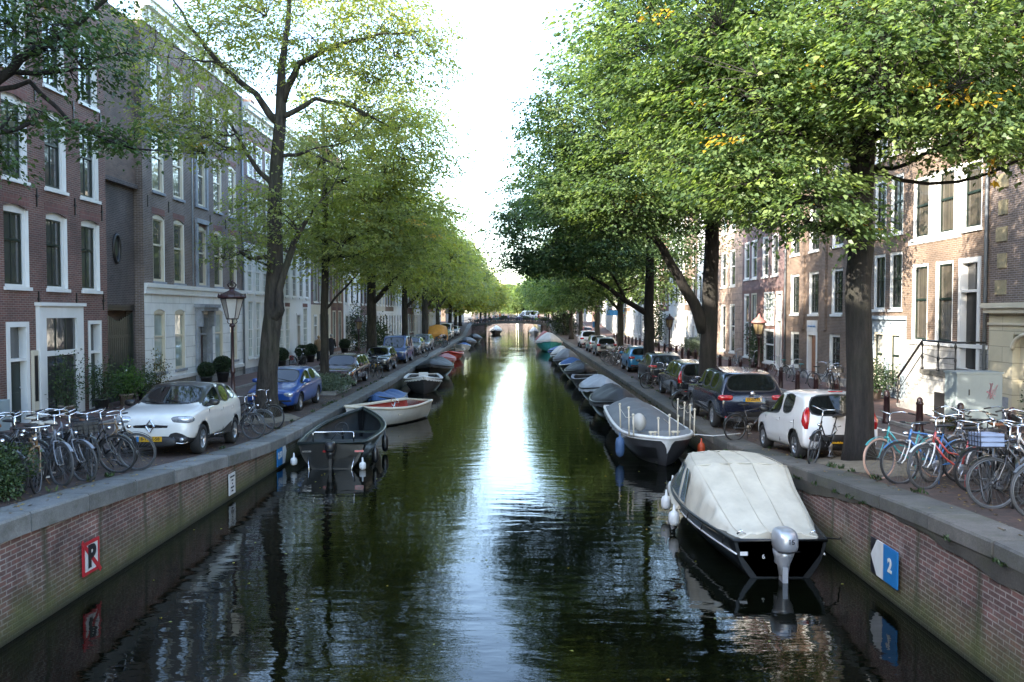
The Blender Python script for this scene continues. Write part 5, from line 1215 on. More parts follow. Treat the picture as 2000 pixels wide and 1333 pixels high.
car('white delivery van parked past the orange tarpaulin on the left quay', 'van', 4.9, 1.9, 2.1, whp, gy(-9.6, 108), FRONT, front=fr_gen(.75, .3), name='delivery_van', cat='van')
car('dark green small car parked between the orange tarpaulin and the white van', 'hatch', 3.9, 1.7, 1.42, paint('paint_green', (.02, .07, .05)), gy(-9.3, 101), FRONT, front=fr_gen())
car('white hatchback farthest along the left quay', 'hatch', 4., 1.7, 1.45, whp, gy(-9.7, 122), FRONT, front=fr_gen())
tilt(car('small white five-door hatchback seen from behind beside the near right elm', 'bubble', 3.45, 1.63, 1.46, whp, gy(6.72, 18.75), REAR, r=.29, spokes=9, txt='60-HH-FZ', rear=rr_bubble, mirrors=m_black))
tilt(car('dark navy off-roader seen from behind with round emblem on its tailgate', 'suv', 4.75, 1.93, 1.74, nav, gy(6.72, 25.9), REAR, r=.37, spokes=5, txt='77-ZD-FR', rear=rr_suv(.98, .085, .22, wgt=1)))
car('black estate car with tall red pillar lamps seen from behind', 'wagon', 4.7, 1.86, 1.55, blk, gy(6.95, 33.5), REAR, r=.33, spokes=5, txt='54-VB-TX', rear=rr_suv(.80, vert=True))
car('dark grey hatchback seen from behind, beyond the black estate', 'bubble', 4.2, 1.78, 1.5, paint('paint_anthracite', (.022, .026, .03), .28, .3), gy(7.05, 40.9), REAR, txt='48-KL-SR', rear=rr_suv(.88, .075, .2))
car('bright sky-blue hatchback seen from behind on the right quay', 'hatch', 4.0, 1.74, 1.48, paint('paint_sky', (.03, .22, .42), .28, .2), gy(7.15, 48.9), REAR, rear=rr_suv(.86, .08, .18))
car('silver small hatchback beyond the heap of parked bicycles', 'bubble', 3.9, 1.7, 1.5, slv, gy(6.95, 66.5), REAR, rear=rr_suv(.9, .1, .14))
car('silver grey estate in front of the white off-roader on the right quay', 'wagon', 4.4, 1.75, 1.5, paint('paint_silver2', (.42, .42, .43), .3, .6), gy(6.95, 73), REAR, rear=rr_suv(.85, .1, .16))
car('white off-roader parked farthest along the right quay', 'suv', 4.5, 1.85, 1.7, whp, gy(6.9, 82), REAR, rear=rr_suv(.95, .09, .2))
car('red car parked along the far right houses by the bollards', 'hatch', 4., 1.7, 1.45, paint('paint_red', (.3, .02, .02)), gy(9.8, 118), REAR, rear=rr_suv())
car('white van crossing the far bridge sideways', 'van', 4.6, 1.85, 1.9, whp, (1.5, 152.5, 2.75), pi, front=fr_gen(.75, .3), name='delivery_van', cat='van')
# orange tarpaulin-covered vehicle
tp_ = thing('covered_trailer', 'tall vehicle wrapped in a bright orange tarpaulin on the left quay', 'trailer', gy(-9.2, 93), FRONT)
b = MB(); rows = []
for i in range(15):
    t_ = i / 14; x = -2.1 + 4.2 * t_; h_ = 2.05 - .15 * (2 * t_ - 1) ** 2 - (.9 * max(0, t_ - .72) / .28); w_ = 1.0 + .03 * sin(i * 2.1)
    rows.append([(x, -w_, .25 + .04 * sin(i)), (x, -w_ * .99, h_ * .6), (x, -w_ * .86, h_ * .93), (x, -.3, h_ + .03), (x, .3, h_ + .03), (x, w_ * .86, h_ * .93), (x, w_ * .99, h_ * .6), (x, w_, .25 + .04 * cos(i))])
b.grid(rows); b.f += [list(range(8)), list(range(14 * 8 + 7, 14 * 8 - 1, -1))]; b.m += [0, 0]; b.sm += [False] * 2
b.build('tarpaulin', M('orange_tarp', (.48, .20, .02), .6, var=.15, bump=.3, bscale=6), tp_); wheels(tp_, 4, 1.8, (.3, -.3), .3)
# ------------------------------------------------------------------ bicycles
TYRE = {}
m_rim = M('rim_alloy', (.13, .135, .14), .4, .6, var=.3)
def bike_wheel(tyre_m, r=.34):
    k = (tyre_m.name, r, MB.K)
    if k in TYRE: return TYRE[k]
    b = MB(); b.tube([(r * cos(2 * pi * i / 32), 0, r * sin(2 * pi * i / 32)) for i in range(32)], .019, 6, closed=True); ty = b.mesh('wheel', tyre_m)
    b = MB(); q = r - .024; b.tube([(q * cos(2 * pi * i / 32), 0, q * sin(2 * pi * i / 32)) for i in range(32)], .011, 5, closed=True)
    for i in range(28):
        a = 2 * pi * i / 28; a2 = a + (.5 if i % 2 else -.5); s = .028 if (i // 2) % 2 else -.028
        b.tube([(.02 * cos(a2), s, .02 * sin(a2)), (q * cos(a), 0, q * sin(a))], .0026, 3, caps=False)
    b.lathe([(.02, -.04), (.026, -.025), (.014, 0), (.026, .025), (.02, .04)], n=8, axis='y'); rm = b.mesh('rim', m_rim)
    TYRE[k] = (ty, rm); return TYRE[k]
def bike(label, fc, style='step', tyre=None, bars='high', basket=None, steer=0., rack=True, fork=None, saddle=None, fender=None, loc=(0, 0, 0), rz=0, bag=None, lean=.07):
    t_ = thing('bicycle', label, 'bicycle', loc, rz); t_.rotation_euler.x = lean; tyre = tyre or m_rubber; fork = fork or fc; saddle = saddle or m_trim; fender = fender or fc
    ty, rm = bike_wheel(tyre); S = Matrix.Translation((.36, 0, 0)) @ Matrix.Rotation(steer, 4, 'Z') @ Matrix.Translation((-.36, 0, 0))
    def sp(p): return tuple(S @ Vector(p))
    w = nob('wheel', ty, t_, (-.53, 0, .358)); nob('rim', rm, w)
    w = nob('wheel', ty, t_, sp((.56, 0, .358)), (0, 0, steer)); nob('rim', rm, w)
    bbk = (-.06, 0, .31); st = (-.22, 0, .82); ht = (.33, 0, .90); hb = (.375, 0, .74); ra = (-.53, 0, .358)
    b = MB(); r = .016
    b.tube([bbk, st], r, 7); b.tube([ht, hb], .02, 7)
    if style == 'step': b.tube([hb, (.2, 0, .5), (0, 0, .36), bbk], r * 1.15, 7); b.tube([(.345, 0, .84), (.14, 0, .58), (-.125, 0, .52)], r, 7)
    else: b.tube([hb, bbk], r * 1.2, 7); b.tube([(.34, 0, .86), (-.205, 0, .78)], r, 7)
    for s in (-.05, .05): b.tube([(-.08, s * .6, .31), (-.53, s, .358)], .009, 5); b.tube([(-.2, s * .4, .76), (-.53, s, .358)], .008, 5)
    b.tube([(-.12, .03, .3), (-.02, .16, .02)], .009, 5)
    b.build('frame', fc, t_)
    b = MB()
    for s in (-.05, .05): b.tube([sp((.385, s * .8, .72)), sp((.42, s, .6)), sp((.50, s, .42)), sp((.56, s, .358))], .012, 6)
    b.tube([sp((.385, -.05, .72)), sp((.385, .05, .72))], .016, 6); b.build('fork', fork, t_)
    b = MB(); top = 1.12 if bars == 'high' else 1.0
    b.tube([sp((.33, 0, .9)), sp((.30, 0, top))], .012, 6)
    if bars == 'high':
        for s in (-1, 1): b.tube([sp((.30, 0, top)), sp((.33, s * .1, top + .03)), sp((.27, s * .24, top + .05)), sp((.10, s * .29, top + .01))], .011, 6)
    else: b.tube([sp((.30, -.29, top + .01)), sp((.31, 0, top)), sp((.30, .29, top + .01))], .012, 6)
    hbr = b.build('handlebar', m_chrome, t_)
    for s in (-1, 1):
        b = MB()
        if bars == 'high': b.tube([sp((.17, s * .275, top + .027)), sp((.05, s * .30, top))], .016, 6)
        else: b.tube([sp((.30, s * .2, top + .008)), sp((.30, s * .31, top + .01))], .017, 6)
        b.build('grip', m_trim, hbr)
    b = blob(sp((.44, 0, .84)), (.045, .035, .035), p=2.2); b.build('lamp', m_chrome, t_)
    b = MB(); b.tube([(-.22, 0, .8), (-.25, 0, .93)], .011, 6)
    rows = []
    for i in range(7): f = i / 6; wdt = .095 * (1 - f) ** .8 + .018; xx = -.37 + .27 * f; rows.append([(xx, wdt * cos(a), .955 + .025 * sin(a) + .012 * (1 - f)) for a in [2 * pi * j / 8 for j in range(8)]])
    b.grid(rows, closed_u=True); b.f += [list(range(len(b.v) - 56, len(b.v) - 48)), list(range(len(b.v) - 8, len(b.v)))]; b.m += [0, 0]; b.sm += [True] * 2
    b.build('saddle', saddle, t_)
    if fender:
        for cx, s0 in ((-.53, 0), (.56, 1)):
            b = MB(); rows = []
            a0, a1 = ((.1, 2.9) if not s0 else (.7, 2.6))
            for i in range(13):
                a = a0 + (a1 - a0) * i / 12; rr = .385; rows.append([(cx + (rr - abs(y) * .25) * cos(a), y, .358 + (rr - abs(y) * .25) * sin(a)) for y in (-.026, 0, .026)])
            if s0: rows = [[sp(p) for p in r_] for r_ in rows]
            b.grid(rows); b.build('fender', fender, t_)
    b = MB(); b.lathe([(.085, -.003), (.09, 0), (.085, .003)], (-.06, .06, .31), 14, axis='y')
    b.tube([(-.06, .07, .31), (.02, .08, .17)], .009, 5); b.tube([(-.06, -.07, .31), (-.14, -.08, .45)], .009, 5); b.obox((.02, .12, .165), (.045, 0, 0), (0, .04, 0), (0, 0, .012)); b.obox((-.14, -.12, .455), (.045, 0, 0), (0, .04, 0), (0, 0, .012))
    b.build('crank', m_alloy, t_)
    if rack:
        b = MB()
        for s in (-.06, .06): b.tube([(-.24, s, .74), (-.72, s, .76)], .007, 5); b.tube([(-.70, s, .76), (-.55, s, .37)], .005, 4)
        for x in (-.35, -.5, -.65): b.tube([(x, -.06, .75), (x, .06, .75)], .006, 4)
        b.build('rack', m_black if fc is not m_white else m_chrome, t_)
    if basket:
        b = MB(); x0, x1, y0, z0, z1 = .46, .80, .2, .86, 1.08
        for z in (z0, z0 + .07, z0 + .14, z1): b.tube([sp((x0, -y0, z)), sp((x1, -y0, z)), sp((x1, y0, z)), sp((x0, y0, z))], .006, 4, closed=True)
        for i in range(6):
            y = -y0 + .4 * i / 5; b.tube([sp((x1, y, z0)), sp((x1, y, z1))], .005, 4); b.tube([sp((x0, y, z0)), sp((x0, y, z1))], .005, 4); b.tube([sp((x0, y, z0)), sp((x1, y, z0))], .004, 4)
        bk = b.build('basket', m_black, t_)
        b = MB(); pts = [sp((x0 + .02, -y0 + .02, 0)), sp((x1 - .02, -y0 + .02, 0)), sp((x1 - .02, y0 - .02, 0)), sp((x0 + .02, y0 - .02, 0))]; b.poly([(p[0], p[1], z0 + .01) for p in pts], (0, 0, .17)); b.build('liner', basket, bk)
    if bag: b = blob((-.5, .13, .62), (.17, .07, .15), p=3.4); b.build('pannier', bag, t_)
    return t_
P_ = lambda n, c, **k: paint('bike_' + n, c, **k)
bk_black = P_('black', (.012, .012, .013)); bk_turq = P_('turquoise', (.03, .26, .26)); bk_blue = P_('blue', (.03, .14, .34)); bk_red = P_('red', (.42, .06, .05)); bk_white = P_('white', (.6, .6, .58)); bk_gold = P_('bronze', (.20, .12, .05)); bk_green = P_('green', (.03, .13, .07)); bk_grey = P_('grey', (.14, .15, .17)); bk_purp = P_('purple', (.12, .08, .3))
m_tan = M('tan_rubber', (.48, .30, .22), .7); m_greyt = M('grey_rubber', (.055, .055, .055), .7, dirt=.3)
m_brownl = M('brown_leather', (.16, .06, .025), .5); m_creme = M('cream_saddle', (.5, .45, .36), .5); m_blueliner = M('blue_grey_crate', (.22, .27, .38), .6); m_redbag = M('red_bag', (.35, .015, .02), .6)
GBL, GBR = 'bicycles parked on the near left quay', 'bicycles parked on the near right quay'
def bz(x, y): return gz(x, y) - .02
def put(o, label, x, y, rz, group, lean=None):
    return dup(o, (x, y, bz(x, y)), rz, label, group, rx=U(-.1, .1) if lean is None else lean)
def place(o, x, y, rz, group=None):
    o.location = (x, y, bz(x, y)); o.rotation_euler.z = rz
    if group: o['group'] = group
    return o
# left row (front wheels to the canal)
B0 = place(bike('black town bike with turned front wheel at the right end of the left row', bk_black, 'step', steer=.2, tyre=m_greyt), -7.62, 15.1, -.15, GBL)
B1 = place(bike('black bike with big front basket in the middle of the left bike row', bk_black, 'diamond', basket=m_trim, steer=-.4), -7.65, 14.3, -.75, GBL)
B2 = place(bike('bronze framed mountain bike with flat bars near the left end of the left bike row', bk_gold, 'diamond', bars='flat', fork=bk_gold, fender=None, rack=False, steer=-.3), -7.55, 12.75, -.95, GBL)
B3 = place(bike('grey step-through bike with cream saddle in the left bike row', bk_grey, 'step', saddle=m_creme, steer=.1, tyre=m_greyt), -7.7, 13.75, -.55, GBL)
B4 = place(bike('dark bike with brown saddle and brown grips in the left bike row', bk_black, 'step', saddle=m_brownl, steer=.3), -7.75, 14.75, -.35, GBL)
put(B0, 'black town bike with wheel cut by the left frame edge, nearest the dark bush', -8.35, 12.2, -.1, GBL); put(B4, 'black brown-saddled bike standing second from the left frame edge', -8.2, 12.9, -.5, GBL)
put(B3, 'grey step-through bike leaning between the bronze mountain bike and its neighbours', -7.8, 13.3, -.65, GBL); put(B4, 'dark brown-saddled bike behind the bronze mountain bike', -8.6, 13.4, -.2, GBL); put(B0, 'black town bike tucked behind the basket bike', -8.3, 14.5, -.3, GBL); put(B2, 'bronze bike at the far side of the row, against the white crossover bumper', -8.1, 15.7, -.1, GBL)
put(B0, 'black bike with front wheel on the coping between white crossover and leaning elm, nearer one', -7.65, 21.95, -.35, 'two bikes by the crown lamp'); put(B3, 'grey bike between white crossover and leaning elm, farther one', -7.7, 22.75, -.1, 'two bikes by the crown lamp'); put(B4, 'dark bike leaning at the foot of the leaning elm', -7.75, 24.2, -.5, 'two bikes by the crown lamp')
place(bike('bicycle with bright red pannier parked by box balls on the left pavement', bk_black, 'step', bag=m_redbag), -13.3, 49.2, 1.2)
B5 = place(bike('light green bicycle standing among the far left row of bikes', bk_green, 'step', tyre=m_greyt), -8.0, 80.6, -.2, 'far left quay bicycles')
put(B0, 'black bicycle chained at the tail of the maroon estate', -7.55, 43., -1.1, None); put(B3, 'grey bicycle next to the silver grey hatchback on the quay edge', -7.75, 63.6, -.6, None)
for i, (x, y) in enumerate(((-8.0, 81.6), (-8.1, 83), (-8.2, 84.5), (-8.1, 86), (-8.3, 87.3))): put((B0, B1, B4)[i % 3], f'dark bicycle in the far left quay row, {ORD[i]} past the light green one', x, y, U(-.6, .3), 'far left quay bicycles')
# right row
R1b = place(bike('turquoise step-through bike with pink-tan tyres nearest the elm trunk', bk_turq, 'step', tyre=m_tan, steer=.25, saddle=m_trim), 6.75, 14.15, pi + .12, GBR)
R2b = place(bike('blue mountain bike with white suspension fork next to the turquoise bike', bk_blue, 'diamond', bars='flat', fork=bk_white, fender=None, rack=False, steer=.1), 6.8, 13.45, pi + .1, GBR)
R3b = place(bike('white and red ladies bike with white mudguards in the right bike row', bk_red, 'step', fork=bk_white, fender=bk_white, steer=.3, tyre=m_greyt), 6.9, 12.85, pi + .05, GBR)
R4b = place(bike('black bike seen end-on with two dark wheels in the right bike row', bk_black, 'step', steer=.5), 6.95, 12.0, pi + .75, GBR)
R5b = place(bike('black bike with pale crate in its wire basket in the right bike row', bk_black, 'step', basket=m_blueliner, steer=-.1, tyre=m_greyt), 7.0, 11.1, pi + .05, GBR)
R6b = place(bike('silver bike with black saddle cut by the right frame edge', bk_grey, 'step', tyre=m_greyt, steer=.2), 7.15, 10.45, pi - .02, GBR)
put(R4b, 'second dark bike seen end-on beside the black end-on one', 7.15, 11.6, pi + .6, GBR); R7b = place(bike('white bike with high chrome bars behind the red and white one', bk_white, 'step', saddle=m_brownl, steer=-.2), 8.0, 12.5, pi + .1, GBR)
for i, (o, x, y, rz, lb) in enumerate(((R6b, 8.2, 14.6, pi + .3, 'silver bike standing behind the turquoise one'), (B4, 8.3, 13.9, .2, 'dark brown-saddled bike behind the blue mountain bike'), (R2b, 8.5, 13.2, .05, 'blue mountain bike in the back row behind the white bike'), (R5b, 8.3, 11.8, pi - .1, 'basket bike in the back row under the white headlamp'), (B0, 8.9, 12.6, .1, 'black bike in the back row close to a maroon bollard'), (R7b, 8.7, 11.2, .2, 'white bike in the back row near the right frame edge'), (B0, 8.0, 10.7, pi, 'black bike with long saddle at the right frame edge'), (R1b, 9.3, 14.3, .3, 'turquoise bike in the back row beside the road line'), (B3, 7.9, 15.2, .5, 'grey bike with orange-brown saddle right against the elm trunk'))): put(o, lb, x, y, rz, GBR)
for i, (o, x, y, rz, lb) in enumerate(((B0, 7.4, 13.8, pi + .3, 'black bike squeezed between the turquoise and the blue bike'), (B4, 7.5, 12.4, pi - .2, 'dark bike squeezed right of the red and white one'), (B3, 7.6, 11.3, pi + .15, 'grey bike squeezed against the crate-carrying one'), (B4, 8.8, 11.9, .1, 'dark bike at the back among the white ones'), (B0, 9.1, 13.5, .25, 'black bike at the back with saddle towards the road'), (B1, 8.6, 14.9, .2, 'black basket bike at the back left of the row'), (B3, 9.3, 12.3, pi, 'grey bike farthest back by the pavement kerb'), (B4, 7.9, 10.9, .4, 'dark bike low in the right corner tangle'))): put(o, lb, x, y, rz, GBR)
for x, y, rz, o, lb in ((-8.5, 13.9, -.3, B0, 'black bike in the back row behind the grey one'), (-8.7, 14.9, -.2, B3, 'grey bike in the back row left of the crossover'), (-8.9, 12.5, -.4, B0, 'black bike in the back row near the left frame edge'), (-7.9, 12.1, -.6, B4, 'dark bike beside the dark corner bush')): put(o, lb, x, y, rz, GBL)
put(B0, 'black bike leaning against the left side of the near right elm', 6.35, 16.95, pi + .7, None, lean=-.12)
put(B1, 'black bike parked between the navy off-roader and the small white hatchback', 6.25, 21.9, .35, None)
put(B0, 'black bike parked in front of the navy off-roader', 6.2, 29., .3, None); put(B4, 'dark bike parked between black estate and dark grey hatchback', 6.3, 37.4, .4, None)
for i, (o, x, y, rz) in enumerate(((B0, 6.4, 53, 2.8), (B3, 6.9, 54, 3.3), (B1, 7.3, 55, .2), (R3b, 7.2, 56, 3.0), (B4, 7.9, 55.6, .4), (B0, 6.6, 57, 2.9), (R6b, 7.6, 57.4, 3.5), (B0, 8.3, 57, .1), (B1, 6.7, 58.6, 3.1), (B4, 7.8, 59, .1))): put(o, f'bicycle in the tangled heap beyond the sky-blue hatchback, {["front left corner", "front left, second", "front middle", "red one in the middle", "front right", "left side behind", "silver one behind", "right edge", "back left", "back right"][i]}', x, y, rz, 'heap of bikes on the right quay')
FB = 'bicycles standing along the right house fronts'
place(bike('white bicycle with mint saddle cover right of the dark open doorway', bk_white, 'step', saddle=bk_turq), 13.1, 41.3, 1.9, FB)
place(bike('bicycle with turquoise saddle cover left of the wooden door', bk_grey, 'step', saddle=bk_turq, tyre=m_greyt), 12.9, 38.1, 1.8, FB)
put(B0, 'black bicycle standing sideways right of the wooden door', 13.3, 35.9, .5, FB); put(B4, 'dark bicycle under the gridded ground-floor window', 13.2, 34.4, 1.2, FB); put(B1, 'dark basket bicycle just left of the near elm trunk', 12.9, 33.2, 1.3, FB); put(B0, 'black bicycle under the white shop window behind the lamp', 13.3, 46.5, 1.2, FB); put(B3, 'grey bicycle left of the shop window greenery', 13.2, 49.5, 1.6, FB)
PB = place(bike('purple bicycle by the white stairs, left one', bk_purp, 'step'), 12.9, 68, .3, FB); put(PB, 'purple bicycle by the white stairs, right one', 12.9, 66.6, .5, FB)
MB.K = 2.4
FBK = [bike('far bridge bicycle', bk_black, 'diamond', basket=m_trim), bike('far bridge bicycle', bk_grey, 'step'), bike('far bridge bicycle', bk_turq, 'step'), bike('far bridge bicycle', bk_black, 'step', bag=m_trim), bike('far bridge bicycle', bk_purp, 'diamond')]
MB.K = 1.
for i in range(34):
    x = -8.2 + 15.6 * i / 33 + U(-.12, .12); o = FBK[(i * 3) % 5]; loc = (x, 147.3 + (i % 3) * .35, dz(x) - .02); rz = U(-.5, .5) + (0 if i % 2 else pi); lb = f'bicycle leaning on the far bridge railing, {ORD[i] if i < 30 else ORD[33 - i] + " from the right end, not counted"} from the left end' if i < 30 else f'bicycle leaning on the far bridge railing, {ORD[33 - i]} from the right end'
    if i < 5: o = FBK[i]; o.location = loc; o.rotation_euler = (U(-.08, .08), 0, rz); o['label'] = lb; o['group'] = 'bicycles on the far bridge'
    else: dup(o, loc, rz, lb, 'bicycles on the far bridge', rx=U(-.08, .08))

# ------------------------------------------------------------------ boats
def bfn(L, B, sw, full=2.3, s0=.55, s1=.35, k=-.3, rake=.35, mid=.45):
    def hb(t): 
        if t < mid: return B / 2 * (sw + (1 - sw) * sin(t / mid * pi / 2))
        return B / 2 * max(0, 1 - ((t - mid) / (1 - mid)) ** full) + .001
    def sh(t): return s0 + s1 * max(0, (t - .35) / .65) ** 2 + .08 * (1 - t) ** 2
    def H(t, v, s=1, off=0.):
        zk = k * (1 - max(0, (t - .75) / .25) ** 2 * .6)
        sv = (.30 * v + .70 * sin(v * pi / 2)) if v > 0 else 0
        y = (hb(t) + off) * sv ** .75; z = zk + (sh(t) - zk) * v ** 1.25
        x = -L / 2 + L * t - rake * (1 - v) * max(0, (t - .6) / .4) ** 1.5 + .0
        return (x, s * y, z)
    return hb, sh, H
def boat(label, L, B, hullm, innerm, loc, rz, gun=None, sw=.72, full=2.3, s0=.5, s1=.3, rake=.35, mid=.45, cover=None, ch=.35, seats=(.3, .6), boot=None, name='moored_boat', group='boats moored along the canal walls', wheel=False, openfrom=0., covert=(0., 1.), rope=True, seed=0, ghr=.035, vee=None):
    r_ = thing(name, label, 'boat', loc, rz, group); hb, sh, H = bfn(L, B, sw, full, s0, s1, -.3, rake, mid); n = 22; ts = [i / n for i in range(n + 1)]; ts = [1 - (1 - t_) ** 1.0 for t_ in ts] + []; vs = [0, .15, .3, .45, .6, .72, .84, .93, 1]
    b = MB(); rows = []
    for t_ in ts: rows.append([H(t_, v, -1) for v in vs[::-1]] + [H(t_, v, 1) for v in vs[1:]])
    b.grid(rows); b.f.append(list(range(len(rows[0])))); b.m.append(0); b.sm.append(False)
    if boot: 
        for i, f in enumerate(b.f):
            if max(b.v[q][2] for q in f) < .17: b.m[i] = 1
    b.build('hull', [hullm, boot or hullm], r_)
    # gunwale
    def hull_in(t_, v, s): p = H(t_, v, s, 0); w_ = .05; y = s * max(0, abs(p[1]) - w_); return (p[0] - (.06 if t_ > .9 else 0), y, p[2])
    b = MB(); path = [(H(t_, 1, -1)[0], H(t_, 1, -1)[1], sh(t_)) for t_ in ts] + [(H(t_, 1, 1)[0], H(t_, 1, 1)[1], sh(t_)) for t_ in ts[::-1]]
    b.tube(path, ghr, 7, closed=True)
    b2_ = [[(x, y * .995, z + .012), (x * .985 - .0, (abs(y) - .13 if abs(y) > .14 else .0) * (1 if y > 0 else -1), z + .012), (x * .985, (abs(y) - .13 if abs(y) > .14 else .0) * (1 if y > 0 else -1), z - .03)] for x, y, z in path]
    b.grid(b2_, closed_v=True, smooth=False)
    b.build('gunwale', gun or hullm, r_)
    if cover is None or covert != (0., 1.):
        fz = .02; b = MB(); rows = []
        for t_ in ts[:-1]:
            row_ = []
            for s in (-1, 1):
                seq = [(1, ), (.8, ), (.55, )] if s < 0 else [(.55, ), (.8, ), (1, )]
                for (v,) in seq:
                    p = hull_in(t_, v, s); row_.append((p[0], p[1] * (1 if v > .56 else .72), max(p[2], fz + .1) if v > .56 else fz))
            rows.append(row_)
        b.grid(rows); b.f.append(list(range(6))); b.m.append(0); b.sm.append(False); b.build('interior', innerm, r_)
        for sx in seats:
            w_ = max(.1, hb(sx) - .08); x = -L / 2 + L * sx; b = MB(); b.box(x - .14, x + .14, -w_, w_, sh(sx) - .26, sh(sx) - .22); b.build('thwart', gun if gun else innerm, r_)
    if cover is not None:
        rng = random.Random(seed); b = MB(); rows = []; c0, c1 = covert; m_ = 26
        for i in range(m_ + 1):
            u = i / m_; t_ = c0 + (c1 - c0) * u; ridge = ch * min(1, u / .12 + .25, (1 - u) / .2 + .12) + .04 * sin(i * .9 + seed); row_ = []
            for j in range(17):
                q = -1 + 2 * j / 16; y = (hb(min(t_, .995)) + .045) * q
                z = sh(t_) + ridge * (1 - abs(q) ** 1.5) + .025 * sin(i * 1.3 + j * 1.7 + seed) * (1 - abs(q)) - (.16 + .03 * sin(i * 1.9 + seed)) * (1 if abs(q) == 1 else 0)
                row_.append((-L / 2 + L * t_ + .03 * (u - .5), y, z))
            rows.append(row_)
        b.grid(rows)
        for idx in (0, m_): b.f.append([idx * 17 + j for j in range(17)]); b.m.append(0); b.sm.append(False)
        b.build('cover', cover, r_)
    if wheel:
        b = MB(); x, z = -L * .12, .75; b.tube([(x + .06 * sin(a), .1 + .19 * cos(a), z + .19 * sin(a)) for a in [2 * pi * i / 20 for i in range(20)]], .014, 6, closed=True)
        for i in range(3): a = 2 * pi * i / 3; b.tube([(x, .1, z), (x + .06 * sin(a), .1 + .19 * cos(a), z + .19 * sin(a))], .009, 5)
        b.tube([(x, .1, z), (x + .22, .1, .3)], .03, 6); b.build('steering_wheel', m_black if wheel is True else wheel, r_)
    return r_, hb, sh, H
def tarp(name, c, var=.12): return M(name, c, .62, var=var, scale=1.6, bump=.5, bscale=5, dirt=.3)
t_black = tarp('tarp_black', (.018, .019, .021)); t_grey = tarp('tarp_grey', (.11, .12, .13)); t_silver = tarp('tarp_silver', (.30, .33, .36)); t_cream = tarp('tarp_cream', (.50, .46, .37)); t_blue = tarp('tarp_blue', (.03, .09, .24)); t_pale = tarp('tarp_pale', (.42, .41, .38)); t_navy = tarp('tarp_navy', (.012, .018, .04))
h_black = M('hull_black', (.007, .008, .009), .35, var=.3, coat=.15, dirt=.2); h_white = M('hull_white', (.60, .59, .55), .35, var=.1, scale=1., dirt=.35); h_grey = M('hull_grey', (.05, .052, .058), .45, var=.15, dirt=.35); h_green = M('hull_darkgreen', (.014, .022, .022), .35); h_teal = M('hull_teal', (.05, .30, .28), .4, dirt=.3); h_red = M('hull_red', (.42, .035, .02), .35, dirt=.2)
i_red = M('inside_red', (.30, .028, .018), .5, var=.15, dirt=.25); i_dark = M('inside_dark', (.016, .02, .022), .55, var=.3, dirt=.2); i_grey = M('inside_grey', (.18, .19, .20), .5, dirt=.3)
def fender_ball(parent, x, y, z, m=None, r=.10, l=.22):
    b = MB(); b.lathe([(.02, -l), (r * .8, -l * .8), (r, -l * .4), (r, l * .4), (r * .8, l * .8), (.03, l), (.015, l + .12)], (x, y, z), 12); return b.build('fender', m or m_swhite, parent)
def outboard(parent, x, z0, m, txt=None, k=1.):
    b = blob((x - .20 * k, 0, z0 + .24 * k), (.24 * k, .185 * k, .20 * k), p=3.); b.add([], []); mo = b.build('outboard_motor', m, parent)
    b = MB(); b.lathe([(.17 * k, 0), (.15 * k, -.10), (.10 * k, -.22), (.075 * k, -.4)], (x - .16 * k, 0, z0 + .08 * k), 14); b.box(x - .26 * k, x - .06 * k, -.04, .04, -.35, z0 - .18 * k); b.box(x - .12, x + .07, -.1, .1, z0 - .16, z0 + .05); b.build('leg', m if txt else m_black, mo)
    if txt: text('figure', txt, .11, m_sblack, mo, (x - .442 * k, -.03, z0 + .27 * k), (radians(90), 0, radians(-90)))
    b = MB(); b.tube([(x - .42 * k, -.17 * k, z0 + .12), (x - .44 * k, 0, z0 + .11), (x - .42 * k, .17 * k, z0 + .12)], .008, 4); b.build('trim_line', m_black, mo)
    return mo
def rope(parent, pts, r=.011, m=None): b = MB(); b.tube(pts, r, 5); return b.build('mooring_rope', m or m_swhite, parent)
UP, DN = pi / 2, -pi / 2
# --- left bank
bo, hb, sh, H = boat('black open sloop with outboard and chrome seat rail, stern to the camera', 6.2, 2.15, h_black, i_dark, (-5.2, 25.0, 0), UP + .05, gun=h_green, s0=.62, s1=.32, sw=.82, seats=(.62,), wheel=True, ghr=.05)
outboard(bo, -3.1, .45, m_black, None, .75)
b = MB(); z = .95
b.tube([(-2.75, -.55, z - .32), (-2.75, -.55, z - .02), (-2.72, -.5, z), (-2.72, .5, z), (-2.75, .55, z - .02), (-2.75, .55, z - .32)], .016, 6); b.tube([(-2.72, -.1, z), (-2.5, .1, z - .25)], .012, 5); b.build('seat_rail', m_chrome, bo)
for s in (-1, 1): b = MB(); b.tube([(-3.1, s * .62, .32), (-3.3, s * .55, -.05)], .016, 5); b.build('stern_stay', m_chrome, bo)
for y in (-.75, .1, .65): b = MB(); b.box(-3.13, -3.10, y - .12, y + .12, .46, .51); b.build('stern_plate', m_red if y != .65 else m_chrome, bo)
b = MB(); b.box(-1.6, -1.1, -.9, .9, .2, .5); b.build('bench', i_dark, bo)
fender_ball(bo, -.6, -1.16, .3, h_black, .1, .26); fender_ball(bo, -2.6, -1.12, .28, h_black, .09, .22); fender_ball(bo, -3.0, 1.02, .2, m_swhite, .09, .11); fender_ball(bo, -3.2, -.85, .1, m_swhite, .09, .11)
bo, hb, sh, H = boat('white clinker launch with red interior and steering wheel', 4.5, 2.1, h_white, i_red, (-5.12, 31.1, 0), atan2(-3.7, -2.), gun=m_cream, s0=.62, s1=.25, sw=.62, seats=(.55,), wheel=m_chrome, boot=h_black, ghr=.055, seed=2)
boat('small open boat with crumpled blue tarpaulin behind the white launch', 3.6, 1.4, h_green, i_dark, (-5.8, 35.7, 0), DN - .1, cover=t_blue, ch=.25, s0=.45, seed=3)
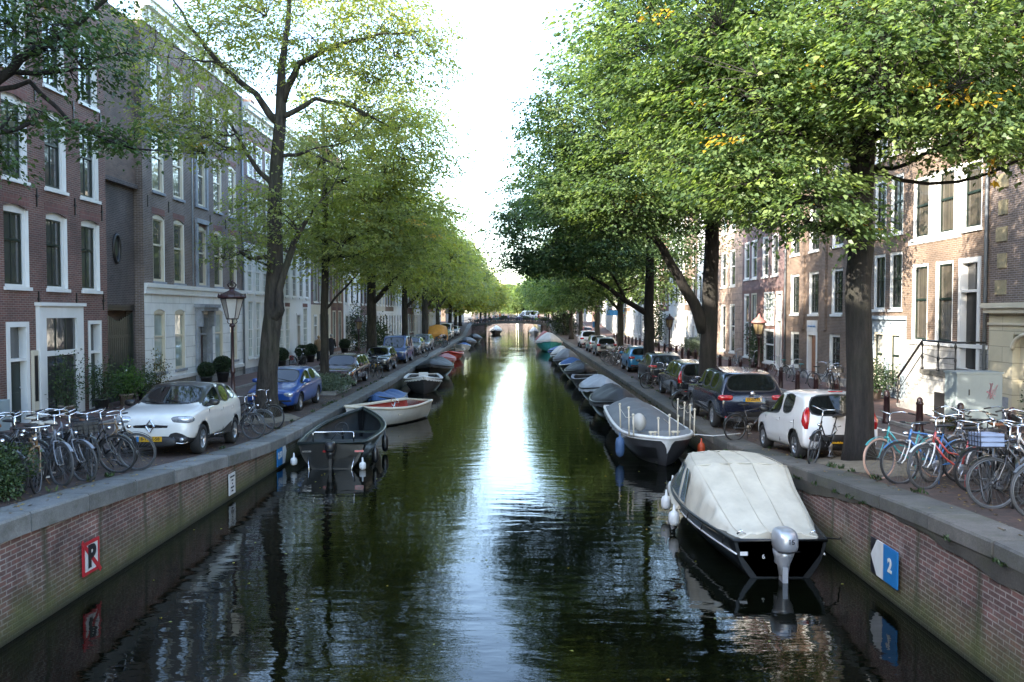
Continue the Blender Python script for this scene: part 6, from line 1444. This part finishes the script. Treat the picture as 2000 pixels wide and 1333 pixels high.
bo, *_ = boat('pale grey sloop with white top sides, bow towards the camera', 5.2, 2.1, h_grey, i_grey, (-5.2, 44.6, 0), DN + .12, gun=m_white, s0=.62, s1=.3, cover=h_white, covert=(.62, .99), ch=.08, sw=.8)
b = MB(); b.box(-.3, .1, -.25, .25, .5, .95); b.build('steering_console', m_white, bo)
boat('black tarpaulin-covered sloop under the fourth elm, low to the water', 6., 2.4, h_black, i_dark, (-5.55, 54., 0), DN, cover=t_black, ch=.45, s0=.7, seed=5)
boat('red covered boat with pale blue sheet ahead of the black covered sloop', 4.6, 1.8, h_red, i_red, (-6., 66., 0), DN, cover=tarp('tarp_redblue', (.32, .12, .12), .5), ch=.3, s0=.5, seed=6)
boat('bright red open boat with oval red rim on the left side', 4.6, 1.9, h_red, i_dark, (-6.0, 74., 0), DN, gun=h_red, s0=.5, ghr=.09)
boat('small pale grey open boat beyond the bright red one', 4., 1.6, M('hull_sand', (.3, .28, .24), .5), i_grey, (-6.2, 82, 0), DN, s0=.45)
boat('small white boat with bright blue cover on the left side', 4.5, 1.7, h_white, i_grey, (-6.2, 91, 0), DN, cover=t_blue, ch=.25, s0=.55, covert=(0, .6))
boat('dark grey covered boat, second before the far bridge on the left', 6., 2.1, h_grey, i_dark, (-6.4, 103, 0), DN, cover=t_grey, ch=.5, s0=.6, seed=8)
boat('navy covered boat nearest the far bridge on the left', 7., 2.3, h_black, i_dark, (-6.4, 117, 0), DN, cover=t_navy, ch=.5, s0=.65, seed=9)
# --- right bank
bo, hb, sh, H = boat('black motorboat under a cream canvas canopy with silver outboard', 5.9, 2.1, h_black, i_dark, (4.15, 15.85, 0), UP, s0=.52, s1=.28, sw=.70, seats=(), ghr=.03, mid=.5, full=2.6, cover=t_cream, covert=(.50, .985), ch=.10)
cv = MB(); rows = []
stn = [(-2.86, .70, .60, .02, .10), (-2.5, .80, .68, .06, .16), (-1.9, .90, .76, .30, .36), (-1.2, .98, .80, .52, .58), (-.6, 1.03, .88, .76, .82), (-.5, 1.03, .88, .78, .84), (0., 1.05, .84, .79, .86), (.7, 1.04, .72, .77, .83), (.8, 1.03, .70, .72, .78), (1.05, 1.0, .58, .46, .54), (1.35, .95, .50, .18, .24), (1.6, .88, .42, .02, .05)]
rg = random.Random(5)
def interp(st, x):
    for a, c in zip(st, st[1:]):
        if a[0] <= x <= c[0]: f = (x - a[0]) / (c[0] - a[0]); return [p + (q - p) * f for p, q in zip(a, c)]
    return st[-1]
for i in range(49):
    x = -2.86 + 4.46 * i / 48; _, wb, wt, za, zr = interp(stn, x); s_ = sh((x + 2.95) / 5.9); row_ = []
    fold = .03 * sin(i * .9) + .018 * sin(i * 2.1)
    for j in range(21):
        q = -1 + j / 10; a = abs(q)
        if a > .7:
            f = (1 - a) / .3; y = wb + (wt - wb) * f ** 1.1; z = s_ - .05 + (za + .05) * f; y += fold * sin(f * pi) + .018 * sin(j * 5 + i * .8) * sin(f * pi)
        else:
            f = a / .7; y = wt * f; z = s_ + zr - (zr - za) * f ** 3.2 + .016 * sin(j * 2.2 + i * .12) + .010 * sin(i * .35 - j * 1.9)
        row_.append((x, y * (1 if q > 0 else -1), z))
    rows.append(row_)
cv.grid(rows); cv.f.append(list(range(21))); cv.m.append(0); cv.sm.append(False); n_ = len(rows); cv.f.append([(n_ - 1) * 21 + j for j in range(21)]); cv.m.append(0); cv.sm.append(False)
cvo = cv.build('canopy', t_cream, bo)
m_clearw = M('canopy_window', (.10, .14, .17), .12, var=.4, scale=4, coat=1., bump=.2, bscale=8)
for (xa, xb, xc, xd) in ((.0, .85, .62, .1), (-.55, -.2, -.22, -.42)):
    s = 1
    for s in (1, -1):
        b = MB(); pts = []
        for x, f in ((xa, .18), (xb, .18), (xc, .88), (xd, .88)):
            _, wb, wt, za, zr = interp(stn, x); s_ = sh((x + 2.95) / 5.9); pts.append((x, s * (wb + (wt - wb) * f ** 1.1 + .03), s_ - .05 + (za + .05) * f))
        b.poly(pts, (0, s * .012, 0)); b.build('canopy_window', m_clearw, cvo)
b = MB()
for x in (-.55, .75): b.tube([(x, y, sh((x + 2.95) / 5.9) + interp(stn, x)[4] - (interp(stn, x)[4] - interp(stn, x)[3]) * (abs(y) / interp(stn, x)[2]) ** 2.2 + .012) for y in [interp(stn, x)[2] * (k / 6 - 1) for k in range(13)]], .012, 5)
b.build('seam', t_cream, cvo)
for sd in (-1, -.33, .33, 1):
    pts = []
    for i in range(26):
        x = -2.84 + 3.6 * i / 25; _, wb, wt, za, zr = interp(stn, x); s_ = sh((x + 2.95) / 5.9); a = abs(sd)
        y = wt * .93 * sd if a == 1 else wt * sd * .75; pts.append((x, y, s_ + zr - (zr - za) * (abs(y) / wt) ** 3.2 + .012))
    b = MB(); b.tube(pts, .006, 4); b.build('seam', M('canvas_seam', (.42, .38, .30), .8), cvo)
for x, sd in ((-2.6, 1), (-1.7, 1), (-.9, 1), (-2.6, -1), (-1.7, -1)):
    _, wb, wt, za, zr = interp(stn, x); s_ = sh((x + 2.95) / 5.9); b = MB(); b.tube([(x, sd * (wb + .02), s_ + .02), (x + .03, sd * (wb + .05), s_ - .14)], .012, 4); b.build('strap', m_black, cvo)
outboard(bo, -2.95, .42, M('motor_silver', (.42, .43, .45), .3, .5, var=.12, dirt=.25), '15', 1.0)
b = MB(); b.tube([(H(t_, .80, 1)[0], H(t_, .80, 1)[1] + .015, H(t_, .80, 1)[2]) for t_ in [i / 20 for i in range(20)]], .016, 5); b.tube([(H(t_, .80, -1)[0], H(t_, .80, -1)[1] - .015, H(t_, .80, -1)[2]) for t_ in [i / 20 for i in range(20)]], .016, 5); b.build('rubbing_line', m_swhite, bo)
for t_ in (.47, .66, .84): p = H(t_, 1, 1); fender_ball(bo, p[0], p[1] + .11, p[2] - .30, m_swhite, .105, .15)
text('figure', '6', .1, m_swhite, bo, (-2.962, -.28 + .55, .34), (radians(90), 0, radians(-90)))
b = MB(); b.box(-2.965, -2.955, .52, .64, .36, .42); b.build('stern_plate', m_swhite, bo)
for y in (.58, -.58): b = MB(); b.tube([(-2.8, y - .07, .66), (-2.8, y, .72), (-2.8, y + .07, .66)], .015, 5); b.build('cleat', m_chrome, bo)
rope(bo, [(-2.85, -.72, .62), (-2.5, -1.1, .5), (-2.1, -1.28, .42)], .014, m_black)
bo, hb, sh, H = boat('grey steel barge with white gunwale, posts and ropes on deck', 8.4, 2.05, h_grey, i_grey, (4.05, 26.2, 0), DN, gun=m_white, s0=.66, s1=.16, sw=.85, full=4.2, rake=.5, mid=.6, cover=t_grey, covert=(.02, .80), ch=.42, ghr=.05)
b = MB(); rows = []
for i in range(41):
    u_ = abs(i - 20) / 20; t_ = 1 - u_ * u_ * .75; s = 1 if i < 20 else -1; t_ = min(t_, .9995); p = H(t_, 1, s); q = H(t_, .93 - .34 * max(0, 1 - u_ / .13), s); o = .02
    rows.append([(p[0] + .01, p[1] + s * o, p[2]), (q[0] + .03, q[1] + s * o, q[2])])
b.grid(rows); b.build('white_band', m_white, bo)
b = MB()
rows = []
for i in range(12): t_ = .86 + .11 * i / 11; rows.append([(H(t_, v, -1)[0] + .02, H(t_, v, -1)[1] - .02, H(t_, v, -1)[2]) for v in (.45, .6, .75)])
b.grid(rows); b.build('black_patch', m_black, bo)
b = MB(); b.grid([[(p[0], p[1], sh(.9) + .0) for p in (H(t_, 1, -1), H(t_, 1, 1))] for t_ in [.72 + .27 * i / 10 for i in range(11)]]); b.build('foredeck', i_grey, bo)
for i, (x, y, h_) in enumerate(((3.5, .85, .62), (3.3, .95, .8), (3.75, .2, .55), (3.85, -.08, .65), (3.6, -.35, .6), (3.4, -.85, .75), (2.2, -.98, .75), (1.2, -1.0, .7), (.2, -1.0, .7), (1.6, .98, .7))):
    b = MB(); y = -y; z0 = sh(.85); b.tube([(x, y, z0), (x - .02 + .04 * sin(i * 2.), y * 1.02, z0 + h_)], .021, 6); b.ball((x - .02 + .04 * sin(i * 2.), y * 1.02, z0 + h_), .04, 7, 5); b.build('post', m_cream, bo)
b = MB(); zz = sh(.85) + .55
b.tube([(3.4, -.9, zz), (2.6, -.95, zz - .12), (1.6, -.98, zz)], .009, 4); b.tube([(3.4, .85, zz), (2.8, .93, zz - .1), (2.2, .98, zz), (1.7, 1, zz - .1), (1.2, 1, zz), (.7, 1, zz - .1), (.2, 1, zz)], .009, 4); b.tube([(3.85, -.08, zz), (2.6, .3, zz - .3)], .009, 4); b.build('rope_rail', m_cream, bo)
b = blob((2.8, -.6, 1.08), (.30, .2, .26), p=1.9); q = b.build('furled_sail', t_pale, bo, None, None)
for x, y in ((3.3, .35), (3.4, -.3)): b = MB(); b.tube([(x, y - .12, sh(.9) + .1), (x, y + .12, sh(.9) + .1)], .03, 6); b.tube([(x, y - .06, sh(.9)), (x, y - .06, sh(.9) + .13)], .03, 6); b.tube([(x, y + .06, sh(.9)), (x, y + .06, sh(.9) + .13)], .03, 6); b.build('mooring_bitt', m_cream, bo)
fender_ball(bo, 3.0, 1.14, .35, M('fender_orange', (.5, .07, .02), .5), .11, .18); fender_ball(bo, 3.0, -1.17, .4, tarp('fender_blue', (.05, .1, .2)), .13, .3)
rope(bo, [(3.6, .8, .85), (3.7, 1.3, .82), (3.9, 2.0, .92)], .014)
RB = (('black tarpaulin boat right behind the grey steel barge', 5.4, 2.0, h_black, t_black, 3.95, 33.2, .55), ('boat under silver grey tarpaulin, ahead of the black covered one', 5.2, 2.0, h_black, t_silver, 3.95, 39.2, .5))
for i, (lb, L_, B_w, hm, cm, x, y, ch) in enumerate(RB): boat(lb, L_, B_w, hm, i_dark, (x, y, 0), DN, cover=cm, ch=ch, s0=.6, seed=20 + i)
boat('dark open rowing boat with pale rim beyond the silver tarpaulin boat', 4.8, 1.8, h_grey, i_dark, (3.9, 45.2, 0), DN + .05, gun=m_bluest, s0=.55)
boat('black covered boat between the open rowing boat and the white-edged one', 5.2, 2., h_black, i_dark, (3.9, 51.2, 0), DN, cover=t_black, ch=.5, s0=.55, seed=24)
boat('black boat with white rim and bright blue bundle on the right side', 5., 2., h_black, i_grey, (3.85, 57.3, 0), DN, gun=m_white, s0=.55, cover=t_blue, covert=(.1, .35), ch=.4)
boat('grey tarpaulin boat with tent-like ridge on the right side', 5.6, 2.1, h_grey, i_dark, (3.8, 64.5, 0), DN, cover=t_grey, ch=.75, s0=.55, seed=26)
boat('boat with pale beige tarpaulin peaked in the middle on the right side', 5., 1.9, h_black, i_dark, (3.75, 71.5, 0), DN, cover=t_pale, ch=.7, s0=.55, seed=27)
boat('low boat with flat blue tarpaulin before the teal barge', 5.6, 2.1, h_black, i_dark, (3.9, 79, 0), DN, cover=t_blue, ch=.3, s0=.55, seed=28)
boat('teal-hulled barge with cream tarpaulin roof near the far bridge', 9., 3., h_teal, i_dark, (3.4, 92, 0), DN, gun=m_cream, cover=t_pale, ch=.95, s0=.95, s1=.4, full=3., seed=29)
boat('boat with faded red canopy moored by the far bridge', 6., 2.6, h_white, i_dark, (3.4, 106, 0), DN, cover=tarp('tarp_red', (.32, .10, .09)), ch=1.2, s0=.6, seed=30)
boat('small white cabin boat under the right end of the far bridge', 5., 2., h_white, i_grey, (3., 160, 0), DN, cover=h_white, ch=.8, s0=.6, seed=31)
boat('white cabin boat beyond the left abutment of the far bridge', 9., 2.6, h_black, i_grey, (-4.6, 166, 0), DN, cover=h_white, ch=.9, s0=.7, seed=32)

# ------------------------------------------------------------------ lamps, bollards, other street furniture
g_lamp = M('lantern_glass', (.42, .40, .36), .15, var=.15, coat=1.)
def lamp_post(b, h, r=.045):
    b.lathe([(.15, 0), (.15, .08), (.12, .12), (.12, .42), (.135, .46), (.10, .52), (.075, .62), (.07, 1.1), (.095, 1.14), (.095, 1.2), (.06, 1.26), (r, h * .55), (r * 1.5, h * .56), (r * 1.5, h * .58), (r, h * .6), (r * .8, h - .12), (r * 1.9, h - .08), (r * 1.2, h)], n=14)
def crown_lamp(label, x, y, H_=4.2, k=1.):
    z = gz(x, y); L_ = thing('street_lamp', label, 'street lamp', (x, y, z)); h = H_ - 1.15 * k
    b = MB(); lamp_post(b, h); 
    for a in range(4): t_ = a * pi / 2 + .4; b.tube([(.03 * cos(t_), .03 * sin(t_), h - .05), (.13 * cos(t_), .13 * sin(t_), h + .03), (.10 * cos(t_), .10 * sin(t_), h + .14 * k)], .012, 5)
    b.build('post', m_brown, L_)
    z0, z1 = h + .12 * k, h + .68 * k; r0, r1 = .15 * k, .30 * k; n = 6
    b = MB(); pt = lambda r, zz, i: (r * cos(2 * pi * i / n + .26), r * sin(2 * pi * i / n + .26), zz)
    for i in range(n): b.quad(pt(r0 * .97, z0, i), pt(r0 * .97, z0, i + 1), pt(r1 * .97, z1, i + 1), pt(r1 * .97, z1, i))
    b.build('glass', g_lamp, L_)
    b = MB()
    for i in range(n): b.tube([pt(r0, z0, i), pt(r1, z1, i)], .012, 4)
    for r, zz in ((r0, z0), (r1, z1)): b.tube([pt(r, zz, i) for i in range(n)], .018, 4, closed=True, smooth=False)
    b.build('lantern_frame', m_brown, L_)
    b = MB(); b.lathe([(r1 * 1.22, z1), (r1 * 1.25, z1 + .05 * k), (r1 * 1.05, z1 + .10 * k), (r1 * .6, z1 + .17 * k), (.07, z1 + .22 * k), (.07, z1 + .26 * k)], n=18)
    for i in range(12): a = 2 * pi * i / 12; b.add(*cone((r1 * 1.2 * cos(a), r1 * 1.2 * sin(a), z1 + .03), .025, .12 * k))
    rf = b.build('roof', m_brown, L_)
    b = MB(); zc_ = z1 + .26 * k; b.lathe([(.075, zc_), (.085, zc_ + .04), (.075, zc_ + .05)], n=12)
    for i in range(6):
        a = pi * i / 3; b.tube([(.08 * cos(a), .08 * sin(a), zc_ + .04), (.13 * cos(a), .13 * sin(a), zc_ + .11 * k), (.06 * cos(a), .06 * sin(a), zc_ + .18 * k), (0, 0, zc_ + .17 * k)], .014, 4)
    b.ball((0, 0, zc_ + .21 * k), .03, 7, 5); b.build('crown', m_brown, rf); return L_
def cone(c, r, h, n=5):
    vs = [(c[0] + r * cos(2 * pi * j / n), c[1] + r * sin(2 * pi * j / n), c[2]) for j in range(n)] + [(c[0], c[1], c[2] + h)]
    return vs, [(j, (j + 1) % n, n) for j in range(n)] + [tuple(range(n - 1, -1, -1))]
def small_lamp(label, x, y, H_=3.4, top=None):
    z = gz(x, y); L_ = thing('street_lamp', label, 'street lamp', (x, y, z), 0, 'lamps with peaked roofs'); h = H_ - .75
    b = MB(); lamp_post(b, h, .05); b.build('post', m_brown, L_)
    n = 6; pt = lambda r, zz, i: (r * cos(2 * pi * i / n), r * sin(2 * pi * i / n), zz)
    b = MB()
    for i in range(n): b.quad(pt(.13, h + .05, i), pt(.13, h + .05, i + 1), pt(.21, h + .45, i + 1), pt(.21, h + .45, i))
    b.build('glass', M('lantern_amber', (.20, .155, .085), .25, var=.2, coat=1.), L_)
    b = MB()
    for i in range(n): b.tube([pt(.135, h + .05, i), pt(.215, h + .45, i)], .011, 4)
    b.lathe([(.10, h), (.14, h + .05)], n=12); b.build('lantern_frame', m_brown, L_)
    b = MB(); b.lathe([(.27, h + .44), (.27, h + .48), (.15, h + .60), (.06, h + .66), (.05, h + .72), (.01, h + .78)], n=16); b.build('roof', top or M('lamp_roof', (.30, .13, .12), .5), L_); return L_
crown_lamp('tall lamp with crown finial between the white crossover and the leaning elm', -7.85, 22.4, 4.25, 1.)
small_lamp('dark post lamp beyond the two walkers on the left bank', -9.0, 46., 3.2, m_brown)
small_lamp('nearest right-bank lamp with amber panes and pink roof behind the navy off-roader', 8.55, 29.2, 3.35)
small_lamp('right-bank lamp beside the thick second elm, dark roof', 8.2, 44.6, 3.35, m_brown)
small_lamp('right-bank lamp with pale roof above the heap of bicycles', 8.15, 65, 3.5)
small_lamp('farthest right-bank lamp near the blue street sign', 8.2, 88, 3.5)
bol = thing('bollard', 'maroon bollard, first of the right pavement row from the frame edge', 'bollard', (11.05, 16.3, gz(11, 16.3)), 0, 'maroon bollards lining the right pavement')
b = MB(); b.lathe([(.13, 0), (.13, .05), (.105, .12), (.085, .78), (.10, .80), (.10, .84), (.075, .87), (.078, .93), (.05, .98), (.015, 1.0)], n=14); nob('post', b.mesh('post', m_brown), bol)
b = MB()
for zz in (.35, .40, .45):
    pass
b.obox((-.097, 0, .5), (.004, 0, 0), (0, .012, .012), (0, -.012, .012)); nob('emblem', b.mesh('emblem', m_black), bol)
Y = 16.3; i = 1
while Y < 96:
    Y += 2.15 if Y < 60 else 2.6; x = 11.1 + .3 * sst(20, 34, Y); dup(bol, (x, Y, gz(x, Y)), U(-.1, .1), f'maroon bollard, {ORD[i] if i < 30 else ORD[i - 30] + " past the thirtieth"} of the right pavement row from the frame edge', 'maroon bollards lining the right pavement'); i += 1
# street sign, notice boards, traffic sign
s_ = thing('street_sign', 'small blue street sign on a pole above the far right pavement', 'sign', (11.6, 92, gz(11, 92)))
b = MB(); b.tube([(0, 0, 0), (0, 0, 3.7)], .04, 6); b.build('pole', m_zinc, s_); b = MB(); b.box(-1.7, .2, -.03, .03, 3.1, 3.7); b.build('panel', m_sblue, s_)
s_ = thing('parking_meter', 'blue parking sign on a post by the farther right elms', 'sign', (9.0, 96, gz(9, 96)))
b = MB(); b.tube([(0, 0, 0), (0, 0, 2.4)], .035, 6); b.build('post', m_zinc, s_); b = MB(); b.box(-.35, .35, -.02, .02, 1.7, 2.4); b.build('panel', m_sblue, s_)
# white entrance stairs and wooden landing on the right bank
s_ = thing('entrance_stairs', 'steep stairs with white railing up to a green door on the right bank', 'stairs', (12.9, 63.8, gz(13, 64)))
b = MB()
for k in range(7): b.box(.1, 1.25, -1.6 + k * .28, -1.6 + (k + 1) * .28, 0, .2 + k * .2)
b.build('steps', m_kerb, s_); b = MB(); b.tube([(.08, -1.7, 1.0), (.08, .4, 2.5)], .04, 5); b.tube([(.08, -1.7, .6), (.08, .4, 2.1)], .03, 5)
for k in range(4): b.tube([(.08, -1.7 + k * .7, .1), (.08, -1.7 + k * .7, 1.0 + k * .5)], .03, 5)
b.build('railing', m_white, s_)
s_ = thing('wooden_landing', 'grey slatted wooden landing screen below the climbing roses', 'screen', (12.2, 77, gz(12, 77)))
b = MB()
for k in range(8): b.box(-.03, .03, -1.5, 1.5, .05 + k * .22, .22 + k * .22)
b.build('slats', m_bluest, s_); b = MB(); [b.box(-.05, .05, y - .05, y + .05, 0, 1.9) for y in (-1.45,)]; b.build('post', m_bluest, s_)
for i, x in enumerate((-2.6, 1.4, 4.6)):
    s_ = thing('flower_box', f'green planted box hanging on the far bridge railing, {["left", "middle", "right"][i]} one', 'flower box', (x, 146.45, dz(x) + .45), 0, 'flower boxes on the far bridge')
    b = MB(); b.box(-.7, .7, -.12, .12, 0, .22); b.build('box', m_trim, s_); nob('foliage', foliage(50 + i, .75, .25, .28, 500, .14, l_shrub, .3), s_, (0, 0, .3))
# low iron railing with crate in front of the blue-grey house
s_ = thing('low_railing', 'low black iron railing in front of the blue-grey ground floor', 'railing', (12.75, 31.3, gz(13, 31) + .07))
b = MB(); b.tube([(0, -1.2, .75), (0, 1.2, .75)], .012, 5); b.tube([(0, -1.2, .12), (0, 1.2, .12)], .01, 5)
for k in range(19): b.tube([(0, -1.2 + k * .133, 0), (0, -1.2 + k * .133, .78)], .008, 4)
b.build('bars', m_black, s_)
s_ = thing('meter_cabinet', 'small pale grey box at the left edge of the red brick house', 'cabinet', (-14.1, 21.7, gz(14, 22)))
b = MB(); b.box(0, .3, -.35, .35, 0, .9); nob('body', bake(b.mesh('body', m_cab), [bevel(.015)]), s_)
b = MB(); b.box(.3, .306, -.3, -.29, .1, .8); b.build('door_seam', m_black, s_)

# ------------------------------------------------------------------ people
m_skin = M('skin', (.45, .27, .2), .55, var=.08)
def person(label, x, y, rz, h, coat, trousers, hair, stride=.28, bag=None, z=None):
    k = h / 1.75; P = thing('person', label, 'person', (x, y, (gz(x, y) + .07) if z is None else z), rz)
    J = dict(pel=(0, 0, .95), chest=(.02, 0, 1.28), neck=(.02, 0, 1.47), head=(.04, 0, 1.58), crown=(.04, 0, 1.70), hl=(0, .09, .92), kl=(stride * .5, .09, .5), al=(stride * .5 - .05, .09, .08), tl=(stride * .5 + .12, .1, .03), hr=(0, -.09, .92), kr=(-stride * .2, -.09, .5), ar=(-stride * .9, -.09, .12), tr=(-stride * .9 + .14, -.1, .04),
       sl=(.0, .19, 1.42), el=(-.08, .24, 1.14), wl=(.04, .25, .90), fl=(.07, .25, .82), sr=(0, -.19, 1.42), er=(.04, -.24, 1.14), wr=(.16, -.24, .92), fr=(.2, -.24, .85))
    E_ = [('pel', 'chest'), ('chest', 'neck'), ('neck', 'head'), ('head', 'crown'), ('pel', 'hl'), ('hl', 'kl'), ('kl', 'al'), ('al', 'tl'), ('pel', 'hr'), ('hr', 'kr'), ('kr', 'ar'), ('ar', 'tr'), ('chest', 'sl'), ('sl', 'el'), ('el', 'wl'), ('wl', 'fl'), ('chest', 'sr'), ('sr', 'er'), ('er', 'wr'), ('wr', 'fr')]
    rad = dict(pel=.14, chest=.145, neck=.055, head=.085, crown=.075, hl=.09, kl=.06, al=.04, tl=.035, hr=.09, kr=.06, ar=.04, tr=.035, sl=.06, el=.045, wl=.03, fl=.03, sr=.06, er=.045, wr=.03, fr=.03)
    names = list(J); me = bpy.data.meshes.new('body'); me.from_pydata([tuple(c * k for c in J[n_]) for n_ in names], [(names.index(a), names.index(c)) for a, c in E_], [])
    o = nob('tmp', me); sk_ = o.modifiers.new('k', 'SKIN'); 
    for i, n_ in enumerate(names): v = me.skin_vertices[0].data[i]; v.radius = (rad[n_] * k, rad[n_] * k); v.use_root = (n_ == 'pel')
    subsurf(1)(o); bm_ = bake(o, []); bm_.materials.clear(); bm_.materials.append(m_skin); nob('body', bm_, P)
    def sleeve(nm, ks, rs, m, extra=0.02):
        b = MB(); b.tube([tuple(c * k for c in J[q]) for q in ks], [(r + extra) * k for r in rs], 10); return b.build(nm, m, P)
    b = MB(); prof = [(.16, .17, .70), (.17, .19, .85), (.155, .185, 1.0), (.15, .19, 1.2), (.15, .21, 1.36), (.10, .16, 1.46), (.07, .08, 1.5)]
    b.grid([[(rx * cos(a) * k, ry * sin(a) * k, z_ * k) for a in [2 * pi * j / 14 for j in range(14)]] for rx, ry, z_ in prof], closed_u=True); b.build('coat', coat, P)
    sleeve('sleeve', ('sl', 'el', 'wl'), (.06, .045, .03), coat); sleeve('sleeve', ('sr', 'er', 'wr'), (.06, .045, .03), coat)
    sleeve('trouser_leg', ('hl', 'kl', 'al'), (.085, .058, .045), trousers); sleeve('trouser_leg', ('hr', 'kr', 'ar'), (.085, .058, .045), trousers)
    for q, t_ in (('al', 'tl'), ('ar', 'tr')): b = blob(tuple((J[q][i] * .5 + J[t_][i] * .5) * k - (.01 if i == 2 else 0) for i in range(3)), (.14 * k, .05 * k, .045 * k), p=2.4); b.build('shoe', m_black, P)
    b = MB(); b.ball((.025 * k, 0, 1.645 * k), (.098 * k, .09 * k, .115 * k), 12, 8); hd = b.build('hair', hair, P)
    b = blob((.10 * k, 0, 1.60 * k), (.035 * k, .065 * k, .08 * k), p=2.1); b.build('face', m_skin, P); b = blob((.14 * k, 0, 1.60 * k), (.015 * k, .012 * k, .02 * k)); b.build('nose', m_skin, P)
    if bag: b = blob((-.05, .28, .95), (.14, .05, .17), p=3); b.build('handbag', bag, P)
    return P
m_blond = M('hair_blond', (.32, .21, .10), .6); m_greyh = M('hair_grey', (.28, .27, .26), .6); m_dkcoat = M('coat_dark', (.015, .016, .02), .8); m_camel = M('coat_camel', (.22, .15, .09), .85)
person('person in camel coat with blond hair walking away on the left pavement', -13.3, 54.3, UP, 1.72, m_camel, m_dkcoat, m_blond, bag=m_brownl)
person('person in dark coat with grey hair walking on the left pavement', -12.75, 55.6, UP - .1, 1.8, m_dkcoat, m_dkcoat, m_greyh)
for i, (x, cm, lb) in enumerate(((-3.4, M('coat_orange', (.5, .14, .02), .7), 'person in orange jacket on the far bridge'), (3.6, M('coat_red', (.45, .03, .03), .7), 'person in red coat on the far bridge beside the white van'))):
    person(lb, x, 149.0, 0 if i else pi, 1.78, cm, m_dkcoat, m_greyh, z=dz(x))
# leaves fallen on the water and stones: individually far beyond counting
rng = np.random.default_rng(77); n = 900
xs = rng.uniform(-6.3, 5.2, n); ysl = rng.uniform(9, 70, n) ** 1.0; P = np.stack([xs, ysl, np.full(n, .004)], 1)
a = rng.uniform(0, 2 * pi, n); D = np.stack([np.cos(a), np.sin(a), np.zeros(n)], 1); N_ = np.tile((0., 0., 1.), (n, 1)) + rng.normal(0, .05, (n, 3))
keep = rng.random(n) < .35; me = leaf_mesh('floating_leaves', P[keep], D[keep], N_[keep], rng.uniform(.04, .08, n)[keep], rng.uniform(.03, .05, n)[keep], rng.uniform(.6, 1, n)[keep], l_yellow); tag(nob('floating_leaves', me), 'fallen yellow leaves floating on the canal', 'leaves', kind='stuff')
n = 5000; side = rng.random(n) < .5; xs = np.where(side, rng.uniform(-10, -6.6, n), rng.uniform(5.6, 10.5, n)); ysl = rng.uniform(9, 60, n); zs = np.array([gz(x, y) + .012 for x, y in zip(xs, ysl)]); P = np.stack([xs, ysl, zs], 1)
a = rng.uniform(0, 2 * pi, n); D = np.stack([np.cos(a), np.sin(a), np.zeros(n)], 1); N_ = np.tile((0., 0., 1.), (n, 1)) + rng.normal(0, .15, (n, 3))
l_brown = leafmat('fallen_leaf', [(0, (.07, .04, .015)), (.6, (.20, .12, .03)), (1, (.35, .25, .05))], .1)
tag(nob('fallen_leaves', leaf_mesh('fallen_leaves', P, D, N_, rng.uniform(.04, .08, n), rng.uniform(.03, .05, n), rng.uniform(0, 1, n), l_brown)), 'dry fallen leaves scattered over both quays', 'leaves', kind='stuff')

# weeds rooted in the coping joints and round the trunks
n = 1000; side = rng.random(n) < .35; cl = rng.integers(0, 90, n); cy = rng.uniform(9, 45, 90); off = rng.uniform(-.04, .04, 90)
ysl = cy[cl] + rng.normal(0, .07, n); xs = np.where(cl % 3 == 0, -6.5 - .60 + off[cl], np.where(cl % 3 == 1, 5.42 + .62 + off[cl], 5.42 - .05)) + rng.normal(0, .03, n)
zs = np.array([zq(y) + (.01 if x > 5.5 or x < -6.6 else -.22) for x, y in zip(xs, ysl)]); P = np.stack([xs, ysl, zs], 1)
D = rng.normal(0, .5, (n, 3)); D[:, 2] = rng.uniform(.4, 1.2, n); N_ = rng.normal(0, 1, (n, 3))
tag(nob('weeds', leaf_mesh('weeds', P, D, N_, rng.uniform(.04, .13, n), rng.uniform(.02, .05, n), rng.uniform(0, 1, n), l_shrub)), 'small weeds growing from joints of the quay copings', 'weeds', kind='stuff')
